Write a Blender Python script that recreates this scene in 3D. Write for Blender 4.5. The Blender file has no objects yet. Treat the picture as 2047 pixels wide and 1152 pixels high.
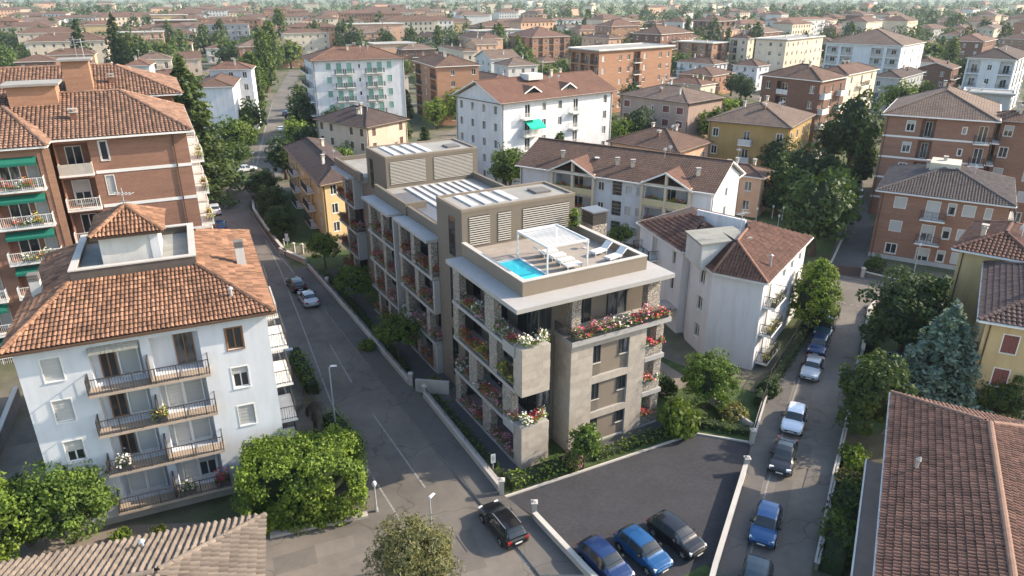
import bpy, math, random
import numpy as np
from mathutils import Vector, Matrix

# ------------------------------------------------------------------ scene, camera, light
RAD = math.radians
rnd = random.Random(11)
rng = np.random.default_rng(5)
S = bpy.context.scene
COL = S.collection

cam_d = bpy.data.cameras.new('camera')
cam_d.sensor_width = 36.0
cam_d.lens = 36.0 * 1416.0 / 2047.0
cam_d.clip_start = 0.5
cam_d.clip_end = 20000.0
cam = bpy.data.objects.new('camera', cam_d)
COL.objects.link(cam)
CAM = (0.0, 0.0, 30.0)
cam.location = CAM
cam.rotation_euler = (RAD(90 - 22.5), 0, 0)
S.camera = cam

SUN_AZ, SUN_EL = 12.0, 30.0          # degrees: azimuth from +X towards +Y, elevation
W = bpy.data.worlds.new('World')
S.world = W
W.use_nodes = True
wn = W.node_tree.nodes
wl = W.node_tree.links
for n in list(wn):
    wn.remove(n)
sky = wn.new('ShaderNodeTexSky')
sky.sky_type = 'NISHITA'
sky.sun_disc = False
sky.sun_elevation = RAD(SUN_EL)
sky.sun_rotation = RAD(90 - SUN_AZ)
sky.air_density = 1.2
sky.dust_density = 1.5
bg = wn.new('ShaderNodeBackground')
bg.inputs[1].default_value = 0.15
wo = wn.new('ShaderNodeOutputWorld')
wl.new(sky.outputs[0], bg.inputs[0])
wl.new(bg.outputs[0], wo.inputs[0])

sun_d = bpy.data.lights.new('sun', 'SUN')
sun_d.energy = 3.5
sun_d.angle = RAD(0.6)
sun_d.color = (1.0, 0.86, 0.68)
sun = bpy.data.objects.new('sun', sun_d)
COL.objects.link(sun)
sd = Vector((math.cos(RAD(SUN_AZ)) * math.cos(RAD(SUN_EL)), math.sin(RAD(SUN_AZ)) * math.cos(RAD(SUN_EL)), math.sin(RAD(SUN_EL))))
sun.rotation_euler = (-sd).to_track_quat('-Z', 'Y').to_euler()
sun.location = sd * 200

S.view_settings.view_transform = 'Standard'
S.view_settings.look = 'None'
S.view_settings.gamma = 1.0
S.view_settings.use_curve_mapping = False
S.view_settings.exposure = 1.28
S.render.engine = 'CYCLES'
S.cycles.use_denoising = True
S.cycles.max_bounces = 5
S.cycles.diffuse_bounces = 2
S.cycles.glossy_bounces = 2
S.cycles.transmission_bounces = 3
S.cycles.volume_bounces = 0
S.cycles.transparent_max_bounces = 6

# ------------------------------------------------------------------ materials
MATS = {}


def _new(name):
    m = bpy.data.materials.new(name)
    m.use_nodes = True
    nt = m.node_tree
    b = nt.nodes['Principled BSDF']
    return m, nt, b


def _mix(nt, fac, a, b, mode='MIX'):
    n = nt.nodes.new('ShaderNodeMix')
    n.data_type = 'RGBA'
    n.blend_type = mode
    for sock, v in ((n.inputs[0], fac), (n.inputs[6], a), (n.inputs[7], b)):
        if hasattr(v, 'links') or hasattr(v, 'is_linked'):
            nt.links.new(v, sock)
        elif isinstance(v, (int, float)):
            sock.default_value = v
        else:
            sock.default_value = (v[0], v[1], v[2], 1)
    return n.outputs[2]


def _noise(nt, scale, vec=None, detail=3, rough=0.6):
    n = nt.nodes.new('ShaderNodeTexNoise')
    n.inputs['Scale'].default_value = scale
    n.inputs['Detail'].default_value = detail
    n.inputs['Roughness'].default_value = rough
    if vec is not None:
        nt.links.new(vec, n.inputs['Vector'])
    return n.outputs[0]


def _ramp(nt, fac, lo, hi):
    n = nt.nodes.new('ShaderNodeMapRange')
    n.inputs[1].default_value = lo
    n.inputs[2].default_value = hi
    nt.links.new(fac, n.inputs[0])
    return n.outputs[0]


def _pos(nt, scale=None):
    g = nt.nodes.new('ShaderNodeNewGeometry')
    v = g.outputs['Position']
    if scale:
        m = nt.nodes.new('ShaderNodeMapping')
        m.inputs['Scale'].default_value = scale
        nt.links.new(v, m.inputs[0])
        v = m.outputs[0]
    return v


def _bump(nt, b, h, strength, dist=0.02):
    n = nt.nodes.new('ShaderNodeBump')
    n.inputs['Strength'].default_value = strength
    n.inputs['Distance'].default_value = dist
    nt.links.new(h, n.inputs['Height'])
    nt.links.new(n.outputs[0], b.inputs['Normal'])


def sc(c, k):
    return tuple(min(1.0, x * k) for x in c)


def mat(name, col, rough=0.8, var=0.15, scale=0.5, streak=0.0, bump=0.0, bscale=12.0, metal=0.0, spec=0.3, objvar=0.0, islvar=0.0):
    if name in MATS:
        return MATS[name]
    m, nt, b = _new(name)
    b.inputs['Roughness'].default_value = rough
    b.inputs['Metallic'].default_value = metal
    b.inputs['Specular IOR Level'].default_value = spec
    c = None
    if var > 0:
        f = _ramp(nt, _noise(nt, scale, _pos(nt), 4), 0.3, 0.7)
        c = _mix(nt, f, sc(col, 1 - var), sc(col, 1 + var * 0.6))
    if streak > 0:
        f2 = _ramp(nt, _noise(nt, 1.6, _pos(nt, (1, 1, 0.12)), 4, 0.7), 0.45, 0.8)
        k = 1 - streak
        c = _mix(nt, f2, c if c is not None else col, _mix(nt, 1.0, c if c is not None else col, (k, k * 0.98, k * 0.95), 'MULTIPLY'))
    if islvar > 0:
        g = nt.nodes.new('ShaderNodeNewGeometry')
        oi = nt.nodes.new('ShaderNodeObjectInfo')
        ad = nt.nodes.new('ShaderNodeMath')
        ad.operation = 'ADD'
        nt.links.new(g.outputs['Random Per Island'], ad.inputs[0])
        nt.links.new(oi.outputs['Random'], ad.inputs[1])
        fr = nt.nodes.new('ShaderNodeMath')
        fr.operation = 'FRACT'
        nt.links.new(ad.outputs[0], fr.inputs[0])
        base = c if c is not None else col
        lo = _mix(nt, 1.0, base, (1 - islvar,) * 3, 'MULTIPLY')
        hi = _mix(nt, 1.0, base, (1 + islvar * 0.7, 1 + islvar * 0.6, 1 + islvar * 0.5), 'MULTIPLY')
        c = _mix(nt, fr.outputs[0], lo, hi)
    if objvar > 0:
        oi = nt.nodes.new('ShaderNodeObjectInfo')
        base = c if c is not None else col
        c = _mix(nt, oi.outputs['Random'], _mix(nt, 1.0, base, (1 - objvar,) * 3, 'MULTIPLY'), base)
    if c is None:
        b.inputs['Base Color'].default_value = (*col, 1)
    else:
        nt.links.new(c, b.inputs['Base Color'])
    if bump > 0:
        _bump(nt, b, _noise(nt, bscale, _pos(nt), 3), bump)
    MATS[name] = m
    return m


def uvnode(nt):
    return nt.nodes.new('ShaderNodeUVMap').outputs[0]


def roofmat(name, c1, c2, w=0.3, h=0.4, gap=0.05, dirt=0.35):
    """far/mid tiled roofs: rows of tiles by UV in metres"""
    if name in MATS:
        return MATS[name]
    m, nt, b = _new(name)
    b.inputs['Roughness'].default_value = 0.9
    b.inputs['Specular IOR Level'].default_value = 0.2
    uv = uvnode(nt)
    br = nt.nodes.new('ShaderNodeTexBrick')
    nt.links.new(uv, br.inputs['Vector'])
    br.offset = 0.0
    br.inputs['Color1'].default_value = (*c1, 1)
    br.inputs['Color2'].default_value = (*c2, 1)
    br.inputs['Mortar'].default_value = (*sc(c1, 0.3), 1)  # dark lines stand for the tiles' shadow lines, painted into the colour
    br.inputs['Scale'].default_value = 1.0
    br.inputs['Brick Width'].default_value = w
    br.inputs['Row Height'].default_value = h
    br.inputs['Mortar Size'].default_value = gap
    br.inputs['Mortar Smooth'].default_value = 0.6
    big = _ramp(nt, _noise(nt, 0.35, _pos(nt), 5, 0.7), 0.35, 0.75)
    c = _mix(nt, big, br.outputs[0], _mix(nt, 1.0, br.outputs[0], (1 - dirt, 1 - dirt, 1 - dirt * 0.8), 'MULTIPLY'))
    fine = _ramp(nt, _noise(nt, 3.0, _pos(nt), 3, 0.7), 0.3, 0.7)
    c = _mix(nt, fine, c, _mix(nt, 1.0, c, (1.2, 1.12, 1.05), 'MULTIPLY'))
    nt.links.new(c, b.inputs['Base Color'])
    inv = nt.nodes.new('ShaderNodeMath')
    inv.operation = 'SUBTRACT'
    inv.inputs[0].default_value = 1.0
    nt.links.new(br.outputs['Fac'], inv.inputs[1])
    _bump(nt, b, inv.outputs[0], 0.6, 0.05)
    MATS[name] = m
    return m


def brickmat(name, c1, c2, w=0.26, h=0.075, gap=0.008, mort=0.6):
    if name in MATS:
        return MATS[name]
    m, nt, b = _new(name)
    b.inputs['Roughness'].default_value = 0.9
    b.inputs['Specular IOR Level'].default_value = 0.2
    br = nt.nodes.new('ShaderNodeTexBrick')
    nt.links.new(uvnode(nt), br.inputs['Vector'])
    br.inputs['Color1'].default_value = (*c1, 1)
    br.inputs['Color2'].default_value = (*c2, 1)
    br.inputs['Mortar'].default_value = (*sc(c1, mort), 1)
    br.inputs['Scale'].default_value = 1.0
    br.inputs['Brick Width'].default_value = w
    br.inputs['Row Height'].default_value = h
    br.inputs['Mortar Size'].default_value = gap
    f = _ramp(nt, _noise(nt, 0.9, _pos(nt, (0.3, 0.3, 2.2)), 5, 0.7), 0.3, 0.75)
    c = _mix(nt, f, br.outputs[0], _mix(nt, 1.0, br.outputs[0], (0.74, 0.72, 0.72), 'MULTIPLY'))
    nt.links.new(c, b.inputs['Base Color'])
    MATS[name] = m
    return m


def stonemat(name, base, dark, scale=3.2):
    """irregular pale stones in dark joints (clad pillars)"""
    if name in MATS:
        return MATS[name]
    m, nt, b = _new(name)
    b.inputs['Roughness'].default_value = 0.9
    v = nt.nodes.new('ShaderNodeTexVoronoi')
    v.feature = 'DISTANCE_TO_EDGE'
    v.inputs['Scale'].default_value = scale
    p = _pos(nt, (1, 1, 1.5))
    nt.links.new(p, v.inputs['Vector'])
    v2 = nt.nodes.new('ShaderNodeTexVoronoi')
    v2.inputs['Scale'].default_value = scale
    nt.links.new(p, v2.inputs['Vector'])
    edge = _ramp(nt, v.outputs[0], 0.02, 0.12)
    bw = nt.nodes.new('ShaderNodeRGBToBW')
    nt.links.new(v2.outputs['Color'], bw.inputs[0])
    st = _mix(nt, bw.outputs[0], sc(base, 0.65), sc(base, 1.2))
    c = _mix(nt, edge, dark, st)
    nt.links.new(c, b.inputs['Base Color'])
    _bump(nt, b, edge, 0.8, 0.05)
    MATS[name] = m
    return m


def glassmat(name, col, rough=0.06, var=0.0):
    if name in MATS:
        return MATS[name]
    m, nt, b = _new(name)
    b.inputs['Roughness'].default_value = rough
    b.inputs['Specular IOR Level'].default_value = 0.7
    if var:
        oi = nt.nodes.new('ShaderNodeObjectInfo')
        f = _ramp(nt, oi.outputs['Random'], 0.55, 1.0)
        nz = _ramp(nt, _noise(nt, 2.5, _pos(nt, (1, 1, 0.3)), 2), 0.4, 0.6)
        mm = nt.nodes.new('ShaderNodeMath')
        mm.operation = 'MULTIPLY'
        nt.links.new(f, mm.inputs[0])
        nt.links.new(nz, mm.inputs[1])
        nt.links.new(_mix(nt, mm.outputs[0], col, (var, var * 0.97, var * 0.9)), b.inputs['Base Color'])
    else:
        b.inputs['Base Color'].default_value = (*col, 1)
    MATS[name] = m
    return m


def leafmat(name, c1, c2, objvar=0.3, trans=0.25):
    if name in MATS:
        return MATS[name]
    m, nt, b = _new(name)
    b.inputs['Roughness'].default_value = 0.6
    b.inputs['Specular IOR Level'].default_value = 0.25
    g = nt.nodes.new('ShaderNodeNewGeometry')
    oi = nt.nodes.new('ShaderNodeObjectInfo')
    c = _mix(nt, g.outputs['Random Per Island'], c1, c2)
    cl = _ramp(nt, _noise(nt, 1.3, _pos(nt), 2), 0.35, 0.65)
    c = _mix(nt, cl, _mix(nt, 1.0, c, (0.74, 0.78, 0.88), 'MULTIPLY'), _mix(nt, 1.0, c, (1.25, 1.18, 1.0), 'MULTIPLY'))
    if objvar:
        c = _mix(nt, oi.outputs['Random'], _mix(nt, 1.0, c, (1 - objvar, 1 - objvar * 0.8, 1 - objvar * 0.3), 'MULTIPLY'), _mix(nt, 1.0, c, (1.15, 1.1, 0.9), 'MULTIPLY'))
    nt.links.new(c, b.inputs['Base Color'])
    t = nt.nodes.new('ShaderNodeBsdfTranslucent')
    nt.links.new(_mix(nt, 1.0, c, (1.5, 1.5, 0.7), 'MULTIPLY'), t.inputs[0])
    mx = nt.nodes.new('ShaderNodeMixShader')
    mx.inputs[0].default_value = trans
    nt.links.new(b.outputs[0], mx.inputs[1])
    nt.links.new(t.outputs[0], mx.inputs[2])
    nt.links.new(mx.outputs[0], nt.nodes['Material Output'].inputs[0])
    MATS[name] = m
    return m


def asphaltmat(name, col, crack=0.28, patch=0.22):
    m, nt, b = _new(name)
    b.inputs['Roughness'].default_value = 0.9
    b.inputs['Specular IOR Level'].default_value = 0.3
    big = _ramp(nt, _noise(nt, 0.12, _pos(nt), 4, 0.6), 0.35, 0.65)
    c = _mix(nt, big, sc(col, 1 - patch), sc(col, 1 + patch * 0.5))
    mid = _ramp(nt, _noise(nt, 1.1, _pos(nt), 5, 0.75), 0.45, 0.8)
    c = _mix(nt, mid, c, _mix(nt, 1.0, c, (0.78, 0.78, 0.8), 'MULTIPLY'))
    v = nt.nodes.new('ShaderNodeTexVoronoi')
    v.feature = 'DISTANCE_TO_EDGE'
    v.inputs['Scale'].default_value = 0.16
    wv = nt.nodes.new('ShaderNodeVectorMath')
    wv.operation = 'ADD'
    nz = nt.nodes.new('ShaderNodeTexNoise')
    nz.inputs['Scale'].default_value = 0.5
    nt.links.new(_pos(nt), nz.inputs['Vector'])
    nt.links.new(_pos(nt), wv.inputs[0])
    sv = nt.nodes.new('ShaderNodeVectorMath')
    sv.operation = 'SCALE'
    sv.inputs['Scale'].default_value = 2.5
    nt.links.new(nz.outputs[1], sv.inputs[0])
    nt.links.new(sv.outputs[0], wv.inputs[1])
    nt.links.new(wv.outputs[0], v.inputs['Vector'])
    cr = _ramp(nt, v.outputs[0], 0.0, 0.012)
    k = 1 - crack
    c = _mix(nt, cr, _mix(nt, 1.0, c, (k, k, k), 'MULTIPLY'), c)
    fine = _noise(nt, 40, _pos(nt), 2)
    c = _mix(nt, fine, _mix(nt, 1.0, c, (0.85,) * 3, 'MULTIPLY'), _mix(nt, 1.0, c, (1.12,) * 3, 'MULTIPLY'))
    nt.links.new(c, b.inputs['Base Color'])
    _bump(nt, b, fine, 0.3, 0.01)
    MATS[name] = m
    return m


# plaster / wall
WHITE = mat('plaster_white', (0.60, 0.61, 0.63), 0.85, 0.10, 0.35, 0.22, 0.15, 25)
WHITE2 = mat('plaster_offwhite', (0.56, 0.55, 0.525), 0.85, 0.10, 0.35, 0.22, 0.15, 25)
CREAM = mat('plaster_cream', (0.62, 0.52, 0.40), 0.85, 0.1, 0.35, 0.15)
PEACH = mat('plaster_peach', (0.58, 0.36, 0.24), 0.85, 0.1, 0.35, 0.15)
YELLOW = mat('plaster_yellow', (0.52, 0.39, 0.205), 0.85, 0.1, 0.3, 0.2)
OCHRE = mat('plaster_ochre', (0.38, 0.255, 0.10), 0.85, 0.1, 0.3, 0.2)
BEIGE = mat('plaster_beige', (0.58, 0.46, 0.36), 0.85, 0.1, 0.3, 0.2)
PINKP = mat('plaster_pink', (0.40, 0.29, 0.24), 0.85, 0.1, 0.3, 0.2)
GREYP = mat('plaster_grey', (0.42, 0.42, 0.42), 0.85, 0.1, 0.3, 0.2)
BRICKR = brickmat('brick_red', (0.36, 0.20, 0.14), (0.30, 0.165, 0.115))
BRICKO = brickmat('brick_orange', (0.44, 0.25, 0.16), (0.37, 0.205, 0.13))
BRICKB = brickmat('brick_brown', (0.23, 0.13, 0.095), (0.19, 0.105, 0.075))
# roofs
ROOF_OR = roofmat('roof_orange', (0.29, 0.16, 0.10), (0.22, 0.12, 0.078))
ROOF_RED = roofmat('roof_red', (0.215, 0.128, 0.094), (0.16, 0.096, 0.072))
ROOF_BR = roofmat('roof_brown', (0.185, 0.118, 0.088), (0.135, 0.088, 0.066))
ROOF_DK = roofmat('roof_dark', (0.115, 0.085, 0.075), (0.085, 0.065, 0.06))
ROOF_GY = roofmat('roof_greybrown', (0.22, 0.165, 0.13), (0.16, 0.12, 0.1))
ROOF_SH = roofmat('roof_smooth_brown', (0.15, 0.085, 0.062), (0.14, 0.078, 0.058), 0.5, 0.5, 0.015)
TILE_OR = mat('tile_orange', (0.265, 0.145, 0.09), 0.85, 0.4, 0.8, 0, 0, 12, islvar=0.45)
TILE_LB = mat('tile_terracotta', (0.25, 0.15, 0.105), 0.88, 0.2, 0.9, 0, 0, 12, islvar=0.42)
TILE_RR = mat('tile_dull_red', (0.18, 0.098, 0.072), 0.88, 0.28, 0.8, 0, 0, 12, islvar=0.36)
TILE_GR = mat('tile_greybeige', (0.20, 0.162, 0.13), 0.9, 0.25, 0.8, 0, 0, 12, islvar=0.2)
TILE_WH = mat('tile_brown', (0.155, 0.082, 0.06), 0.88, 0.2, 0.9, 0, 0, 12, islvar=0.32)
TILE_DK = mat('tile_charcoal', (0.115, 0.095, 0.09), 0.88, 0.2, 0.9, 0, 0, 12, islvar=0.3)
UNDER = mat('roof_underlay', (0.06, 0.034, 0.026), 0.9, 0.2, 1.0)
UNDERG = mat('roof_underlay_grey', (0.12, 0.09, 0.07), 0.9, 0.2, 1.0)
SLABG = mat('roof_concrete', (0.28, 0.265, 0.24), 0.9, 0.2, 0.5, 0, 0.2, 8)
# trims
TRIMW = mat('trim_white', (0.72, 0.70, 0.66), 0.7, 0.08, 1.0)
TRIMB = mat('trim_brown', (0.10, 0.06, 0.04), 0.6, 0.1, 1.0)
DARK = mat('metal_dark', (0.05, 0.045, 0.045), 0.5, 0.1, 1.0, spec=0.5)
GREYM = mat('metal_grey', (0.42, 0.43, 0.44), 0.45, 0.1, 1.0, metal=0.3, spec=0.5)
CONC = mat('concrete', (0.42, 0.39, 0.35), 0.9, 0.18, 0.8, 0.15, 0.2, 20)
CONCD = mat('concrete_dark', (0.16, 0.15, 0.14), 0.9, 0.2, 0.8, 0.1, 0.2, 20)
SLABT = mat('balcony_tan', (0.40, 0.32, 0.25), 0.85, 0.15, 1.0)
SHUT = mat('roller_shutter', (0.50, 0.49, 0.47), 0.7, 0.06, 0.5, objvar=0.25)
SHUTG = mat('shutter_green', (0.22, 0.40, 0.33), 0.6, 0.1, 1.0, objvar=0.25)
SHUTB = mat('shutter_brown', (0.16, 0.085, 0.05), 0.6, 0.15, 1.0, objvar=0.25)
SHUTM = mat('shutter_maroon', (0.20, 0.07, 0.06), 0.6, 0.15, 1.0, objvar=0.25)
WOODF = mat('wood_frame', (0.24, 0.12, 0.055), 0.6, 0.15, 2.0)
GLASS = glassmat('window_glass', (0.025, 0.03, 0.035), 0.08, 0.35)
GLASSD = glassmat('window_glass_dark', (0.015, 0.018, 0.02), 0.05, 0.12)
AWN_G = mat('awning_green', (0.012, 0.13, 0.09), 0.8, 0.08, 1.0)
AWN_T = mat('awning_teal', (0.01, 0.42, 0.30), 0.75, 0.05, 1.0)
TAUPE = mat('taupe_render', (0.165, 0.14, 0.112), 0.85, 0.06, 0.5, 0.08, 0.1, 30)
TAUPEL = mat('taupe_panel', (0.215, 0.175, 0.135), 0.8, 0.06, 0.5, 0.05)
LIGHTR = mat('pale_render', (0.36, 0.345, 0.33), 0.85, 0.06, 0.5, 0.08)
TRAV = mat('travertine', (0.43, 0.375, 0.315), 0.6, 0.13, 2.2, 0, 0.1, 6, objvar=0.14)
CAPST = mat('coping_stone', (0.46, 0.43, 0.39), 0.8, 0.1, 0.8)
STONE = stonemat('stone_cladding', (0.44, 0.39, 0.33), (0.13, 0.11, 0.095), 5.5)
DECK = mat('terrace_paving', (0.34, 0.30, 0.26), 0.8, 0.08, 0.8, objvar=0.15)
POOLW = glassmat('pool_water', (0.015, 0.58, 0.68), 0.03)
LOUV = mat('louvre_slat', (0.50, 0.47, 0.42), 0.6, 0.05, 1.0)
BLACK = mat('black_gap', (0.012, 0.011, 0.01), 0.9, 0)
SOLAR = mat('white_membrane_strip', (0.50, 0.50, 0.50), 0.5, 0.08, 2.0)
PVG = mat('roof_panel_grey', (0.13, 0.135, 0.15), 0.4, 0.1, 1.0, spec=0.5)
FABRIC = mat('white_fabric', (0.62, 0.61, 0.59), 0.8, 0.04, 2.0)
WMET = mat('white_metal', (0.60, 0.60, 0.60), 0.4, 0.03, 1.0, spec=0.5)
# ground
ASPH = asphaltmat('asphalt', (0.165, 0.146, 0.125), 0.35, 0.3)
ASPH2 = asphaltmat('asphalt_footway', (0.125, 0.115, 0.105), 0.3, 0.2)
PAVD = brickmat('dark_pavers', (0.060, 0.060, 0.066), (0.048, 0.048, 0.053), 0.2, 0.1, 0.006, 0.7)  # dark grey pavers, darkened further to paint in the shade on the court
PATHM = mat('dark_path', (0.07, 0.068, 0.072), 0.85, 0.15, 1.0)
KERB = mat('kerb_stone', (0.30, 0.28, 0.26), 0.85, 0.15, 1.5)
LINE = mat('road_paint', (0.27, 0.26, 0.245), 0.8, 0.45, 5.0)
GRASS = mat('lawn_grass', (0.055, 0.085, 0.025), 0.95, 0.4, 1.5, 0, 0.6, 14)
YARD = mat('yard_paving', (0.20, 0.17, 0.14), 0.9, 0.25, 0.5, 0, 0.2, 10)
WOODD = mat('bark', (0.10, 0.07, 0.05), 0.95, 0.3, 3.0, 0, 0.6, 20)
# foliage
LEAF_A = leafmat('leaf_bright', (0.09, 0.15, 0.02), (0.185, 0.26, 0.042))
LEAF_B = leafmat('leaf_mid', (0.065, 0.11, 0.022), (0.13, 0.18, 0.038))
LEAF_C = leafmat('leaf_dark', (0.032, 0.06, 0.02), (0.07, 0.11, 0.03))
LEAF_D = leafmat('leaf_conifer', (0.05, 0.085, 0.03), (0.11, 0.15, 0.05))
LEAF_E = leafmat('leaf_blue', (0.085, 0.135, 0.135), (0.19, 0.26, 0.245))
LEAF_F = leafmat('leaf_dry', (0.12, 0.125, 0.04), (0.25, 0.235, 0.105))
LEAF_G = leafmat('leaf_hedge', (0.08, 0.14, 0.02), (0.16, 0.23, 0.035))
LEAF_P = leafmat('leaf_palm', (0.05, 0.05, 0.03), (0.12, 0.105, 0.07))
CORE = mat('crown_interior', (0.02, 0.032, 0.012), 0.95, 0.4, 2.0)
FL_R = mat('blossom_red', (0.60, 0.05, 0.09), 0.7, 0, islvar=0.45)
FL_P = mat('blossom_pink', (0.62, 0.24, 0.34), 0.7, 0, islvar=0.3)
FL_W = mat('blossom_white', (0.75, 0.70, 0.62), 0.7, 0, islvar=0.15)
FL_Y = mat('blossom_yellow', (0.60, 0.45, 0.10), 0.7, 0, islvar=0.3)

# ------------------------------------------------------------------ mesh helpers
class MB:
    def __init__(self):
        self.v, self.f, self.m, self.uv = [], [], [], []

    def poly(self, pts, mi=0, uv=None):
        i = len(self.v)
        self.v += [tuple(p) for p in pts]
        self.f.append(tuple(range(i, i + len(pts))))
        self.m.append(mi)
        if uv is None:
            p0 = Vector(pts[0])
            e = (Vector(pts[1]) - p0)
            if e.length < 1e-6:
                e = Vector((1, 0, 0))
            e.normalize()
            n = e.cross(Vector(pts[-1]) - p0)
            if n.length < 1e-6:
                n = Vector((0, 0, 1))
            s = n.normalized().cross(e)
            uv = [((Vector(p) - p0).dot(e), (Vector(p) - p0).dot(s)) for p in pts]
        self.uv.append(uv)

    def hexa(self, c, mi=0):
        """8 corners: bottom 0-3 (ccw), top 4-7"""
        for q in ((3, 2, 1, 0), (4, 5, 6, 7), (0, 1, 5, 4), (1, 2, 6, 5), (2, 3, 7, 6), (3, 0, 4, 7)):
            self.poly([c[k] for k in q], mi)

    def box(self, x0, x1, y0, y1, z0, z1, mi=0, T=None):
        c = [(x0, y0, z0), (x1, y0, z0), (x1, y1, z0), (x0, y1, z0), (x0, y0, z1), (x1, y0, z1), (x1, y1, z1), (x0, y1, z1)]
        if T:
            c = [T(*p) for p in c]
        self.hexa(c, mi)

    def beam(self, p, q, w, h, mi=0, up=(0, 0, 1)):
        p, q = Vector(p), Vector(q)
        d = (q - p).normalized()
        u = Vector(up)
        s = d.cross(u)
        if s.length < 1e-4:
            s = d.cross(Vector((1, 0, 0)))
        s.normalize()
        n = s.cross(d)
        s *= w / 2
        n *= h / 2
        self.hexa([p - s - n, q - s - n, q + s - n, p + s - n, p - s + n, q - s + n, q + s + n, p + s + n], mi)

    def tube(self, pts, rad, n=8, mi=0, cap=True):
        rings = []
        for i, p in enumerate(pts):
            p = Vector(p)
            a = Vector(pts[max(0, i - 1)])
            b = Vector(pts[min(len(pts) - 1, i + 1)])
            d = (b - a).normalized()
            s = d.cross(Vector((0, 0, 1)))
            if s.length < 1e-3:
                s = Vector((1, 0, 0))
            s.normalize()
            t = s.cross(d)
            r = rad[i] if isinstance(rad, (list, tuple)) else rad
            rings.append([p + (s * math.cos(2 * math.pi * k / n) + t * math.sin(2 * math.pi * k / n)) * r for k in range(n)])
        for i in range(len(rings) - 1):
            for k in range(n):
                self.poly([rings[i][k], rings[i + 1][k], rings[i + 1][(k + 1) % n], rings[i][(k + 1) % n]], mi, [(0, 0)] * 4)
        if cap:
            self.poly(rings[-1], mi, [(0, 0)] * n)
            self.poly(rings[0][::-1], mi, [(0, 0)] * n)

    def mesh(self, name, mats, smooth=False):
        me = bpy.data.meshes.new(name)
        me.from_pydata(self.v, [], self.f)
        for m in (mats if isinstance(mats, (list, tuple)) else [mats]):
            me.materials.append(m)
        me.polygons.foreach_set('material_index', self.m)
        ul = me.uv_layers.new(name='UVMap')
        flat = [c for u in self.uv for p in u for c in p]
        ul.data.foreach_set('uv', flat)
        if smooth:
            me.polygons.foreach_set('use_smooth', [True] * len(self.f))
        me.update()
        return me


def ob(name, me, parent=None, loc=(0, 0, 0), rz=0.0, rot=None):
    o = bpy.data.objects.new(name, me)
    COL.objects.link(o)
    o.location = loc
    if rz:
        o.rotation_euler = (0, 0, rz)
    if rot is not None:
        o.rotation_euler = rot
    if parent is not None:
        o.parent = parent
    return o


def tag(o, label=None, cat=None, group=None, kind=None):
    if label:
        o['label'] = label
    if cat:
        o['category'] = cat
    if group:
        o['group'] = group
    if kind:
        o['kind'] = kind
    return o


def thing(name, loc, label, cat, group=None, rz=0.0):
    return tag(ob(name, None, None, loc, rz), label, cat, group)


def quads(name, V, mats, mi=None, tri=False):
    """V: (N,4,3) array -> mesh of N separate leaf faces"""
    n, k = V.shape[0], V.shape[1]
    me = bpy.data.meshes.new(name)
    me.vertices.add(n * k)
    me.vertices.foreach_set('co', V.reshape(-1).astype(np.float32))
    me.loops.add(n * k)
    me.loops.foreach_set('vertex_index', np.arange(n * k, dtype=np.int32))
    me.polygons.add(n)
    me.polygons.foreach_set('loop_start', np.arange(0, n * k, k, dtype=np.int32))
    me.polygons.foreach_set('loop_total', np.full(n, k, dtype=np.int32))
    for m in mats:
        me.materials.append(m)
    if mi is not None:
        me.polygons.foreach_set('material_index', mi.astype(np.int32))
    me.update()
    me.validate()
    return me


FOOT = []          # footprints of everything solid, for placing trees and far houses


def unit(deg):
    return (math.cos(RAD(deg)), math.sin(RAD(deg)))


# ------------------------------------------------------------------ windows, doors, balconies
WCACHE = {}


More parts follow.
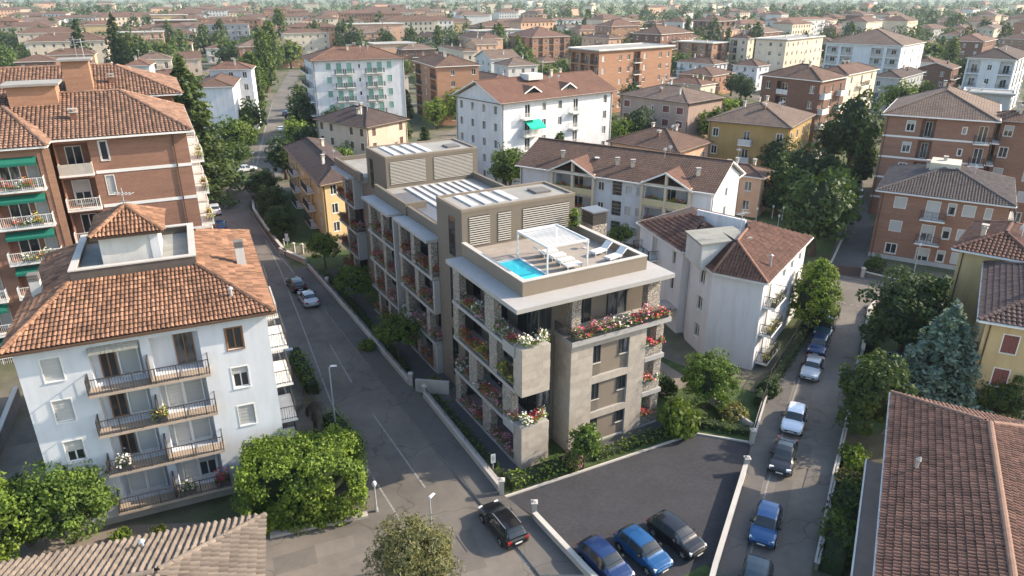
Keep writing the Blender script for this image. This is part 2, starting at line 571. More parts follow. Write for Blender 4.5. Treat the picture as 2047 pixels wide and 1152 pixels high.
def win_meshes(kind, w, h, lod):
    """frame, pane, shutter meshes; x along wall, y inwards, z up, origin bottom centre on the wall face"""
    key = (kind, round(w, 2), round(h, 2), lod)
    if key in WCACHE:
        return WCACHE[key]
    fm = {'wood': WOODF, 'woodd': WOODF, 'green': TRIMW}.get(kind, TRIMW)
    f, p, s = MB(), MB(), MB()
    t = 0.07
    d0, d1 = 0.10, 0.16
    f.box(-w / 2, -w / 2 + t, d0, d1, 0, h)
    f.box(w / 2 - t, w / 2, d0, d1, 0, h)
    f.box(-w / 2 + t, w / 2 - t, d0, d1, h - t, h)
    f.box(-w / 2 + t, w / 2 - t, d0, d1, 0, t)
    if w > 0.8:
        f.box(-t / 2, t / 2, d0 - 0.01, d1, t, h - t)
    if kind not in ('door', 'woodd'):
        f.box(-w / 2 - 0.06, w / 2 + 0.06, -0.06, 0.097, -0.06, -0.002)
        if lod == 0:
            f.box(-w / 2 - 0.07, -w / 2 - 0.002, -0.025, 0.09, 0, h + 0.07)
            f.box(w / 2 + 0.002, w / 2 + 0.07, -0.025, 0.09, 0, h + 0.07)
            f.box(-w / 2, w / 2, -0.025, 0.09, h + 0.002, h + 0.07)
    p.box(-w / 2 + t, w / 2 - t, 0.125, 0.14, t, h - t)
    sh = None
    if kind in ('roll', 'half', 'third'):
        k = {'roll': 0.06, 'half': 0.5, 'third': 0.68}[kind]
        n = max(3, int((1 - k) * h / 0.11))
        zz = np.linspace(h * k, h - 0.02, n + 1)
        for i in range(n):
            s.box(-w / 2 + 0.02, w / 2 - 0.02, 0.055 + 0.012 * (i % 2), 0.095, zz[i], zz[i + 1])
        sh = SHUT
    if kind in ('green', 'brown', 'maroon'):
        for sg in (-1, 1):
            x0, x1 = sorted((sg * 0.01, sg * (w / 2 - 0.01)))
            s.box(x0, x1, 0.03, 0.07, 0.03, h - 0.03)
            for i in range(5):
                z = 0.1 + (h - 0.2) * i / 5
                s.box(x0 + 0.05, x1 - 0.05, 0.018, 0.029, z, z + (h - 0.2) / 7)
        sh = {'green': SHUTG, 'brown': SHUTB, 'maroon': SHUTM}[kind]
    if kind == 'open':
        for sg in (-1, 1):
            x0, x1 = sorted((sg * (w / 2 + 0.03), sg * (w + 0.0)))
            s.box(x0, x1, -0.05, -0.012, 0.0, h)
        sh = SHUTG
    if lod == 0:
        r = (f.mesh('window_frame', fm), p.mesh('pane', GLASS), s.mesh('shutter', sh) if sh else None)
    else:
        mats = [fm, GLASS] + ([sh] if sh else [])
        a = MB()
        for q, mi in ((f, 0), (p, 1), (s, 2)):
            off = len(a.v)
            a.v += q.v
            a.f += [tuple(i + off for i in t_) for t_ in q.f]
            a.m += [mi] * len(q.f)
            a.uv += q.uv
        r = (a.mesh('window', mats), None, None)
    WCACHE[key] = r
    return r


def rail_mesh(w, d, style, h=0.95):
    key = ('rail', round(w, 2), round(d, 2), style)
    if key in WCACHE:
        return WCACHE[key]
    m = MB()
    x0, x1, y0 = -w / 2, w / 2, -d
    if style in ('bar', 'barw'):
        for (a, b) in (((x0, 0), (x0, y0)), ((x0, y0), (x1, y0)), ((x1, y0), (x1, 0))):
            L = math.hypot(b[0] - a[0], b[1] - a[1])
            m.beam((a[0], a[1], h), (b[0], b[1], h), 0.05, 0.04)
            m.beam((a[0], a[1], 0.1), (b[0], b[1], 0.1), 0.03, 0.03)
            n = max(2, int(L / 0.14))
            for i in range(n + 1):
                t = i / n
                x, y = a[0] + (b[0] - a[0]) * t, a[1] + (b[1] - a[1]) * t
                r = 0.03 if i % 8 == 0 else 0.011
                m.box(x - r, x + r, y - r, y + r, 0, h)
        me = m.mesh('railing', DARK if style == 'bar' else TRIMW)
    else:
        mt = {'solid': WHITE2, 'conc': CONC, 'glass': GLASS, 'yellow': YELLOW}[style]
        t = 0.1 if style != 'glass' else 0.03
        m.box(x0, x1, y0, y0 + t, 0, h)
        m.box(x0, x0 + t, y0 + t, -0.01, 0, h)
        m.box(x1 - t, x1, y0 + t, -0.01, 0, h)
        me = m.mesh('railing', mt)
    WCACHE[key] = me
    return me


def slab_mesh(w, d, th=0.16, mt=None):
    key = ('slab', round(w, 2), round(d, 2), mt.name if mt else '')
    if key not in WCACHE:
        m = MB()
        m.box(-w / 2 - 0.04, w / 2 + 0.04, -d - 0.04, 0.0, -th, 0)
        WCACHE[key] = m.mesh('balcony_slab', mt or TRIMW)
    return WCACHE[key]


def awning_mesh(w, d, drop):
    key = ('awn', round(w, 2), round(d, 2), drop)
    if key not in WCACHE:
        m = MB()
        n = 6
        for i in range(n):
            a, b = -w / 2 + w * i / n, -w / 2 + w * (i + 1) / n
            m.hexa([(a, 0, -0.02), (b, 0, -0.02), (b, -d, -drop - 0.02), (a, -d, -drop - 0.02)][::-1] + [(a, 0, 0), (b, 0, 0), (b, -d, -drop), (a, -d, -drop)][::-1])
        m.box(-w / 2, w / 2, -d - 0.02, -d - 0.001, -drop - 0.22, -drop - 0.02)
        WCACHE[key] = m.mesh('awning', AWN_G)
    return WCACHE[key]


class Facade:
    """x from left to right as seen from outside, y inwards"""

    def __init__(s, root, P0, xd, yd, L, O):
        s.root, s.P0, s.xd, s.yd, s.L, s.O = root, P0, xd, yd, L, O
        s.open = []
        s.rz = math.atan2(xd[1], xd[0])

    def pt(s, x, y, z):
        return (s.P0[0] + s.xd[0] * x + s.yd[0] * y - s.O[0], s.P0[1] + s.xd[1] * x + s.yd[1] * y - s.O[1], z)

    def hole(s, xc, w, z0, h, depth=0.18, back=False):
        s.open.append((xc - w / 2, xc + w / 2, z0, z0 + h, depth, back))

    def window(s, kind, xc, w, z0, h, lod=1, inset=0.0, cut=True):
        if cut:
            s.hole(xc, w, z0, h)
        a, b, c = win_meshes(kind, w, h, lod)
        o = ob('door' if kind in ('door', 'woodd') else 'window', a, s.root, s.pt(xc, inset, z0), s.rz)
        if b:
            ob('pane', b, o)
        if c:
            ob('roller_shutter' if kind in ('roll', 'half', 'third') else 'shutter', c, o)
        return o

    def balcony(s, xc, w, z, d=1.0, style='bar', mt=None):
        o = ob('balcony', slab_mesh(w, d, 0.16, mt), s.root, s.pt(xc, 0, z), s.rz)
        ob('railing', rail_mesh(w, d, style), o, (0, 0, 0.001))
        return o

    def loggia(s, xc, w, z0, h, depth=1.3, style=None, kind='door', lod=1):
        s.hole(xc, w, z0, h, depth, True)
        dw = min(1.5, w * 0.5)
        s.window(kind, xc, dw, z0 + 0.06, min(2.1, h - 0.3), lod, depth - 0.17, False)
        if style:
            ob('railing', rail_mesh(w - 0.02, 0.06, style), s.root, s.pt(xc, 0.1, z0 + 0.003), s.rz)

    def build(s, mb, z0, z1, mi=0):
        ops = [(max(0.02, a), min(s.L - 0.02, b), max(z0 + 0.01, c), min(z1 - 0.01, d), e, f) for a, b, c, d, e, f in s.open]
        xs = sorted({0.0, s.L} | {round(o[0], 3) for o in ops} | {round(o[1], 3) for o in ops})
        zs = sorted({z0, z1} | {round(o[2], 3) for o in ops} | {round(o[3], 3) for o in ops})
        for i in range(len(xs) - 1):
            xm = (xs[i] + xs[i + 1]) / 2
            run = None
            for j in range(len(zs) - 1):
                zm = (zs[j] + zs[j + 1]) / 2
                solid = not any(o[0] < xm < o[1] and o[2] < zm < o[3] for o in ops)
                if solid and run is None:
                    run = zs[j]
                if (not solid or j == len(zs) - 2) and run is not None:
                    top = zs[j + 1] if solid else zs[j]
                    a, b = xs[i], xs[i + 1]
                    mb.poly([s.pt(a, 0, run), s.pt(b, 0, run), s.pt(b, 0, top), s.pt(a, 0, top)], mi, [(a, run), (b, run), (b, top), (a, top)])
                    run = None
        for a, b, c, d, e, back in ops:
            mb.poly([s.pt(a, 0, c), s.pt(a, e, c), s.pt(a, e, d), s.pt(a, 0, d)][::-1], mi)
            mb.poly([s.pt(b, 0, c), s.pt(b, e, c), s.pt(b, e, d), s.pt(b, 0, d)], mi)
            mb.poly([s.pt(a, 0, c), s.pt(b, 0, c), s.pt(b, e, c), s.pt(a, e, c)], mi)
            mb.poly([s.pt(a, 0, d), s.pt(b, 0, d), s.pt(b, e, d), s.pt(a, e, d)][::-1], mi)
            if back:
                mb.poly([s.pt(a, e, c), s.pt(b, e, c), s.pt(b, e, d), s.pt(a, e, d)], mi, [(a, c), (b, c), (b, d), (a, d)])

    def grid(s, spec, floors, fh, lod=1, ww=1.0, wh=1.4, bstyle='bar', var=True):
        """spec: tokens, one per column; floors: list of floor levels"""
        rows = spec if isinstance(spec, list) else [spec] * len(floors)
        for fl, row in zip(floors, rows):
            toks = row.split()
            n = len(toks)
            if not n:
                continue
            for i, t in enumerate(toks):
                xc = s.L * (i + 0.5) / n
                room = s.L / n
                w = min(ww, room * 0.62)
                if t == 'w':
                    s.window('plain', xc, w, fl + 0.85, wh, lod)
                elif t == 'r':
                    k = rnd.choice(['roll', 'half', 'third', 'plain'])
                    s.window(k, xc, w, fl + 0.85, wh, lod)
                elif t == 'g':
                    s.window('green', xc, w, fl + 0.85, wh, lod)
                elif t == 'n':
                    s.window('brown', xc, w, fl + 0.85, wh, lod)
                elif t == 'm':
                    s.window('maroon', xc, min(1.7, room * 0.8), fl + 0.85, wh, lod)
                elif t == 's':
                    s.window('plain', xc, min(0.5, w), fl + 1.0, 0.9, lod)
                elif t in 'bBG':
                    dw = min(1.1, room * 0.5)
                    s.window('green' if t == 'G' else 'door', xc, dw, fl + 0.05, 2.15, lod)
                    s.balcony(xc, room * (0.97 if t == 'B' else 0.8), fl, 1.0, bstyle)
                elif t == 'l':
                    s.loggia(xc, room * 0.8, fl + 0.02, fh - 0.35, 1.2, bstyle, 'door', lod)
                elif t == 'L':
                    s.loggia(xc, room * 0.86, fl + 0.02, fh - 0.35, 1.2, bstyle, 'door', lod)
                    s.balcony(xc, room * 0.9, fl, 0.7, bstyle)


# ------------------------------------------------------------------ roofs
def roof_faces(T, A, B, o, ze, pitch, kind):
    h = (min(A, B) + 2 * o) / 2
    zt = ze + h * pitch
    c = [T(-o, -o, ze), T(A + o, -o, ze), T(A + o, B + o, ze), T(-o, B + o, ze)]
    if kind == 'hip':
        if A >= B:
            r1, r2 = T(-o + h, B / 2, zt), T(A + o - h, B / 2, zt)
            return [[c[0], c[1], r2, r1], [c[1], c[2], r2], [c[2], c[3], r1, r2], [c[3], c[0], r1]], [(r1, r2), (c[0], r1), (c[1], r2), (c[2], r2), (c[3], r1)], c, zt
        r1, r2 = T(A / 2, -o + h, zt), T(A / 2, B + o - h, zt)
        return [[c[0], c[1], r1], [c[1], c[2], r2, r1], [c[2], c[3], r2], [c[3], c[0], r1, r2]], [(r1, r2), (c[0], r1), (c[1], r1), (c[2], r2), (c[3], r2)], c, zt
    if kind == 'ga':      # ridge along a
        r1, r2 = T(-o, B / 2, ze + (B / 2 + o) * pitch), T(A + o, B / 2, ze + (B / 2 + o) * pitch)
        return [[c[0], c[1], r2, r1], [c[2], c[3], r1, r2]], [(r1, r2)], c, r1[2]
    if kind == 'gb':
        r1, r2 = T(A / 2, -o, ze + (A / 2 + o) * pitch), T(A / 2, B + o, ze + (A / 2 + o) * pitch)
        return [[c[1], c[2], r2, r1], [c[3], c[0], r1, r2]], [(r1, r2)], c, r1[2]


def roof_mesh(faces, caps, edge, ze, mat_, th=0.16, fascia=None, capm=None):
    """solid roof: top faces, underside, fascia"""
    m = MB()
    for f in faces:
        m.poly(f, 0)
        m.poly([(p[0], p[1], p[2] - th) for p in f][::-1], 1, [(0, 0)] * len(f))
    n = len(edge)
    # outer fascia along every boundary edge of the faces (edges used once)
    cnt = {}
    for f in faces:
        for i in range(len(f)):
            k = tuple(sorted((tuple(round(x, 3) for x in f[i]), tuple(round(x, 3) for x in f[(i + 1) % len(f)]))))
            cnt.setdefault(k, []).append((f[i], f[(i + 1) % len(f)]))
    for k, v in cnt.items():
        if len(v) == 1:
            p, q = v[0]
            m.poly([(p[0], p[1], p[2] - th), (q[0], q[1], q[2] - th), q, p], 1, [(0, 0)] * 4)
    return m.mesh('roof', [mat_, fascia or TRIMW])


def cap_mesh(caps, capm, w=0.26, h=0.12):
    m = MB()
    for p, q in caps:
        p, q = Vector(p), Vector(q)
        if (q - p).length < 0.2:
            continue
        d = (q - p).normalized()
        m.beam(p + Vector((0, 0, 0.02)), q + Vector((0, 0, 0.02)), w, h)
    return m.mesh('ridge_cap', capm)


def gutter_mesh(edge, gm, s=0.12):
    m = MB()
    n = len(edge)
    for i in range(n):
        p, q = Vector(edge[i]), Vector(edge[(i + 1) % n])
        d = (q - p).normalized()
        out = Vector((d.y, -d.x, 0))
        off = out * (s / 2 + 0.01) + Vector((0, 0, -0.09))
        m.beam(p + off, q + off, s, s)
    return m.mesh('gutter', gm)


def chimney_mesh(kind=0):
    key = ('chim', kind)
    if key not in WCACHE:
        m = MB()
        h = (0.75, 0.95, 0.6)[kind]
        w = (0.22, 0.18, 0.28)[kind]
        m.box(-w, w, -w * 0.8, w * 0.8, -0.7, h, 0)
        m.box(-w - 0.07, w + 0.07, -w * 0.8 - 0.07, w * 0.8 + 0.07, h + 0.001, h + 0.09, 1)
        for sx in (-1, 1):
            for sy in (-1, 1):
                m.box(sx * w * 0.8 - 0.05, sx * w * 0.8 + 0.05, sy * w * 0.6 - 0.05, sy * w * 0.6 + 0.05, h + 0.091, h + 0.3, 1)
        m.box(-w - 0.1, w + 0.1, -w * 0.8 - 0.1, w * 0.8 + 0.1, h + 0.301, h + 0.37, 1)
        WCACHE[key] = m.mesh('chimney', [(CREAM, WHITE2, BRICKB)[kind], CONC])
    return WCACHE[key]


def antenna_mesh():
    key = 'antenna'
    if key not in WCACHE:
        m = MB()
        m.box(-0.025, 0.025, -0.025, 0.025, -0.6, 2.6)
        m.box(-0.7, 0.7, -0.015, 0.015, 2.2, 2.24)
        for i in range(6):
            x = -0.6 + i * 0.24
            m.box(x - 0.012, x + 0.012, -0.35, 0.35, 2.205, 2.235)
        m.box(-0.4, 0.4, -0.012, 0.012, 1.7, 1.73)
        WCACHE[key] = m.mesh('antenna', GREYM)
    return WCACHE[key]


def dish_mesh():
    key = 'dish'
    if key not in WCACHE:
        m = MB()
        m.box(-0.02, 0.02, -0.02, 0.02, -0.4, 0.9)
        pr = []
        for (rr, dd) in ((0.02, 0.0), (0.14, 0.02), (0.27, 0.07)):
            pr.append([(rr * math.cos(2 * math.pi * k / 12), -0.06 - dd + 0.35 * rr * math.sin(2 * math.pi * k / 12), 0.9 + rr * math.sin(2 * math.pi * k / 12)) for k in range(12)])
        for a, b in zip(pr[:-1], pr[1:]):
            for k in range(12):
                m.poly([a[k], a[(k + 1) % 12], b[(k + 1) % 12], b[k]], 0, [(0, 0)] * 4)
        m.beam((0, -0.06, 0.9), (0, -0.4, 0.86), 0.02, 0.02)
        WCACHE[key] = m.mesh('satellite_dish', WMET)
    return WCACHE[key]


def vent_mesh():
    key = 'vent'
    if key not in WCACHE:
        m = MB()
        m.tube([(0, 0, -0.4), (0, 0, 0.45)], 0.1, 8)
        m.tube([(0, 0, 0.45), (0, 0, 0.5), (0, 0, 0.62)], [0.1, 0.18, 0.05], 8)
        WCACHE[key] = m.mesh('roof_vent', GREYM)
    return WCACHE[key]


# ------------------------------------------------------------------ real tiles
def tile_mesh(name, w, l, mat_, rise=0.06, seg=4, flat=False):
    """one barrel tile: x across, y up the slope, z normal; lower end proud; closed thin shell, about 20 faces"""
    m = MB()
    P_ = []
    for (y, dz, k) in ((-0.04, 0.075, 0.97), (l, 0.008, 0.84)):
        row = []
        for i in range(seg + 1):
            t = i / seg
            x = (t - 0.5) * w * k
            z = dz + (math.sin(math.pi * t) * rise if not flat else (rise if 0.12 < t < 0.5 else 0.012))
            row.append((x, y, z))
        P_.append(row)
    for i in range(seg):
        m.poly([P_[0][i], P_[0][i + 1], P_[1][i + 1], P_[1][i]], 0, [(0, 0)] * 4)
    bot = [(p[0] * 0.94, p[1] + 0.03, max(0.004, p[2] - 0.024)) for p in P_[0]]      # thin lip, hollow underneath
    for i in range(seg):
        m.poly([bot[i], bot[i + 1], P_[0][i + 1], P_[0][i]], 0, [(0, 0)] * 4)
    m.poly([P_[0][0], P_[1][0], (P_[1][0][0] * 1.02, P_[1][0][1], -0.01), bot[0]], 0, [(0, 0)] * 4)
    m.poly([P_[0][-1], P_[1][-1], (P_[1][-1][0] * 1.02, P_[1][-1][1], -0.01), bot[-1]][::-1], 0, [(0, 0)] * 4)
    return m


def inside(p, poly):
    c = False
    j = len(poly) - 1
    for i in range(len(poly)):
        if (poly[i][1] > p[1]) != (poly[j][1] > p[1]) and p[0] < (poly[j][0] - poly[i][0]) * (p[1] - poly[i][1]) / (poly[j][1] - poly[i][1]) + poly[i][0]:
            c = not c
        j = i
    return c


def tile_faces(parent, O, faces, w, l, mat_, nind=300, rise=0.06, maxd=None, cut=None, singles=True, flat=False):
    """lay tiles on roof faces (points relative to O): nearest as single objects, the rest as one part"""
    tm = tile_mesh('tile', w, l, mat_, rise, 4, flat)
    me1 = tm.mesh('tile', mat_)
    spots = []
    for f in faces:
        p0 = Vector(f[0])
        e = (Vector(f[1]) - p0)
        L = e.length
        e.normalize()
        n = e.cross(Vector(f[-1]) - p0).normalized()
        s = n.cross(e)
        poly = [((Vector(p) - p0).dot(e), (Vector(p) - p0).dot(s)) for p in f]
        xs = [p[0] for p in poly]
        hs = max(p[1] for p in poly)
        nx = int((max(xs) - min(xs)) / w)
        for j in range(int(hs / l) + 1):
            for i in range(nx + 1):
                x, y = min(xs) + (i + 0.5) * w, j * l
                if not inside((x, y + l * 0.45), poly):
                    continue
                p = p0 + e * x + s * y
                if cut and cut(p):
                    continue
                q = p + e * rnd.uniform(-0.012, 0.012) + s * rnd.uniform(-0.015, 0.015)
                wp = q + Vector(O)
                d = (wp - Vector(CAM)).length
                # front-facing slopes first
                vis = -(Vector(wp) - Vector(CAM)).normalized().dot(n)
                spots.append((d + (1000 if vis < 0.05 else 0), q, e, s, n))
    spots.sort(key=lambda t: t[0])
    if maxd:
        spots = [t for t in spots if t[0] < maxd]
    k = nind if singles else 0
    for d, q, e, s, n in spots[:k]:
        o = ob('tile', me1, parent)
        M4 = Matrix((e, s, n)).transposed().to_4x4()
        tl = rnd.uniform(-0.02, 0.02)
        M4 = M4 @ Matrix.Rotation(tl, 4, 'Z')
        M4.translation = q
        o.matrix_basis = M4
    rest = spots[k:]
    if rest:
        V = np.array([v for v in tm.v])
        nf = len(tm.f)
        faces_ = np.array(tm.f)      # quads only
        E = np.array([t[2] for t in rest])
        Sx = np.array([t[3] for t in rest])
        N = np.array([t[4] for t in rest])
        Q = np.array([t[1] for t in rest])
        X = V[None, :, 0, None] * E[:, None, :] + V[None, :, 1, None] * Sx[:, None, :] + V[None, :, 2, None] * N[:, None, :] + Q[:, None, :]
        jit = rng.normal(0, 0.004, (len(rest), 1, 3))
        X = X + jit
        # weld within each tile so that one tile is one island
        uniq, inv = np.unique(np.round(V, 5), axis=0, return_inverse=True)
        inv = np.asarray(inv).reshape(-1)
        first = np.array([np.where(inv == k_)[0][0] for k_ in range(len(uniq))])
        XU = X[:, first, :]
        F = inv[faces_]
        nu = len(uniq)
        FF = (F[None] + (np.arange(len(rest)) * nu)[:, None, None]).reshape(-1, 4)
        me = bpy.data.meshes.new('tile_field')
        me.vertices.add(XU.shape[0] * nu)
        me.vertices.foreach_set('co', XU.reshape(-1).astype(np.float32))
        me.loops.add(FF.size)
        me.loops.foreach_set('vertex_index', FF.reshape(-1).astype(np.int32))
        me.polygons.add(len(FF))
        me.polygons.foreach_set('loop_start', np.arange(0, FF.size, 4, dtype=np.int32))
        me.polygons.foreach_set('loop_total', np.full(len(FF), 4, dtype=np.int32))
        me.materials.append(mat_)
        me.update()
        me.validate()
        me.shade_flat()
        tag(ob('tile_field', me, parent), kind='stuff')
    return len(spots)


def ridge_tiles(parent, caps, mat_, step=0.38, w=0.2, singles=True):
    m = MB()
    for i in range(4):
        pass
    seg = 5
    rows = []
    for (x, k) in ((0, 1.0), (step * 1.08, 0.85)):
        rows.append([(x, math.cos(math.pi * i / seg) * w * k, math.sin(math.pi * i / seg) * w * 0.75 * k) for i in range(seg + 1)])
    for i in range(seg):
        m.poly([rows[0][i], rows[1][i], rows[1][i + 1], rows[0][i + 1]], 0, [(0, 0)] * 4)
    m.poly(rows[0], 0, [(0, 0)] * (seg + 1))
    me = m.mesh('ridge_tile', mat_)
    for p, q in caps:
        p, q = Vector(p), Vector(q)
        d = q - p
        L = d.length
        d.normalize()
        s = Vector((0, 0, 1)).cross(d).normalized()
        n = d.cross(s)
        for i in range(int(L / step)):
            M4 = Matrix((d, s, n)).transposed().to_4x4()
            M4.translation = p + d * (i * step) + n * 0.05
            ob('ridge_tile', me, parent).matrix_basis = M4


# ------------------------------------------------------------------ generic house
def house(name, label, N, a, b, A, B, ze, wall=None, roof=None, R='', L='', nf=3, fh=3.0, f0=0.3, kind='hip', pitch=0.36, over=0.5,
          trim=None, lod=1, cat='building', group=None, chim=2, ant=0, base=None, ww=1.0, wh=1.4, bstyle='bar', tiles=None, gutter=None, capm=None, Sd='', vents=0, plain=False):
    wall = wall or WHITE
    roof = roof or ROOF_BR
    ea, eb = unit(a), unit(b)
    O = (N[0] + over * (ea[0] + eb[0]), N[1] + over * (ea[1] + eb[1]))
    A, B = A - 2 * over, B - 2 * over
    root = thing(name, (O[0], O[1], 0), label, cat, group)
    FOOT.append([(O[0] + ea[0] * u + eb[0] * v, O[1] + ea[1] * u + eb[1] * v) for u, v in ((-1, -1), (A + 1, -1), (A + 1, B + 1), (-1, B + 1))])

    def T(u, v, z):
        return (ea[0] * u + eb[0] * v, ea[1] * u + eb[1] * v, z)
    neg = lambda e: (-e[0], -e[1])
    pw = lambda u, v: (O[0] + ea[0] * u + eb[0] * v, O[1] + ea[1] * u + eb[1] * v)
    FR = Facade(root, pw(0, 0), ea, eb, A, O)
    FL = Facade(root, pw(0, B), neg(eb), ea, B, O)
    FB = Facade(root, pw(A, B), neg(ea), neg(eb), A, O)
    FS = Facade(root, pw(A, 0), eb, neg(ea), B, O)
    floors = [f0 + fh * i for i in range(nf)]
    FR.grid(R, floors, fh, lod, ww, wh, bstyle)
    FL.grid(L, floors, fh, lod, ww, wh, bstyle)
    if Sd:
        FS.grid(Sd, floors, fh, lod, ww, wh, bstyle)
    zt_wall = ze - 0.18 if kind != 'flat' else ze - 0.02
    d = dict(root=root, O=O, T=T, A=A, B=B, FR=FR, FL=FL, FB=FB, FS=FS, ea=ea, eb=eb, wall=wall, ze=ze, floors=floors)

    def finish():
        wm = MB()
        for f in (FR, FL, FB, FS):
            f.build(wm, -0.3, zt_wall)
        if kind in ('ga', 'gb'):
            pk = ze + ((B if kind == 'ga' else A) / 2) * pitch - 0.2
            if kind == 'ga':
                for u in (0, A):
                    t = [T(u, 0, zt_wall), T(u, B, zt_wall), T(u, B / 2, pk)]
                    wm.poly(t if u else t[::-1])
            else:
                for v in (0, B):
                    t = [T(0, v, zt_wall), T(A, v, zt_wall), T(A / 2, v, pk)]
                    wm.poly(t if not v else t[::-1])
        wm.poly([T(0, 0, zt_wall), T(A, 0, zt_wall), T(A, B, zt_wall), T(0, B, zt_wall)])
        ob('wall', wm.mesh('wall', wall), root)
        if base:
            bm = MB()
            bm.box(-0.03, A + 0.03, -0.03, B + 0.03, -0.3, base[0], 0, T)
            ob('plinth', bm.mesh('plinth', base[1]), root)
        if kind == 'flat':
            m = MB()
            m.box(-over, A + over, -over, B + over, ze - 0.25, ze, 0, T)
            r = ob('roof', m.mesh('roof', [roof]), root)
            zt = ze
            m = MB()
            for (u0, u1, v0, v1) in ((-over, A + over, -over, -over + 0.2), (-over, A + over, B + over - 0.2, B + over), (-over, -over + 0.2, -over + 0.2, B + over - 0.2), (A + over - 0.2, A + over, -over + 0.2, B + over - 0.2)):
                m.box(u0, u1, v0, v1, ze + 0.001, ze + 0.22, 0, T)
            ob('parapet', m.mesh('parapet', trim or TRIMW), root)
        else:
            fs, caps, edge, zt = roof_faces(T, A, B, over, ze, pitch, kind)
            r = ob('roof', roof_mesh(fs, caps, edge, ze, UNDER if tiles else roof, fascia=trim), root)
            if tiles:
                tile_faces(r, (O[0], O[1], 0), fs, *tiles)
                ridge_tiles(r, caps, tiles[2])
            else:
                ob('ridge_cap', cap_mesh(caps, capm or roof), r)
            if gutter or lod == 0:
                ob('gutter', gutter_mesh(edge, gutter or TRIMB), root)
        for i in range(chim):
            u, v = rnd.uniform(0.2, 0.8), rnd.uniform(0.2, 0.8)
            if kind == 'flat':
                z = ze
            else:
                h = (min(A, B) + 2 * over) / 2
                dd = min(u * A, (1 - u) * A, v * B, (1 - v) * B) if kind == 'hip' else (min(v * B, (1 - v) * B) if kind == 'ga' else min(u * A, (1 - u) * A))
                z = ze + (min(dd, h) + over) * pitch
            ob('chimney', chimney_mesh(rnd.randrange(3)), r, T(u * A, v * B, z), RAD(a))
        for i in range(ant):
            ob('antenna', antenna_mesh(), r, T(A * rnd.uniform(0.35, 0.65), B * rnd.uniform(0.35, 0.65), zt - 0.2), rnd.random() * 3)
        for i in range(vents):
            u, v = rnd.uniform(0.3, 0.7), 0.22
            ob('roof_vent', vent_mesh(), r, T(u * A, v * B, ze + (v * B + over) * pitch))
        if lod == 0:
            for (u, v, sx, sy) in ((0.25, -0.07, 1, 0), (A - 0.25, -0.07, 1, 0), (-0.07, B - 0.3, 0, 1)):
                m = MB()
                m.tube([T(u, v, 0.0), T(u, v, zt_wall - 0.02)], 0.05, 8)
                ob('downpipe', m.mesh('downpipe', TRIMB), root)
        if lod == 0 and kind != 'flat':
            for i in range(rnd.choice([1, 2])):
                u = rnd.uniform(0.35, 0.65)
                ob('satellite_dish', dish_mesh(), r, T(u * A, 0.3 * B, ze + (0.3 * B + over) * pitch if A >= B and kind != 'gb' else zt - 0.3), rnd.uniform(2.6, 3.6))
        d['roof'] = r
        return d
    d['finish'] = finish
    return d

# ------------------------------------------------------------------ vegetation builders
def leaves(C, D, size, aspect=0.6, jit=0.8, up=0.25):
    """diamond leaves at points C with outward directions D"""
    n = len(C)
    nn = D + rng.normal(0, jit, (n, 3)) + np.array([0, 0, up])
    nn /= np.linalg.norm(nn, axis=1)[:, None] + 1e-9
    r = rng.normal(0, 1, (n, 3))
    t = np.cross(nn, r)
    t /= np.linalg.norm(t, axis=1)[:, None] + 1e-9
    b = np.cross(nn, t)
    s = (size * rng.uniform(0.6, 1.35, n))[:, None]
    V = np.stack([C - t * s * 0.5, C + b * s * aspect * 0.5 + nn * s * 0.06, C + t * s * 0.5, C - b * s * aspect * 0.5 + nn * s * 0.06], axis=1)
    return V


def clumps_cloud(n_cl, per, rx, ry, rz, cz, rc, shape='round', seed=0, gap=0.0):
    g = np.random.default_rng(seed)
    C, D, K = [], [], []
    i = 0
    ga = math.pi * (3 - math.sqrt(5))
    for k in range(n_cl):
        y = 1 - 2 * (k + 0.5) / n_cl
        if y < (-0.75 if shape != 'box' else -0.95):
            continue
        r = math.sqrt(1 - y * y)
        th = ga * k + g.uniform(-0.4, 0.4)
        d = np.array([math.cos(th) * r, math.sin(th) * r, y])
        q = g.uniform(0.55, 1.06)
        if shape == 'cone':
            t = (y + 1) / 2
            rad = (1 - t) ** 0.8 * 1.15 + 0.08
            p = np.array([math.cos(th) * rx * rad * q, math.sin(th) * ry * rad * q, cz - rz + 2 * rz * t])
        elif shape == 'column':
            t = (y + 1) / 2
            rad = (math.sin(math.pi * min(1, t * 0.86 + 0.14)) ** 0.55) * 0.95 + 0.05
            p = np.array([math.cos(th) * rx * rad * q, math.sin(th) * ry * rad * q, cz - rz + 2 * rz * t])
        elif shape == 'box':
            dd = g.uniform(-1, 1, 3)
            ax = g.choice(3, p=[0.22, 0.4, 0.38])
            dd[ax] = np.sign(dd[ax]) if ax != 2 else 1.0
            dd[:2] *= 1 - 0.12 * abs(dd[2])
            p = np.array([dd[0] * rx * (0.88 + 0.14 * q), dd[1] * ry * (0.88 + 0.14 * q), cz + dd[2] * rz * (0.85 + 0.15 * q)])
        else:
            p = np.array([d[0] * rx * q, d[1] * ry * q, cz + d[2] * rz * q])
        if g.random() < gap:
            continue
        rr = rc * g.uniform(0.5, 1.5)
        e = g.normal(0, 1, (per, 3))
        e /= np.linalg.norm(e, axis=1)[:, None]
        rad = rr * g.uniform(0.45, 1.0, per) ** 0.6
        pts = p + e * rad[:, None] * np.array([1, 1, 0.8])
        out = pts - np.array([0, 0, cz])
        out /= np.linalg.norm(out, axis=1)[:, None] + 1e-9
        C.append(pts)
        D.append(0.55 * e + 0.6 * out)
        K.append(np.full(per, k))
    return np.concatenate(C), np.concatenate(D)


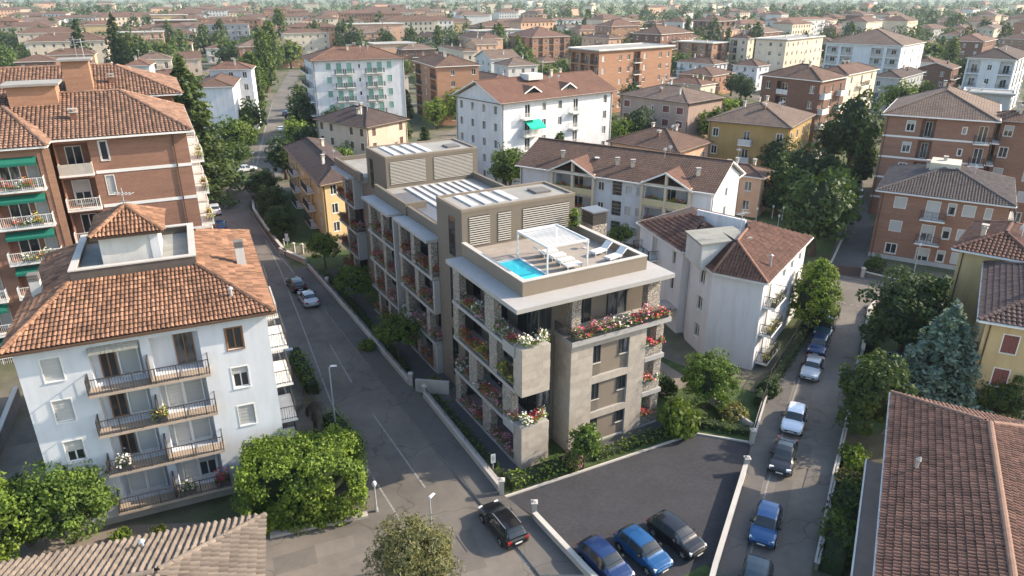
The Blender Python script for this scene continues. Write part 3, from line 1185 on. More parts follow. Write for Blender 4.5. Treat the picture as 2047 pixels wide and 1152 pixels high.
def core_mesh(rx, ry, rz, cz, shape, seed):
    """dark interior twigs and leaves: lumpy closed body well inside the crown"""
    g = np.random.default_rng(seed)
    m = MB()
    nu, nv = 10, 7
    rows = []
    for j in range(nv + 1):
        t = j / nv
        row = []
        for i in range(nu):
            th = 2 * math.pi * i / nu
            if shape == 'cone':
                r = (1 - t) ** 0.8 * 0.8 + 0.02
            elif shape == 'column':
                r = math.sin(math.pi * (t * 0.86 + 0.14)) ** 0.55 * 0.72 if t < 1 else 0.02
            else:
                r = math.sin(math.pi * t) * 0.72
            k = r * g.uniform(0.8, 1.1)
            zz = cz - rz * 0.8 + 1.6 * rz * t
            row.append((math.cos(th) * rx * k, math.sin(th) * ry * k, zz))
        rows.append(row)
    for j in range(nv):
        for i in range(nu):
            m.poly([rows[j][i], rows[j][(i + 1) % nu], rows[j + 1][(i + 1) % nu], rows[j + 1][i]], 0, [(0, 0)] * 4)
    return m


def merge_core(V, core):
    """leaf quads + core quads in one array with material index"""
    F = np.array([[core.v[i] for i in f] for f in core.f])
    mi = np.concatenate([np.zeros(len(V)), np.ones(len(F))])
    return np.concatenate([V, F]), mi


TREES = {}


def make_tree(key, rx, ry, rz, cz, n_cl, per, rc, leaf, lm, shape='round', seed=1, trunk=None, gap=0.05, limbs=5, aspect=0.6, up=0.25, core=1.0):
    C, D = clumps_cloud(n_cl, per, rx, ry, rz, cz, rc, shape, seed, gap)
    V = leaves(C, D, leaf, aspect, 0.7, up)
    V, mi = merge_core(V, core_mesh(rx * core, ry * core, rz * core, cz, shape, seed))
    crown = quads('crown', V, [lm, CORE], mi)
    t = MB()
    g = random.Random(seed)
    r0 = trunk or max(0.09, 0.045 * (cz + rz))
    hb = cz - rz * 0.2
    t.tube([(0, 0, -0.2), (g.uniform(-.1, .1), g.uniform(-.1, .1), hb * 0.5), (g.uniform(-.2, .2), g.uniform(-.2, .2), hb)], [r0 * 1.25, r0 * 0.9, r0 * 0.55], 8)
    for i in range(limbs):
        th = i * 2.4 + g.random()
        L = rx * g.uniform(0.6, 0.95)
        z0 = hb * g.uniform(0.55, 0.95)
        t.tube([(0, 0, z0), (math.cos(th) * L * 0.5, math.sin(th) * L * 0.5, z0 + rz * 0.3), (math.cos(th) * L, math.sin(th) * L, z0 + rz * g.uniform(0.4, 0.8))], [r0 * 0.5, r0 * 0.3, r0 * 0.1], 6)
    TREES[key] = (crown, t.mesh('trunk', WOODD, True), cz + rz)


def make_cedar(key, H, R, lm, seed=3, levels=15, per=12, leaf=0.45, drop=0.18, flat=0.12, dens=42):
    g = np.random.default_rng(seed)
    C, D = [], []
    t = MB()
    t.tube([(0, 0, -0.2), (0, 0, H * 0.5), (0, 0, H * 0.97)], [H * 0.022, H * 0.014, 0.04], 8)
    for l in range(levels):
        f = l / (levels - 1)
        z = H * (0.10 + 0.86 * f)
        rad = R * ((1 - f) ** 0.75 * 0.95 + 0.07) * g.uniform(0.85, 1.1)
        nb = max(5, int(per * (1 - 0.5 * f)))
        for b in range(nb):
            th = 2 * math.pi * b / nb + l * 0.7 + g.uniform(-0.25, 0.25)
            L = rad * g.uniform(0.7, 1.08)
            dz = g.uniform(-0.3, 0.3)
            t.tube([(0, 0, z), (math.cos(th) * L * 0.9, math.sin(th) * L * 0.9, z + dz - drop * L * 0.6)], [0.07 * (1.2 - f), 0.02], 4, 0, False)
            n = int(dens * (0.4 + L / R))
            s = g.uniform(0.12, 1.0, n) ** 0.75
            wd = 0.30 * L * (s * (1.15 - s) + 0.08) * 1.6
            off = g.normal(0, 1, n) * wd * 0.55
            x = math.cos(th) * L * s - math.sin(th) * off
            y = math.sin(th) * L * s + math.cos(th) * off
            zz = z + dz - drop * L * s ** 1.6 + g.normal(0, flat, n) + 0.12
            C.append(np.stack([x, y, zz], 1))
            D.append(np.tile(np.array([math.cos(th) * 0.35, math.sin(th) * 0.35, 0.8]), (n, 1)))
    C, D = np.concatenate(C), np.concatenate(D)
    V = leaves(C, D, leaf, 0.55, 0.55, 0.4)
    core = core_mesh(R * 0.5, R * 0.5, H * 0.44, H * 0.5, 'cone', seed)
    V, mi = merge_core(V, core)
    TREES[key] = (quads('crown', V, [lm, CORE], mi), t.mesh('trunk', WOODD, True), H)


# near, detailed
make_tree('near_bush', 3.4, 2.7, 2.1, 2.4, 150, 125, 0.6, 0.2, LEAF_A, seed=1, trunk=0.16)
make_tree('near_mass', 3.7, 2.4, 2.2, 2.3, 340, 105, 0.52, 0.2, LEAF_A, 'box', seed=8, trunk=0.16, gap=0.0, core=1.12)
make_tree('near_round', 2.1, 2.0, 2.2, 2.7, 110, 120, 0.5, 0.19, LEAF_A, seed=2, trunk=0.14)
make_tree('near_dark', 2.2, 2.1, 2.9, 3.2, 95, 90, 0.55, 0.25, LEAF_C, seed=3, trunk=0.16)
make_tree('near_garden', 1.9, 1.8, 1.25, 2.9, 60, 60, 0.5, 0.26, LEAF_B, seed=4, trunk=0.09, gap=0.12)
make_tree('near_small', 1.0, 1.0, 1.2, 2.1, 50, 45, 0.34, 0.18, LEAF_G, seed=5, trunk=0.06)
make_tree('near_olive', 2.7, 2.6, 2.2, 3.6, 160, 125, 0.62, 0.25, LEAF_F, seed=6, trunk=0.17, gap=0.08, limbs=16, aspect=0.3, core=0.45)
make_tree('near_tall', 2.2, 2.2, 3.4, 4.0, 110, 85, 0.6, 0.26, LEAF_A, 'column', seed=7, trunk=0.16)
make_cedar('blue_spruce', 9.0, 4.6, LEAF_E, 4, 15, 15, 0.34, 0.20, 0.22, 95)
make_cedar('cedar', 18.5, 7.4, LEAF_D, 5, 17, 12, 0.75, 0.14, 0.22, 62)
make_cedar('fir', 14.0, 4.2, LEAF_C, 6, 15, 10, 0.7, 0.30, 0.2, 34)
# middle and far
make_tree('mid_round', 4.2, 4.0, 3.9, 5.3, 70, 26, 1.25, 0.75, LEAF_B, seed=11)
make_tree('mid_round2', 3.6, 3.9, 3.3, 4.6, 60, 26, 1.15, 0.75, LEAF_B, seed=12)
make_tree('mid_bright', 3.0, 3.0, 3.4, 4.4, 60, 26, 0.95, 0.6, LEAF_A, seed=13)
make_tree('mid_dark', 3.8, 3.6, 4.8, 5.8, 75, 26, 1.15, 0.7, LEAF_C, seed=14)
make_tree('mid_cone', 2.6, 2.6, 5.5, 6.2, 75, 24, 0.85, 0.65, LEAF_C, 'cone', seed=15)
make_tree('mid_column', 3.0, 3.0, 8.5, 9.0, 110, 24, 1.1, 0.85, LEAF_B, 'column', seed=16)
make_tree('mid_poplar', 1.9, 1.9, 7.0, 7.3, 80, 22, 0.8, 0.7, LEAF_C, 'column', seed=17)
make_tree('far_round', 4.4, 4.2, 4.2, 5.4, 34, 12, 1.7, 1.5, LEAF_B, seed=21, limbs=2)
make_tree('far_round2', 3.6, 3.8, 4.6, 5.4, 32, 12, 1.5, 1.4, LEAF_C, seed=22, limbs=2)
make_tree('far_column', 2.6, 2.6, 8.0, 8.3, 40, 12, 1.3, 1.4, LEAF_B, 'column', seed=23, limbs=2)


def tree(key, xy, h, label, group=None, rz=None, name='tree', wide=1.0, cat='tree', z=0.0):
    crown, trunk, H0 = TREES[key]
    k = h / H0
    t = thing(name, (xy[0], xy[1], z), label, cat, group, rnd.uniform(0, 6.28) if rz is None else rz)
    t.scale = (k * wide, k * wide, k)
    ob('crown', crown, t)
    ob('trunk', trunk, t)
    return t


def hedge(name, label, pts, w, h, lm=None, leaf=0.2, dens=26, cat='hedge', group=None, z=0.0, flowers=None, lump=0.25):
    """clipped or loose hedge along a polyline (world xy)"""
    lm = lm or LEAF_G
    Cs, Ds = [], []
    core = MB()
    o = Vector((pts[0][0], pts[0][1], z))
    for (p, q) in zip(pts[:-1], pts[1:]):
        p, q = Vector((p[0], p[1], 0)), Vector((q[0], q[1], 0))
        L = (q - p).length
        if L < 0.05:
            continue
        e = (q - p) / L
        s = Vector((-e.y, e.x, 0))
        n = int(L * (w + 2 * h) * dens)
        t = rng.uniform(0, L, n)
        side = rng.uniform(0, w + 2 * h, n)
        lum = 1 + lump * np.sin(t * 2.1 + 1.3) * np.sin(t * 0.9) + rng.normal(0, 0.05, n)
        x = np.where(side < h, -w / 2, np.where(side < h + w, side - h - w / 2, w / 2)) * lum
        zz = np.where(side < h, side, np.where(side < h + w, h, side - h - w)) * lum
        zz = np.clip(zz, 0.03, None)
        nx = np.where(side < h, -1, np.where(side < h + w, 0, 1)).astype(float)
        nz = np.where((side >= h) & (side < h + w), 1.0, 0.15)
        P0 = p - Vector((o.x, o.y, 0))
        Cs.append(np.array(P0)[None] + np.outer(t, np.array(e)) + np.outer(x, np.array(s)) + np.outer(zz, [0, 0, 1]) + rng.normal(0, 0.07, (n, 3)))
        Ds.append(np.outer(nx, np.array(s)) + np.outer(nz, [0, 0, 1]))
        a, b = P0, P0 + e * L
        k = 0.38 * w
        core.hexa([a - s * k, b - s * k, b + s * k, a + s * k, a - s * k + Vector((0, 0, h * 0.82)), b - s * k + Vector((0, 0, h * 0.82)), b + s * k + Vector((0, 0, h * 0.82)), a + s * k + Vector((0, 0, h * 0.82))])
    V = leaves(np.concatenate(Cs), np.concatenate(Ds), leaf, 0.65, 0.7, 0.2)
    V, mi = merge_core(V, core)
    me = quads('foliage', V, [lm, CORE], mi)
    t = thing(name, o, label, cat, group)
    ob('foliage', me, t)
    return t


BUSH = {}


def bush(xy, r, h, label, lm=None, group=None, name='shrub', blossoms=None, z=0.0):
    lm = lm or LEAF_B
    key = (lm.name, blossoms.name if blossoms else '')
    if key not in BUSH:
        C, D = clumps_cloud(40, 34, 0.85, 0.85, 0.5, 0.5, 0.25, 'round', len(BUSH) + 40, 0.0)
        C[:, 2] = np.clip(C[:, 2], 0.02, None)
        V = leaves(C, D, 0.17, 0.7, 0.7)
        V, mi = merge_core(V, core_mesh(0.85, 0.85, 0.5, 0.5, 'round', 4))
        bl = None
        if blossoms:
            i = rng.choice(len(C), 420)
            CB = C[i] * 1.06
            bl = quads('blossoms', leaves(CB, D[i], 0.11, 0.9, 0.5), [blossoms])
        BUSH[key] = (quads('foliage', V, [lm, CORE], mi), bl)
    f, bl = BUSH[key]
    t = thing(name, (xy[0], xy[1], z), label, 'shrub', group, rnd.uniform(0, 6))
    t.scale = (r, r, h)
    ob('foliage', f, t)
    if bl:
        ob('blossoms', bl, t)
    return t


def flower_row(label, p, q, mix, group='flower boxes on the new apartment block', w=0.38, h=0.42, green=1.0, dens=1.0, trough=True):
    """trough of flowers from p to q (world xyz)"""
    p, q = Vector(p), Vector(q)
    d = q - p
    L = d.length
    t = thing('flower_box', p, label, 'flower box', group, math.atan2(d.y, d.x))
    if trough:
        m = MB()
        m.box(0, L, -w * 0.42, w * 0.42, 0, 0.22)
        ob('trough', m.mesh('trough', CONCD), t)
    n = int(L * 240 * dens)
    C = np.stack([rng.uniform(-0.05, L + 0.05, n), rng.normal(0, w * 0.42, n), 0.2 + np.abs(rng.normal(0, h * 0.42, n))], 1)
    lum = 0.75 + 0.4 * np.sin(C[:, 0] * 3.1 + L) * np.sin(C[:, 0] * 1.3)
    C[:, 2] = 0.12 + C[:, 2] * lum
    D = np.stack([np.zeros(n), np.sign(C[:, 1]) * 0.6, np.ones(n)], 1)
    ob('foliage', quads('foliage', leaves(C, D, 0.15, 0.65, 0.7), [LEAF_G]), t)
    nb = int(L * 115 * dens)
    X = rng.uniform(0, L, nb)
    C = np.stack([X, rng.normal(0, w * 0.45, nb), 0.24 + np.abs(rng.normal(0.12, h * 0.4, nb))], 1)
    lum = 0.75 + 0.4 * np.sin(C[:, 0] * 3.1 + L) * np.sin(C[:, 0] * 1.3)
    C[:, 2] = 0.16 + C[:, 2] * lum
    D = np.tile(np.array([0, -0.3, 1.0]), (nb, 1))
    mats = [FL_R, FL_P, FL_W, FL_Y]
    # colour changes along the row in drifts
    seg = (X / 0.8).astype(int)
    ch = np.array([rnd.choice(mix) for _ in range(int(L / 0.8) + 3)])
    mi = ch[seg]
    flip = rng.random(nb) < 0.18
    mi[flip] = rng.choice(mix, flip.sum())
    ob('blossoms', quads('blossoms', leaves(C, D, 0.14, 0.95, 0.55), mats, mi), t)
    return t


# ------------------------------------------------------------------ the new apartment block
MO, MA = (0.29, 39.6), 29.5
_c, _s = math.cos(RAD(MA)), math.sin(RAD(MA))


def MW(u, v, z=0.0):
    return (MO[0] + u * _c - v * _s, MO[1] + u * _s + v * _c, z)


FOOT.append([MW(u, v)[:2] for u, v in ((-0.5, -0.5), (14, -0.5), (14, 47), (-0.5, 47))])
main = thing('apartment_building', (MO[0], MO[1], 0), 'new taupe and travertine apartment block with rooftop pool in the centre', 'building', None, RAD(MA))


def mpart(name, mats, fn, parent=None, smooth=False):
    m = MB()
    fn(m)
    return ob(name, m.mesh(name, mats, smooth), parent or main)


FL = [0.0, 2.95, 5.85, 8.8, 11.8]


def core_boxes(m):
    m.box(2.25, 12.3, 2.2, 10.5, -0.2, 11.8)
    m.box(2.6, 12.4, 15.0, 30.4, -0.2, 11.8)
    m.box(2.9, 12.0, 36.2, 45.6, -0.2, 11.8)


mpart('core_wall', TAUPE, core_boxes)
mpart('stair_tower', TAUPE, lambda m: m.box(1.4, 11.3, 10.5, 15.0, -0.2, 15.4))
mpart('stair_tower', TAUPE, lambda m: m.box(2.9, 12.8, 30.4, 36.2, -0.2, 15.4))
# roof upstands of the two stair towers
for (u0, u1, v0, v1) in ((1.4, 11.3, 10.5, 15.0), (2.9, 12.8, 30.4, 36.2)):
    def up(m, u0=u0, u1=u1, v0=v0, v1=v1):
        t = 0.22
        m.box(u0 - 0.02, u1 + 0.02, v0 - 0.02, v0 + t, 15.401, 15.6)
        m.box(u0 - 0.02, u1 + 0.02, v1 - t, v1 + 0.02, 15.401, 15.6)
        m.box(u0 - 0.02, u0 + t, v0 + t, v1 - t, 15.401, 15.6)
        m.box(u1 - t, u1 + 0.02, v0 + t, v1 - t, 15.401, 15.6)
    mpart('parapet', TAUPEL, up)
    mpart('roof_deck', SLABG, lambda m, u0=u0, u1=u1, v0=v0, v1=v1: m.box(u0 + 0.23, u1 - 0.23, v0 + 0.23, v1 - 0.23, 15.402, 15.46))
    mpart('roof_hatch', CONCD, lambda m, u0=u0, u1=u1, v0=v0, v1=v1: m.box(u1 - 2.6, u1 - 1.2, v0 + 1.6, v0 + 3.0, 15.461, 15.62))
    for i in range(4):
        mpart('roof_light', SOLAR, lambda m, i=i, u0=u0, v0=v0, v1=v1: m.box(u0 + 1.25 + i * 1.15, u0 + 1.85 + i * 1.15, v0 + 0.9, v1 - 0.5, 15.461, 15.56))
# slit windows of the stair towers
for (u, va, vb) in ((1.4, 11.7, 12.8), (2.9, 34.2, 35.2)):
    for z0, z1 in ((11.6, 14.7), (6.2, 10.6), (1.0, 5.4)):
        w = mpart('window', DARK, lambda m, u=u, va=va, vb=vb, z0=z0, z1=z1: (m.box(u - 0.03, u - 0.002, va, va + 0.06, z0, z1), m.box(u - 0.03, u - 0.002, vb - 0.06, vb, z0, z1), m.box(u - 0.03, u - 0.002, va + 0.06, vb - 0.06, z0, z0 + 0.06), m.box(u - 0.03, u - 0.002, va + 0.06, vb - 0.06, z1 - 0.06, z1)))
        mpart('pane', GLASSD, lambda m, u=u, va=va, vb=vb, z0=z0, z1=z1: m.box(u - 0.012, u - 0.003, va + 0.06, vb - 0.06, z0 + 0.06, z1 - 0.06), w)


# louvred screens: dark backing, frame, each slat a piece
def louvre(u0, u1, v, z0, z1, n):
    s = mpart('louvre_screen', BLACK, lambda m: m.box(u0, u1, v - 0.02, v - 0.004, z0, z1))
    me = MB()
    h = (z1 - z0) / n
    me.box(0, u1 - u0, -0.055, -0.024, 0, h * 0.46)
    me = me.mesh('slat', LOUV)
    for i in range(n):
        ob('slat', me, s, (u0, v, z0 + h * (i + 0.2)))


for u0, u1 in ((2.0, 3.7), (4.4, 5.5), (6.55, 10.75)):
    louvre(u0, u1, 10.5, 12.75, 15.0, 13)
for u0, u1 in ((3.3, 7.0), (7.9, 12.2)):
    louvre(u0, u1, 30.4, 12.85, 15.1, 16)

# roof terrace: parapet, floor
def terr(m):
    m.box(1.35, 11.45, 1.6, 1.9, 12.1, 13.1)
    m.box(1.35, 1.65, 1.9, 10.49, 12.1, 13.1)
    m.box(11.15, 11.45, 1.9, 10.49, 12.1, 13.1)


mpart('terrace_parapet', TAUPEL, terr)


def terrcap(m):
    m.box(1.32, 11.48, 1.57, 1.93, 13.101, 13.16)
    m.box(1.32, 1.68, 1.931, 10.48, 13.101, 13.16)
    m.box(11.12, 11.48, 1.931, 10.48, 13.101, 13.16)


mpart('parapet_coping', CAPST, terrcap)
def deck(m):
    m.box(1.65, 2.1, 1.9, 10.49, 12.1, 12.55)
    m.box(4.15, 11.15, 1.9, 10.49, 12.1, 12.55)
    m.box(2.1, 4.15, 1.9, 2.65, 12.1, 12.55)
    m.box(2.1, 4.15, 6.9, 10.49, 12.1, 12.55)


mpart('terrace_floor', brickmat('terrace_tiles', (0.36, 0.315, 0.27), (0.32, 0.28, 0.24), 1.2, 0.6, 0.012, 0.7), deck)
# roof slabs
mpart('roof_slab', LIGHTR, lambda m: m.box(0.0, 12.7, 0.0, 10.48, 11.8, 12.1))
# attic and mid roof
def attic(m):
    m.box(1.75, 2.05, 15.0, 22.3, 12.051, 12.95)
    m.box(1.6, 1.9, 22.3, 30.4, 12.051, 13.15)
    m.box(12.15, 12.45, 15.0, 30.4, 11.8, 13.1)
    m.box(1.9, 3.6, 22.3, 22.6, 12.051, 13.149)
    m.box(2.1, 2.4, 36.2, 45.5, 12.051, 12.9)
    m.box(11.8, 12.1, 36.2, 45.5, 11.8, 12.9)
    m.box(2.4, 11.8, 45.2, 45.5, 11.8, 12.9)


mpart('attic_wall', TAUPE, attic)
mpart('roof_deck', SLABG, lambda m: (m.box(2.06, 12.14, 15.0, 22.29, 11.801, 12.5), m.box(1.91, 12.14, 22.61, 30.39, 11.801, 12.5), m.box(2.06, 12.14, 22.29, 22.61, 11.801, 12.499)))
mpart('roof_deck', SLABG, lambda m: m.box(2.41, 11.79, 36.21, 45.19, 11.801, 12.45))
for i in range(8):
    mpart('roof_light', SOLAR, lambda m, i=i: m.box(4.4 + i * 0.86, 4.85 + i * 0.86, 18.5 + 0.35 * i, 29.6, 12.501, 12.64))
    mpart('roof_panel', PVG, lambda m, i=i: m.box(4.87 + i * 0.86, 5.2 + i * 0.86, 18.7 + 0.35 * i, 29.5, 12.501, 12.57))
mpart('roof_panel', PVG, lambda m: m.box(2.6, 4.1, 16.0, 28.0, 12.501, 12.58))

# left side balcony bays: floor bands, pillars, glazing, rails, flower boxes
ORD = ['ground', 'first', 'second', 'top']
BAYN = ['bay nearest the pool terrace corner', 'second bay along the street', 'third bay along the street', 'last bay along the street']


def bay(idx, v0, v1, u0, uin, pillars, ends, mixes, slab=True):
    if slab:
        mpart('roof_slab', LIGHTR, lambda m: m.box(u0 - 0.45, uin + 0.35, v0 - 0.1, v1, 11.8, 12.05))
    for k in range(4):
        z0, z1 = FL[k], FL[k + 1]
        th = 0.26
        if k > 0:
            mpart('floor_band', LIGHTR, lambda m: m.box(u0 - 0.06, uin, v0, v1, z0 - th, z0))
        else:
            mpart('floor_band', LIGHTR, lambda m: m.box(u0 - 0.06, uin, v0, v1, -0.2, 0.14))
        zb, ztp = z0 + (0.14 if k == 0 else 0.0) + 0.002, (z1 - th if k < 3 else 11.8) - 0.002
        for (a, b) in pillars[k]:
            mpart('stone_pillar', STONE, lambda m, a=a, b=b: m.box(u0, u0 + 0.55, a, b, zb, ztp))
        # glazing wall at the back of the loggia
        n = max(2, int((v1 - v0) / 1.25))
        for i in range(n):
            a, b = v0 + (v1 - v0) * i / n, v0 + (v1 - v0) * (i + 1) / n
            if i % 3 == 2:
                mpart('wall_panel', TAUPE, lambda m, a=a, b=b: m.box(uin - 0.1, uin - 0.002, a + 0.01, b - 0.01, zb, ztp))
                continue
            w = mpart('window', DARK, lambda m, a=a, b=b: (m.box(uin - 0.1, uin - 0.03, a, a + 0.07, zb, ztp), m.box(uin - 0.1, uin - 0.03, a + 0.07, b - 0.01, zb, zb + 0.1), m.box(uin - 0.1, uin - 0.03, a + 0.07, b - 0.01, ztp - 0.1, ztp)))
            mpart('pane', GLASSD, lambda m, a=a, b=b: m.box(uin - 0.06, uin - 0.045, a + 0.07, b - 0.01, zb + 0.1, ztp - 0.1), w)
        # spans between pillars
        cuts = sorted(pillars[k])
        spans, cur = [], v0 + 0.05
        for a, b in cuts:
            if a - cur > 0.5:
                spans.append((cur, a - 0.02))
            cur = b + 0.02
        if v1 - cur > 0.5:
            spans.append((cur, v1 - 0.05))
        for j, (a, b) in enumerate(spans):
            r = mpart('railing', DARK, lambda m, a=a, b=b: (m.box(u0 + 0.02, u0 + 0.05, a, b, zb + 0.86, zb + 0.9), [m.box(u0 + 0.025, u0 + 0.04, a + (b - a) * q / max(2, int((b - a) / 0.11)), a + (b - a) * q / max(2, int((b - a) / 0.11)) + 0.025, zb, zb + 0.86) for q in range(max(2, int((b - a) / 0.11)) + 1)]))
            nm = ['nearest', 'middle', 'far'][min(j, 2)]
            flower_row(f'{["red and pink", "mixed pink and white", "crimson", "purple-red"][(idx + k + j) % 4]} flowers in {nm} {ORD[k]}-floor opening, {BAYN[idx]}', MW(u0 + 0.17, a + 0.08, zb + 0.25), MW(u0 + 0.17, b - 0.08, zb + 0.25), mixes[k % len(mixes)], h=0.6, w=0.5, dens=1.2)
        # near end of the bay
        e = ends[k] if ends else None
        if e == 'panel':
            mpart('end_panel', LIGHTR, lambda m: m.box(u0 + 0.001, uin + 0.3, v0 - 0.28, v0 - 0.002, z0 - 0.26 if k else -0.2, z1 - 0.262 if k < 3 else 11.798))
        elif e == 'flower':
            mpart('railing', DARK, lambda m: [m.box(u0 + 0.06 + q * 0.11, u0 + 0.085 + q * 0.11, v0 - 0.06, v0 - 0.035, zb, zb + 0.9) for q in range(int((uin - u0) / 0.11))])
            flower_row(f'dark red flowers in {ORD[k]}-floor end opening facing the camera, {BAYN[idx]}', MW(u0 + 0.1, v0 - 0.1, zb + 0.3), MW(uin - 0.1, v0 - 0.1, zb + 0.3), [0, 0, 1], h=0.6)


bay(0, 0.95, 10.45, 0.45, 2.25,
    [[(4.5, 5.8), (9.5, 10.42)], [(1.5, 2.7), (6.6, 7.9)], [(3.5, 4.6), (9.5, 10.42)], [(3.8, 5.2), (9.2, 10.3)]], None,
    [[0, 1, 1], [0, 1, 2], [0, 1, 3], [0, 1, 1, 2]], slab=False)
bay(1, 15.3, 22.6, 0.9, 2.6,
    [[(15.3, 15.9), (18.6, 19.4)], [(16.2, 16.9), (21.0, 21.7)], [(18.3, 19.1), (22.0, 22.55)], [(15.3, 15.9), (18.9, 19.7), (22.0, 22.55)]],
    ['panel', 'flower', 'panel', 'flower'], [[0, 1], [1, 2, 0], [0, 1, 1], [0, 1]])
bay(2, 23.6, 30.6, 0.75, 2.6,
    [[(25.6, 26.2), (28.4, 29.0)], [(26.2, 26.8), (29.2, 29.8)], [(25.8, 26.5), (29.6, 30.3)], [(26.0, 26.7), (29.5, 30.2)]],
    ['panel', 'panel', 'panel', 'panel'], [[0, 1], [0, 1], [0, 0, 1], [0, 1]])
bay(3, 38.6, 44.8, 1.9, 2.95,
    [[(40.0, 40.6)], [(41.5, 42.1)], [(40.6, 41.2)], [(41.2, 41.9)]], [None, 'panel', 'flower', 'panel'], [[0], [0, 1], [0, 1], [0]])

# ---- front: travertine volumes with panels laid piece by piece
def panels(u0, u1, v, z0, z1, holes=(), cw=1.05, rh=0.56, parent=None, axis='front', uc=0.0):
    nr = max(1, round((z1 - z0) / rh))
    hh = (z1 - z0) / nr
    for r in range(nr):
        za, zb = z0 + hh * r + 0.004, z0 + hh * (r + 1) - 0.004
        x = u0 - (cw * 0.5 if r % 2 else 0.0)
        while x < u1 - 0.01:
            a, b = max(u0, x) + 0.003, min(u1, x + cw) - 0.003
            x += cw
            if b - a < 0.05:
                continue
            segs = [(a, b)]
            for (h0, h1, hz0, hz1) in holes:
                if zb > hz0 + 0.02 and za < hz1 - 0.02:
                    ns = []
                    for s0, s1 in segs:
                        if s1 <= h0 or s0 >= h1:
                            ns.append((s0, s1))
                        else:
                            if s0 < h0 - 0.05:
                                ns.append((s0, h0))
                            if s1 > h1 + 0.05:
                                ns.append((h1, s1))
                    segs = ns
            for s0, s1 in segs:
                dd = rnd.uniform(0, 0.004)
                m = MB()
                if axis == 'front':
                    m.box(s0, s1, v - 0.03 - dd, v - 0.002, za, zb)
                else:
                    m.box(uc - 0.03 - dd, uc - 0.002, s0, s1, za, zb)
                ob('panel', m.mesh('panel', TRAV), parent or main)


for (z0, z1) in ((-0.1, 3.3), (5.7, 9.15)):
    c = mpart('corner_volume', LIGHTR, lambda m: m.box(0.45, 2.6, 0.12, 1.15, z0, z1))
    panels(0.45, 2.6, 0.12, z0, z1, parent=c)
    panels(0.12, 1.15, 0, z0, z1, parent=c, axis='side', uc=0.45)
mpart('balcony_parapet', LIGHTR, lambda m: (m.box(0.3, 0.45, 0.9, 2.4, 8.3, 9.1), m.box(0.3, 0.45, 0.9, 2.4, 2.5, 3.25)))
for z in (5.85, 8.8, 2.95):
    mpart('floor_band', LIGHTR, lambda m: m.box(0.47, 2.6, 1.16, 2.24, z - 0.26, z))
# recess windows
for k, (z0, z1) in enumerate(((0.2, 2.4), (3.1, 5.3), (6.0, 8.2), (9.0, 11.2))):
    w = mpart('window', DARK, lambda m: (m.box(2.95, 3.02, 2.12, 2.19, z0, z1), m.box(3.88, 3.95, 2.12, 2.19, z0, z1), m.box(3.02, 3.88, 2.12, 2.19, z1 - 0.07, z1), m.box(3.02, 3.88, 2.12, 2.19, z0, z0 + 0.07), m.box(3.42, 3.48, 2.12, 2.19, z0 + 0.07, z1 - 0.07)))
    mpart('pane', GLASS, lambda m: m.box(3.02, 3.88, 2.15, 2.17, z0 + 0.07, z1 - 0.07), w)
# second volume: frame of travertine with three recessed taupe bays
HOL = [(6.1, 9.2, 5.6, 8.0), (6.1, 9.2, 2.72, 5.05), (6.1, 9.2, 0.15, 2.2)]
v2 = mpart('front_volume', LIGHTR, lambda m: (m.box(4.3, 6.1, 0.2, 2.19, -0.1, 8.5), m.box(9.2, 10.7, 0.2, 2.19, -0.1, 8.5), m.box(6.1, 9.2, 0.2, 2.19, 8.0, 8.5), m.box(6.1, 9.2, 0.2, 2.19, 5.05, 5.6), m.box(6.1, 9.2, 0.2, 2.19, 2.2, 2.72), m.box(6.1, 9.2, 0.2, 2.19, -0.1, 0.15)))
panels(4.3, 6.1, 0.2, -0.1, 8.48, parent=v2)
panels(9.2, 10.7, 0.2, -0.1, 8.48, parent=v2)
for za, zb in ((8.0, 8.48), (5.05, 5.6), (2.2, 2.72)):
    panels(6.1, 9.2, 0.2, za, zb, parent=v2)
panels(0.2, 2.15, 0, -0.1, 8.48, parent=v2, axis='side', uc=4.3, cw=0.98)
for (a, b, z0, z1) in HOL:
    mpart('recessed_panel', TAUPEL, lambda m: m.box(6.1, 9.2, 0.36, 0.6, z0, z1))
    for (x0, x1, y0, y1) in ((6.13, 6.83, z0 + (z1 - z0) * 0.42, z1 - 0.05), (8.45, 9.17, z0 + (z1 - z0) * 0.5, z1 - 0.05)):
        w = mpart('window', DARK, lambda m: (m.box(x0, x0 + 0.05, 0.29, 0.358, y0, y1), m.box(x1 - 0.05, x1, 0.29, 0.358, y0, y1), m.box(x0 + 0.05, x1 - 0.05, 0.29, 0.358, y0, y0 + 0.05), m.box(x0 + 0.05, x1 - 0.05, 0.29, 0.358, y1 - 0.05, y1), m.box((x0 + x1) / 2 - 0.025, (x0 + x1) / 2 + 0.025, 0.29, 0.358, y0 + 0.05, y1 - 0.05)))
        mpart('pane', GLASS, lambda m: m.box(x0 + 0.05, x1 - 0.05, 0.33, 0.345, y0 + 0.05, y1 - 0.05), w)
        mpart('sill', CAPST, lambda m: m.box(x0 - 0.03, x1 + 0.03 if x1 < 9 else x1, 0.24, 0.357, y0 - 0.07, y0 - 0.005), w)
    mpart('recessed_panel', TAUPE, lambda m: m.box(6.13, 6.83, 0.3, 0.358, z0 + 0.06, z0 + (z1 - z0) * 0.42 - 0.09))
# top balcony on the second volume
mpart('balcony_slab', LIGHTR, lambda m: m.box(4.15, 12.65, -0.12, 2.19, 8.501, 8.85))


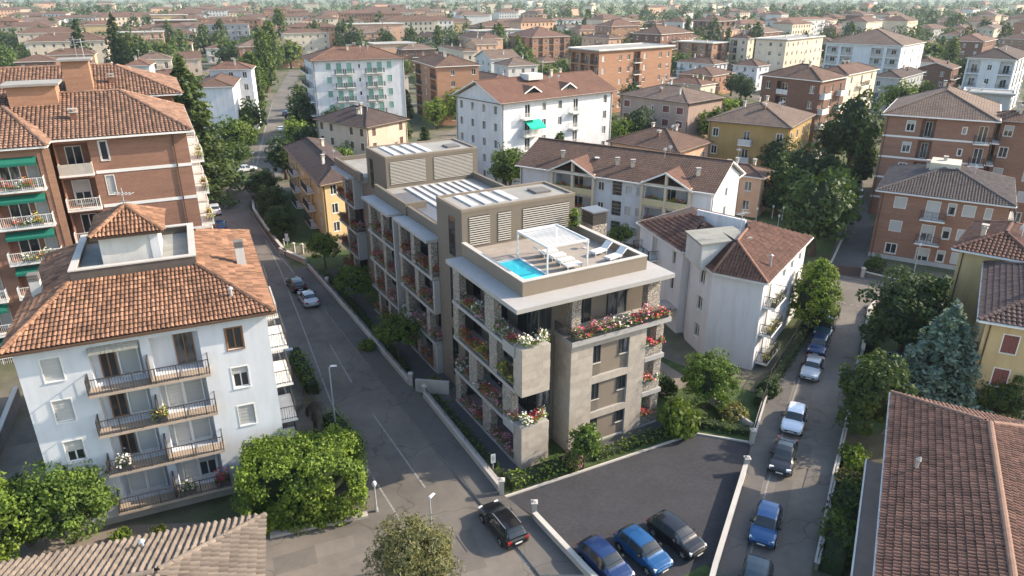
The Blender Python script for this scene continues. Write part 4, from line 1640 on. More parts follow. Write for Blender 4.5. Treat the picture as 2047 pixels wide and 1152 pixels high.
def lattice(m, u0, u1, v, z0, z1, side=False):
    n = int((u1 - u0) / 0.13)
    for i in range(n + 1):
        x = u0 + (u1 - u0) * i / n
        for sg in (-1, 1):
            x2 = x + sg * 0.13 * 3
            x2 = max(u0, min(u1, x2))
            if side:
                m.beam((v, x, z0), (v, x2, z1), 0.012, 0.022)
            else:
                m.beam((x, v, z0), (x2, v, z1), 0.022, 0.012)
    if side:
        m.box(v - 0.03, v + 0.03, u0, u1, z1, z1 + 0.04)
    else:
        m.box(u0, u1, v - 0.03, v + 0.03, z1, z1 + 0.04)


mpart('railing', DARK, lambda m: (lattice(m, 4.2, 12.55, -0.06, 8.853, 9.6), lattice(m, -0.05, 2.1, 4.2, 8.853, 9.6, True)))
flower_row('long row of red and white blooms behind the lattice railing, top-floor front balcony', MW(4.4, 0.2, 8.86), MW(12.45, 0.2, 8.86), [0, 0, 2, 2, 0, 1], h=0.75, w=0.5, dens=1.3)
for z, wd in ((9.15, 'top-floor'), (3.3, 'first-floor')):
    flower_row(f'red and white flower bed crowning the {wd} travertine corner balcony', MW(0.6, 0.55, z), MW(2.5, 0.55, z), [0, 2, 2, 0], h=0.6, w=0.6, dens=1.5, trough=False)
    flower_row(f'red flowers round the street side of the {wd} travertine corner', MW(0.62, 1.2, z - 0.1), MW(0.62, 2.4, z - 0.1), [0, 0, 1], h=0.55, trough=False)
# top floor wall windows and pillars
for (x0, x1) in ((5.9, 7.2), (8.6, 10.3)):
    w = mpart('window', DARK, lambda m: (m.box(x0, x0 + 0.07, 2.1, 2.19, 8.9, 11.3), m.box(x1 - 0.07, x1, 2.1, 2.19, 8.9, 11.3), m.box(x0 + 0.07, x1 - 0.07, 2.1, 2.19, 11.2, 11.3), m.box((x0 + x1) / 2 - 0.035, (x0 + x1) / 2 + 0.035, 2.1, 2.19, 8.9, 11.2)))
    mpart('pane', GLASS, lambda m: m.box(x0 + 0.07, x1 - 0.07, 2.14, 2.16, 8.9, 11.2), w)
mpart('stone_pillar', STONE, lambda m: m.box(4.75, 5.5, 0.9, 1.5, 8.852, 11.798))
mpart('stone_pillar', STONE, lambda m: m.box(11.0, 12.1, 0.7, 1.3, 8.852, 11.798))
mpart('core_wall', TAUPE, lambda m: m.box(12.301, 12.45, 2.4, 10.4, -0.2, 11.8))
# loggias at the right end
for k in range(3):
    z0, z1 = FL[k], (FL[k + 1] if k < 2 else 8.5)
    mpart('floor_band', LIGHTR, lambda m: m.box(10.71, 12.5, 0.15, 2.19, z0 - 0.3 if k else -0.2, z0 + (0.1 if not k else 0.03)))
    mpart('stone_pillar', STONE, lambda m: m.box(11.75, 12.42, 0.35, 1.0, z0 + 0.11, z1 - 0.302 if k < 2 else 8.499))
    mpart('stone_parapet', STONE, lambda m: m.box(10.72, 11.74, 0.3, 0.5, z0 + 0.11, z0 + 0.75))
    flower_row(f'red and pink geraniums on the {ORD[k]}-floor end loggia by the stone pillar', MW(10.75, 0.4, z0 + 0.76), MW(12.3, 0.3, z0 + 0.76), [0, 0, 1] if k != 1 else [0, 0, 2], h=0.55, w=0.45, trough=False)
# stone clad chimney block with louvred top behind the terrace
ch = mpart('chimney_block', STONE, lambda m: m.box(12.5, 13.9, 9.6, 11.2, 9.0, 12.95))
mpart('louvre_head', TAUPE, lambda m: m.box(12.55, 13.85, 9.65, 11.15, 12.951, 13.9), ch)
for i in range(5):
    mpart('slat', DARK, lambda m, i=i: m.box(12.48, 13.92, 9.58, 11.22, 13.02 + i * 0.18, 13.1 + i * 0.18), ch)
mpart('cap', PVG, lambda m: m.box(12.4, 14.0, 9.5, 11.3, 13.95, 14.05), ch)

# pool, pergola, loungers, plant
pool = thing('swimming_pool', MW(2.1, 2.65, 12.2), 'turquoise rooftop swimming pool with pale coping on the terrace', 'pool', None, RAD(MA))
m = MB()
m.box(0, 2.05, 0, 4.25, -0.05, 0.28)
ob('water', m.mesh('water', POOLW), pool)
m = MB()
for (a, b, c, d) in ((-0.14, 2.19, -0.14, 0.02), (-0.14, 2.19, 4.23, 4.39), (-0.14, 0.02, 0.02, 4.23), (2.03, 2.19, 0.02, 4.23)):
    m.box(a, b, c, d, 0.29, 0.39)
ob('coping', m.mesh('coping', FABRIC), pool)

pg = thing('pergola', MW(3.95, 2.85, 12.55), 'white metal pergola with slatted roof on the roof terrace', 'pergola', None, RAD(MA))
PWI, PDE, PH = 3.35, 4.05, 1.98
for x in (0.06, PWI - 0.06):
    for y in (0.06, PDE - 0.06):
        m = MB()
        m.box(x - 0.055, x + 0.055, y - 0.055, y + 0.055, 0.0, PH)
        ob('post', m.mesh('post', WMET), pg)
m = MB()
m.box(0, PWI, 0, 0.1, PH + 0.001, PH + 0.14)
m.box(0, PWI, PDE - 0.1, PDE, PH + 0.001, PH + 0.14)
m.box(0, 0.1, 0.1, PDE - 0.1, PH + 0.001, PH + 0.14)
m.box(PWI - 0.1, PWI, 0.1, PDE - 0.1, PH + 0.001, PH + 0.14)
ob('frame', m.mesh('frame', WMET), pg)
m = MB()
m.hexa([(0.1, 0, 0), (PWI - 0.1, 0, 0), (PWI - 0.1, 0.09, 0.0), (0.1, 0.09, 0.0), (0.1, 0, 0.02), (PWI - 0.1, 0, 0.02), (PWI - 0.1, 0.09, 0.02), (0.1, 0.09, 0.02)])
sm = m.mesh('slat', WMET)
ns = 18
for i in range(ns):
    ob('slat', sm, pg, (0, 0.14 + i * (PDE - 0.36) / (ns - 1), PH + 0.05))


def lounger_proto():
    fr, ba, se, lg = MB(), MB(), MB(), MB()
    fr.box(0, 1.3, -0.32, 0.32, 0.26, 0.31)
    se.box(0.02, 1.28, -0.30, 0.30, 0.312, 0.40)
    ba.hexa([(1.26, -0.30, 0.32), (1.84, -0.30, 0.74), (1.84, 0.30, 0.74), (1.26, 0.30, 0.32), (1.22, -0.30, 0.40), (1.79, -0.30, 0.82), (1.79, 0.30, 0.82), (1.22, 0.30, 0.40)])
    lg.box(-0.025, 0.025, -0.025, 0.025, 0, 0.26)
    return fr.mesh('frame', WMET), se.mesh('mattress', FABRIC), ba.mesh('backrest', FABRIC), lg.mesh('leg', WMET)


LGP = lounger_proto()


def lounger(u, v, rz, label):
    t = thing('sun_lounger', MW(u, v, 12.552), label, 'sun lounger', 'white sun loungers on the roof terrace', RAD(MA + rz))
    ob('frame', LGP[0], t)
    ob('mattress', LGP[1], t)
    ob('backrest', LGP[2], t)
    for x, y in ((0.08, -0.26), (0.08, 0.26), (1.2, -0.26), (1.2, 0.26)):
        ob('leg', LGP[3], t, (x, y, 0))
    return t


for i, (u, v) in enumerate(((7.0, 3.35), (7.05, 4.35), (7.05, 5.4), (7.0, 6.4))):
    lounger(u, v, 180, 'white sun lounger under the pergola, ' + ['nearest the front parapet', 'second from the front parapet', 'third from the front parapet', 'nearest the louvred wall'][i])
lounger(8.9, 4.6, 12, 'white sun lounger right of the pergola, the farther of two with raised back')
lounger(9.1, 3.1, 12, 'white sun lounger right of the pergola, the nearer of two with raised back')
sp = thing('parasol_base', MW(9.6, 6.4, 12.552), 'small round white side table by the right terrace parapet', 'side table')
m = MB()
m.tube([(0, 0, 0), (0, 0, 0.04)], 0.2, 12)
m.tube([(0, 0, 0.04), (0, 0, 0.5)], 0.03, 8)
ob('pedestal', m.mesh('pedestal', WMET), sp)
m = MB()
m.tube([(0, 0, 0.5), (0, 0, 0.54)], 0.26, 14)
ob('table_top', m.mesh('table_top', WMET), sp)
sp.name = 'side_table'
make_tree('terrace_plant', 0.42, 0.42, 0.75, 1.25, 30, 26, 0.2, 0.14, LEAF_A, 'column', seed=31, trunk=0.03)
tree('terrace_plant', MW(10.75, 9.7)[:2], 2.0, 'small bright green tree on the roof terrace against the louvred wall', name='potted_tree', z=12.552)

# ------------------------------------------------------------------ ground, streets, pavements
def sheet(name, pts, z, mt, kind='structure'):
    m = MB()
    m.poly([(p[0], p[1], z) for p in pts], 0, [(p[0], p[1]) for p in pts])
    o = ob(name, m.mesh(name, mt))
    o['kind'] = kind
    return o


def raised(name, pts, z0, z1, mt, side=None):
    m = MB()
    m.poly([(p[0], p[1], z1) for p in pts], 0, [(p[0], p[1]) for p in pts])
    n = len(pts)
    for i in range(n):
        p, q = pts[i], pts[(i + 1) % n]
        m.poly([(p[0], p[1], z0), (q[0], q[1], z0), (q[0], q[1], z1), (p[0], p[1], z1)], 1)
    o = ob(name, m.mesh(name, [mt, side or KERB]))
    o['kind'] = 'structure'
    return o


def ccw(pts):
    a = sum(pts[i][0] * pts[(i + 1) % len(pts)][1] - pts[(i + 1) % len(pts)][0] * pts[i][1] for i in range(len(pts)))
    return pts if a > 0 else pts[::-1]


# the land: town ground near by, fields far away
gm, nt, b = _new('land')
b.inputs['Roughness'].default_value = 0.95
b.inputs['Specular IOR Level'].default_value = 0.1
n1 = _ramp(nt, _noise(nt, 0.035, _pos(nt), 5, 0.6), 0.42, 0.58)
n2 = _ramp(nt, _noise(nt, 0.4, _pos(nt), 5, 0.7), 0.35, 0.7)
yard = _mix(nt, n2, (0.13, 0.115, 0.095), (0.21, 0.18, 0.145))
gras = _mix(nt, n2, (0.05, 0.072, 0.025), (0.09, 0.11, 0.04))
near = _mix(nt, n1, yard, gras)
vor = nt.nodes.new('ShaderNodeTexVoronoi')
vor.inputs['Scale'].default_value = 0.004
nt.links.new(_pos(nt), vor.inputs['Vector'])
bw = nt.nodes.new('ShaderNodeRGBToBW')
nt.links.new(vor.outputs['Color'], bw.inputs[0])
field = _mix(nt, bw.outputs[0], (0.09, 0.12, 0.045), (0.20, 0.20, 0.09))
ln = nt.nodes.new('ShaderNodeVectorMath')
ln.operation = 'LENGTH'
nt.links.new(_pos(nt), ln.inputs[0])
far = _ramp(nt, ln.outputs['Value'], 700, 1300)
nt.links.new(_mix(nt, far, near, field), b.inputs['Base Color'])
sheet('ground', [(-9000, -300), (9000, -300), (9000, 14000), (-9000, 14000)], -0.03, gm)

CURB = [(1.55,30.38),(-1.89,36.25),(-5.17,41.64),(-11.63,53.01),(-20.48,68.56),(-25.50,77.32)]
WALLP = [(-24.58,79.14),(-16.35,65.03),(-8.33,50.93),(-7.11,49.36),(-0.67,37.32),(0.98,35.40),(4.04,30.38)]
road = [(5, 20)] + CURB + [(-28.52,83.55),(-33.70,92.23),(-38.76,101.06),(-40.91,107.35),(-40.86,112.45),(-41.00,123.73),(-67.94,223.97),(-91.36,318.20)] + \
    [(-95.67,318.20),(-73.80,223.97),(-47.15,125.62),(-46.01,119.75),(-52.80,116.33)] + [(-100, 108), (-103, 96)] + [(-49.23,107.63),(-40.78,91.14)] + \
    [(-31, 79), (-24, 63.5), (-17.5, 50.5), (-11.2, 38.2)] + [(-14.3, 34.3), (-46, 22), (-46, 12)]
sheet('road', ccw(road), 0.0, ASPH)
raised('pavement', ccw(CURB + WALLP), -0.02, 0.12, ASPH2)
# right hand street
RLW = [(11.21,30.38),(15.65,39.66),(17.33,42.96),(21.50,51.50),(27.28,60.49),(32.90,69.36)]
RRE = [(36.21,66.01),(30.60,55.70),(24.38,44.22),(21.24,38.64),(18.12,32.84),(16.66,30.38)]
road2 = RLW + [(24.0, 78.0), (25.0, 86.5)] + [(36.71,76.68),(40.64,73.90),(43.46,70.17)] + [(72, 52), (68, 44.5)] + RRE
sheet('road', ccw(road2), 0.0, ASPH)
RLN = [(12.72,30.38),(16.62,38.38),(22.15,48.90),(26.81,57.52),(32.78,67.78)]
raised('pavement', ccw(RLW[:5] + [RLW[5]] + RLN[::-1]), -0.02, 0.11, ASPH2)
raised('pavement', ccw([(36.71,76.68),(40.64,73.90),(43.46,70.17),(44.40,71.43),(41.45,75.27),(37.47,77.81)]), -0.02, 0.12, ASPH2)
# parking court
PARK = [(-0.44,37.07),(13.55,44.22),(17.26,43.09),(15.79,39.66),(11.34,30.64),(10.95,29.38),(4.81,29.38),(1.14,35.50)]
sheet('parking_court', ccw(PARK), 0.006, PAVD)
KB = MB()
for p, q in zip([(-0.44,37.07),(13.55,44.22)], [(13.55,44.22),(17.26,43.09)]):
    KB.beam((p[0], p[1], 0.06), (q[0], q[1], 0.06), 0.14, 0.13)
tag(ob('kerb', KB.mesh('kerb', CAPST)), kind='structure')
sheet('lawn', ccw([(11.36,30.72),(10.92,29.38),(8.36,29.38),(9.70,30.46),(11.02,31.29)]), 0.012, GRASS)
# gardens
sheet('lawn', ccw([(-0.67,37.42),(-7.09,49.51),(-8.35,51.09),(-24.50,79.48)] + [MW(-2, 50)[:2], MW(16, 50)[:2], MW(16, 20)[:2]] + [(20.89,48.98),(17.41,43.21),(13.58,44.35)]), 0.02, GRASS)
sheet('path', [MW(u, v)[:2] for u, v in ((-1.1, 0.4), (0.44, 0.4), (0.44, 10.4), (-1.1, 10.4))], 0.026, PATHM)
sheet('path', [MW(u, v)[:2] for u, v in ((-1.5, 12.5), (1.5, 12.5), (1.5, 23.2), (-1.3, 23.2))], 0.026, PATHM)
sheet('path', [MW(u, v)[:2] for u, v in ((-0.6, 26), (0.7, 26), (0.7, 44), (-0.6, 44))], 0.026, PATHM)
sheet('path', [MW(u, v)[:2] for u, v in ((2.6, -1.0), (12.8, -1.2), (12.8, 0.12), (2.6, 0.12))], 0.026, PATHM)
sheet('driveway', [MW(u, v)[:2] for u, v in ((-2.3, 10.6), (1.4, 10.6), (1.4, 12.4), (-2.3, 12.4))], 0.024, ASPH2)
sheet('yard', [MW(u, v)[:2] for u, v in ((14.6, 3), (19, 3), (19, 9), (14.6, 9))], 0.03, YARD)
sheet('yard', ccw([(-32, 34), (-14.5, 41.2), (-18.4, 50), (-40, 41), (-52, 30), (-48, 23.2), (-15, 35)]), -0.01, YARD)
sheet('yard', ccw([(37.47,77.81),(41.45,75.27),(45.08,81.38),(53.66,103.17),(61.48,121.89),(58.41,121.89),(47.32,98.04)]), -0.008, ASPH2)
sheet('lawn', ccw([(-41.52,110.30),(-34.42,94.48),(-29.48,85.06),(-25.39,89.03),(-30.33,108.80),(-38.54,115.01)]), -0.008, GRASS)
sheet('lawn', ccw([(-53.21,118.36),(-46.01,119.75),(-47.07,124.86),(-56.83,147.84),(-61.36,133.73)]), -0.008, GRASS)
sheet('lawn', ccw([(37.91,67.78),(30.52,55.51),(24.63,44.22),(27.22,44.22),(40.06,57.62),(43.96,69.09)]), -0.006, GRASS)
sheet('lawn', ccw([(24.63,44.22),(21.31,38.64),(18.21,32.84),(16.80,30.38),(20.57,30.38),(28.33,44.22)]), -0.006, mat('garden_soil', (0.08, 0.075, 0.05), 0.95, 0.3, 1.0))

# paint on the roads
def stripe(p, q, w=0.12, z=0.005):
    m = MB()
    d = Vector((q[0] - p[0], q[1] - p[1], 0)).normalized()
    s = Vector((-d.y, d.x, 0)) * w / 2
    P_, Q_ = Vector((p[0], p[1], z)), Vector((q[0], q[1], z))
    m.poly([P_ - s, Q_ - s, Q_ + s, P_ + s])
    tag(ob('road_marking', m.mesh('road_marking', LINE)), kind='structure')


LL = [(-6.91,34.95),(-10.13,40.49),(-14.56,48.98),(-21.14,64.08),(-27.34,77.98),(-32.80,89.45)]
for p, q in zip(LL[:-1], LL[1:]):
    stripe(p, q, 0.12)
DD = [(-5.72,38.07),(-10.78,46.93),(-13.42,51.75),(-16.85,58.62)]
stripe(DD[0], DD[1])
stripe(DD[2], DD[3])
RL2 = [(-25.36,76.84),(-28.80,82.82),(-37.18,98.53),(-39.48,103.17)]
for p, q in zip(RL2[:-1], RL2[1:]):
    stripe(p, q, 0.12)
# a run of edge line beside the kerb and give-way dashes at the junction
for a, b_ in [((-0.4, 33.55), (1.03, 30.98)), ((33.9, 68.96), (34.17, 68.82)), ((34.48, 68.69), (34.79, 68.43)), ((34.9, 68.43), (35.1, 68.17)), ((35.41, 67.91), (35.71, 67.78)), ((35.97, 67.65), (36.22, 67.39))]:
    stripe(a, b_, 0.16)
for a, b_ in zip(RLN[:-1], RLN[1:]):
    stripe((a[0] + 0.25, a[1] - 0.1), (b_[0] + 0.25, b_[1] - 0.1), 0.1)
F1 = [(-46.89,124.86),(-49.16,133.73),(-60.72,175.01),(-72.69,218.49)]
for p, q in zip(F1[:-1], F1[1:]):
    stripe((p[0] + 0.5, p[1]), (q[0] + 0.5, q[1]), 0.15)
for x0, y0, x1, y1 in ((536, 279, 556, 279), (531, 267, 556, 265.5), (540, 241, 568, 240.5)):
    stripe((-54.74, 156.55), (-52.27, 157.13), 0.5, 0.004) if y0 == 279 else None


# repairs in the asphalt, each a thin darker or paler sheet
PT = [asphaltmat('asphalt_repair_dark', (0.135, 0.121, 0.106), 0.1, 0.2), asphaltmat('asphalt_repair_pale', (0.182, 0.162, 0.14), 0.1, 0.2)]
for i, (x, y, l_, w_, an) in enumerate([(-4.41, 33.98, 2.6, 0.9, 118), (-11.93, 44.09, 7.0, 0.7, 118), (-2.73, 32.39, 3.4, 1.6, 110), (-11.21, 32.39, 4.0, 1.1, 22), (-7.72, 40.49, 3.2, 1.4, 119), (-19.14, 64.08, 6.0, 0.8, 118), (17.24, 36.82, 5.0, 1.0, 64), (25.32, 50.53, 4.0, 1.2, 62), (20.56, 42.23, 2.2, 1.4, 63), (-7.7, 32.39, 5.0, 0.6, 30), (-12.45, 31.6, 2.4, 1.5, 24), (-45.92, 110.3, 6.0, 1.6, 17)]):
    c_, s_ = unit(an)
    sheet('asphalt_patch', [(x + c_ * a_ - s_ * b_, y + s_ * a_ + c_ * b_) for a_, b_ in ((-l_ / 2, -w_ / 2), (l_ / 2 * 0.96, -w_ / 2 * 1.05), (l_ / 2, w_ / 2), (-l_ / 2 * 0.98, w_ / 2 * 0.95))], 0.0025 + 0.0002 * (i % 3), PT[i % 2])


def manhole(xy, label):
    m = MB()
    m.tube([(0, 0, 0.001), (0, 0, 0.012)], 0.33, 16)
    tag(ob('manhole_cover', m.mesh('manhole_cover', CONCD), None, (xy[0], xy[1], 0.0)), label, 'manhole cover', 'manhole covers in the carriageway')


manhole((-9.29, 39.44), 'iron manhole cover beside the left edge line near the bushes')
manhole((-17.75, 54.51), 'iron manhole cover beside the edge line by the white block')
manhole((-4.21, 45.41), 'iron manhole cover near the pavement kerb below the stone wall')


# ------------------------------------------------------------------ walls and fences
def low_wall(label, pts, h, t=0.25, mt=None, cop=True, group=None, z=0.0, name='garden_wall', fence=0.0):
    mt = mt or CONC
    o = (pts[0][0], pts[0][1])
    r = thing(name, (o[0], o[1], z), label, 'wall', group)
    b1, b2, b3 = MB(), MB(), MB()
    for p, q in zip(pts[:-1], pts[1:]):
        p, q = Vector((p[0] - o[0], p[1] - o[1], 0)), Vector((q[0] - o[0], q[1] - o[1], 0))
        b1.beam(p + Vector((0, 0, h / 2 - 0.05)), q + Vector((0, 0, h / 2 - 0.05)), t, h + 0.1)
        if cop:
            b2.beam(p + Vector((0, 0, h + 0.035)), q + Vector((0, 0, h + 0.035)), t + 0.1, 0.066)
        if fence:
            L = (q - p).length
            n = max(1, int(L / 0.13))
            for i in range(n + 1):
                c = p + (q - p) * (i / n)
                rr = 0.02 if i % 14 == 0 else 0.008
                b3.box(c.x - rr, c.x + rr, c.y - rr, c.y + rr, h + 0.06, h + fence)
            b3.beam(p + Vector((0, 0, h + fence)), q + Vector((0, 0, h + fence)), 0.03, 0.03)
    ob('wall_body', b1.mesh('wall_body', mt), r)
    if cop:
        ob('coping', b2.mesh('coping', CAPST), r)
    if fence:
        ob('railing', b3.mesh('railing', DARK), r)
    return r


def gate_post(xy, label, h=1.3, w=0.3, z=0.0, mt=None):
    r = thing('gate_post', (xy[0], xy[1], z), label, 'gate post', 'gate posts')
    m = MB()
    m.box(-w / 2, w / 2, -w / 2, w / 2, -0.1, h)
    ob('shaft', m.mesh('shaft', mt or CONC), r)
    m = MB()
    m.box(-w / 2 - 0.06, w / 2 + 0.06, -w / 2 - 0.06, w / 2 + 0.06, h + 0.001, h + 0.08)
    m.hexa([(-w / 2, -w / 2, h + 0.081), (w / 2, -w / 2, h + 0.081), (w / 2, w / 2, h + 0.081), (-w / 2, w / 2, h + 0.081), (-0.06, -0.06, h + 0.2), (0.06, -0.06, h + 0.2), (0.06, 0.06, h + 0.2), (-0.06, 0.06, h + 0.2)])
    ob('cap', m.mesh('cap', CAPST), r)


low_wall('low pale street wall in front of the pool-terrace corner', [(-0.77,37.57),(-6.98,49.20)], 0.62, 0.28, CONC, fence=0.5)
low_wall('long low pale street wall along the garden of the new block', [(-8.50,51.25),(-16.40,65.27),(-24.05,78.47)], 0.55, 0.28, CONC, fence=0.5)
low_wall('grey ramp wall between the street wall and the new block', [(-7.84, 50.29), MW(0.4, 11.6)[:2]], 1.15, 0.3, CONC, False)
low_wall('low wall beside the parking court with pale coping, along the pavement', [(1.38,34.95),(4.15,30.38),(4.81,29.38)], 0.55, 0.22, CONC)
low_wall('slim pale wall between parking court and right street', [(15.74,39.50),(11.29,30.46),(10.72,29.20)], 0.75, 0.2, TRIMW)
low_wall('diagonal pale garden wall beside the white corner house', [(17.81,44.61),(15.71,48.60)], 0.7, 0.2, CONC, False)
low_wall('fenced wall along the right street below the white corner house', [(17.44,43.21),(21.50,51.50),(27.28,60.49),(32.68,69.09)], 0.5, 0.2, CONC, fence=0.9)
low_wall('dark fence along the far pavement edge of the right street', [(30.70,55.51),(24.62,44.35),(21.38,38.64),(18.24,32.84),(17.12,30.83)], 0.5, 0.2, CONCD, fence=0.8)
low_wall('low wall along the green lot beside the crossing', [(31.39,56.45),(36.23,65.52),(38.02,67.78)], 0.6, 0.22, CONC)
low_wall('low front garden wall of the red brick house', [(40.60,75.89),(43.02,73.60),(45.14,71.28)], 0.55, 0.22, CONCD, fence=0.7)
low_wall('curved low wall round the hedge at the far street bend', [(-24.81,79.99),(-29.19,84.11)], 0.6, 0.3, CONC)
low_wall('hedge-topped low wall on the far street bend', [(-28.06,82.82),(-33.36,92.23),(-38.43,101.85),(-40.54,107.63)], 0.6, 0.25, CONCD)
low_wall('grey wall beneath the bushes beside the white block', [(-14.50,33.55),(-11.74,34.50),(-9.00,35.40)], 0.16, 0.5, CONC, False)
low_wall('boundary wall at the far left of the white block', [(-33.84,36.34),(-39.40,48.98)], 1.2, 0.25, CONCD)
low_wall('white yard wall beside the long driveway', [(36.74,77.16),(44.90,91.14),(48.47,98.04)], 0.6, 0.2, TRIMW, fence=0.9)
gp = [(-0.67, 37.32), (1.38, 35.17), (15.85, 39.66), (17.29, 42.96), (-6.98, 49.2), (-8.36, 51.17), (-27.43, 84.11), (-26.26, 83.74), (-20.4, 72.43), (36.71, 76.68), (40.09, 75.42)]
gl = ['stone gate post ending the street wall by the hedge corner', 'pale gate post at the near end of the parking court wall', 'pale gate post on the right street beside the parking court', 'slim gate post where the lawn meets the right street', 'stone gate post at the ramp, nearer side', 'stone gate post at the ramp, farther side', 'rough pale gate post by the road sign, left one', 'rough pale gate post by the road sign, right one', 'small post beside the garden trees on the street wall', 'gate post at the driveway gate on the crossing, left', 'gate post at the driveway gate on the crossing, right']
for p, l_ in zip(gp, gl):
    gate_post(p, l_, 1.15)
# driveway gate across the crossing
gt = thing('driveway_gate', (*(36.77, 76.68), 0), 'brown barred driveway gate on the crossing beside the brick house', 'gate')
m = MB()
g0, g1 = Vector((0, 0, 0)), Vector((40.11, 75.58) + (0,)) - Vector((36.77, 76.68) + (0,))
n = 34
for i in range(n + 1):
    c = g0 + (g1 - g0) * i / n
    m.box(c.x - 0.03, c.x + 0.03, c.y - 0.03, c.y + 0.03, 0.12, 1.15)
ob('bars', m.mesh('bars', mat('gate_brown', (0.11, 0.07, 0.06), 0.6)), gt)
m = MB()
m.beam(g0 + Vector((0, 0, 1.17)), g1 + Vector((0, 0, 1.17)), 0.06, 0.05)
m.beam(g0 + Vector((0, 0, 0.12)), g1 + Vector((0, 0, 0.12)), 0.06, 0.05)
ob('rails', m.mesh('rails', mat('gate_brown', (0.11, 0.07, 0.06), 0.6)), gt)

# ------------------------------------------------------------------ left white block with roof terrace
def LWbuild():
    N = (-14.28, 38.76)
    a = 24.0                       # x axis: along the front, towards the right
    ov = 0.45
    ea, eb = unit(a), unit(a + 90)
    O = N
    root = thing('white_apartment_block', (N[0], N[1], 0), 'white four-storey block with orange tiled roof and terrace, left foreground', 'building')
    FOOT.append([(N[0] + ea[0] * u + eb[0] * v, N[1] + ea[1] * u + eb[1] * v) for u, v in ((-14.5, -1.2), (1.5, -1.2), (1.5, 18), (-14.5, 18))])

    def T(u, v, z):
        return (ea[0] * u + eb[0] * v, ea[1] * u + eb[1] * v, z)
    u0, u1, v0, v1, ze = -13.95, 0.0, 0.0, 16.9, 12.45
    wu0, wu1, wv0, wv1 = u0 + ov, u1 - ov, v0 + ov, v1 - ov
    pw = lambda u, v: (N[0] + ea[0] * u + eb[0] * v, N[1] + ea[1] * u + eb[1] * v)
    neg = lambda e: (-e[0], -e[1])
    A, B = wu1 - wu0, wv1 - wv0
    FF = Facade(root, pw(wu0, wv0), ea, eb, A, O)
    FE = Facade(root, pw(wu1, wv0), eb, neg(ea), B, O)
    FBk = Facade(root, pw(wu1, wv1), neg(ea), neg(eb), A, O)
    FW = Facade(root, pw(wu0, wv1), neg(eb), ea, B, O)
    fl = [9.35, 6.7, 4.0, 1.25]
    k = A / 13.5
    for i, z in enumerate(fl):
        FF.window(['roll', 'roll', 'half', 'half'][i], 1.66 * k, 0.92, z + 0.85, 1.4, 0)
        FF.window(['wood', 'third', 'roll', 'half'][i], 11.45 * k, 0.92, z + 0.85, 1.4, 0)
        # two recessed balcony bays
        FF.hole(4.9 * k, 2.6, z + 0.02, 2.45, 0.9, True)
        FF.hole(8.1 * k, 2.6, z + 0.02, 2.45, 0.9, True)
        for (x, kind, w) in ((4.35 * k, ['woodd', 'woodd', 'woodd', 'roll'][i], 0.85), (5.45 * k, 'roll', 0.95), (7.55 * k, ['plain', 'roll', 'roll', 'roll'][i], 0.9), (8.55 * k, ['woodd', 'roll', 'roll', 'half'][i], 1.05)):
            if kind == 'plain':
                continue
            FF.window(kind, x, w, z + 0.06, 2.1, 0, 0.72, False)
        bal = FF.balcony(6.5 * k, 6.5 * k, z, 0.95, 'bar', SLABT)
        m = MB()
        m.box(-0.04, 0.04, -0.9, -0.02, 0.02, 1.5)
        ob('divider', m.mesh('divider', DARK), bal)
        if i < 2:
            aw = FF.balcony
            m = MB()
            for q in range(12):
                x0 = -1.25 + 2.5 * q / 12
                m.hexa([(x0, -0.35, 2.28 - (0.02 * (q % 2))), (x0 + 0.2, -0.35, 2.28 - (0.02 * (q % 2))), (x0 + 0.2, 0, 2.5), (x0, 0, 2.5), (x0, -0.35, 2.3), (x0 + 0.2, -0.35, 2.3), (x0 + 0.2, 0, 2.52), (x0, 0, 2.52)])
                m.box(x0 + 0.01, x0 + 0.19, -0.37, -0.355, 2.16, 2.29)
            ob('awning', m.mesh('awning', mat('awning_pale', (0.36, 0.35, 0.30), 0.8, 0.3, 6.0)), bal, (-1.6 * k, 0, 0))
        # street side balconies
        for q, s in enumerate((2.6, 7.6, 12.6)):
            FE.window('door', s, 1.0, z + 0.05, 2.1, 0)
            FE.balcony(s, 3.4, z, 1.05, 'bar' if q != 1 else 'conc')
        FE.window('roll', 5.1, 0.8, z + 0.85, 1.4, 0)
        FE.window('plain', 10.1, 0.8, z + 0.85, 1.4, 0)
    for s in (4.4, 6.1, 8.4):
        FF.hole(s * k, 1.1, 0.42, 0.42, 0.2, True)
        m = MB()
        m.box(-0.53, 0.53, 0.1, 0.14, 0.02, 0.40)
        ob('vent_window', m.mesh('vent_window', GLASSD), root, FF.pt(s * k, 0, 0.42), FF.rz)
    wm = MB()
    for f in (FF, FE, FBk, FW):
        f.build(wm, -0.3, ze - 0.2)
    ob('wall', wm.mesh('wall', mat('plaster_bluewhite', (0.60, 0.62, 0.65), 0.85, 0.07, 0.3, 0.14, 0.12, 25)), root)
    bm = MB()
    bm.box(wu0 - 0.03, wu1 + 0.03, wv0 - 0.03, wv1 + 0.03, -0.3, 0.38, 0, T)
    ob('plinth', bm.mesh('plinth', CONC), root)
    # roof: four slopes up to the terrace upstand
    iu0, iu1, iv0, iv1, zi = -11.0, -3.9, 6.4, 14.0, 13.85
    o4 = [T(u0, v0, ze), T(u1, v0, ze), T(u1, v1, ze), T(u0, v1, ze)]
    i4 = [T(iu0, iv0, zi), T(iu1, iv0, zi), T(iu1, iv1, zi), T(iu0, iv1, zi)]
    fs = [[o4[0], o4[1], i4[1], i4[0]], [o4[1], o4[2], i4[2], i4[1]], [o4[2], o4[3], i4[3], i4[2]], [o4[3], o4[0], i4[0], i4[3]]]
    r = ob('roof', roof_mesh(fs, [], o4, ze, UNDER, fascia=TRIMB), root)
    tile_faces(r, (N[0], N[1], 0), fs, 0.235, 0.46, TILE_OR, 300, 0.055)
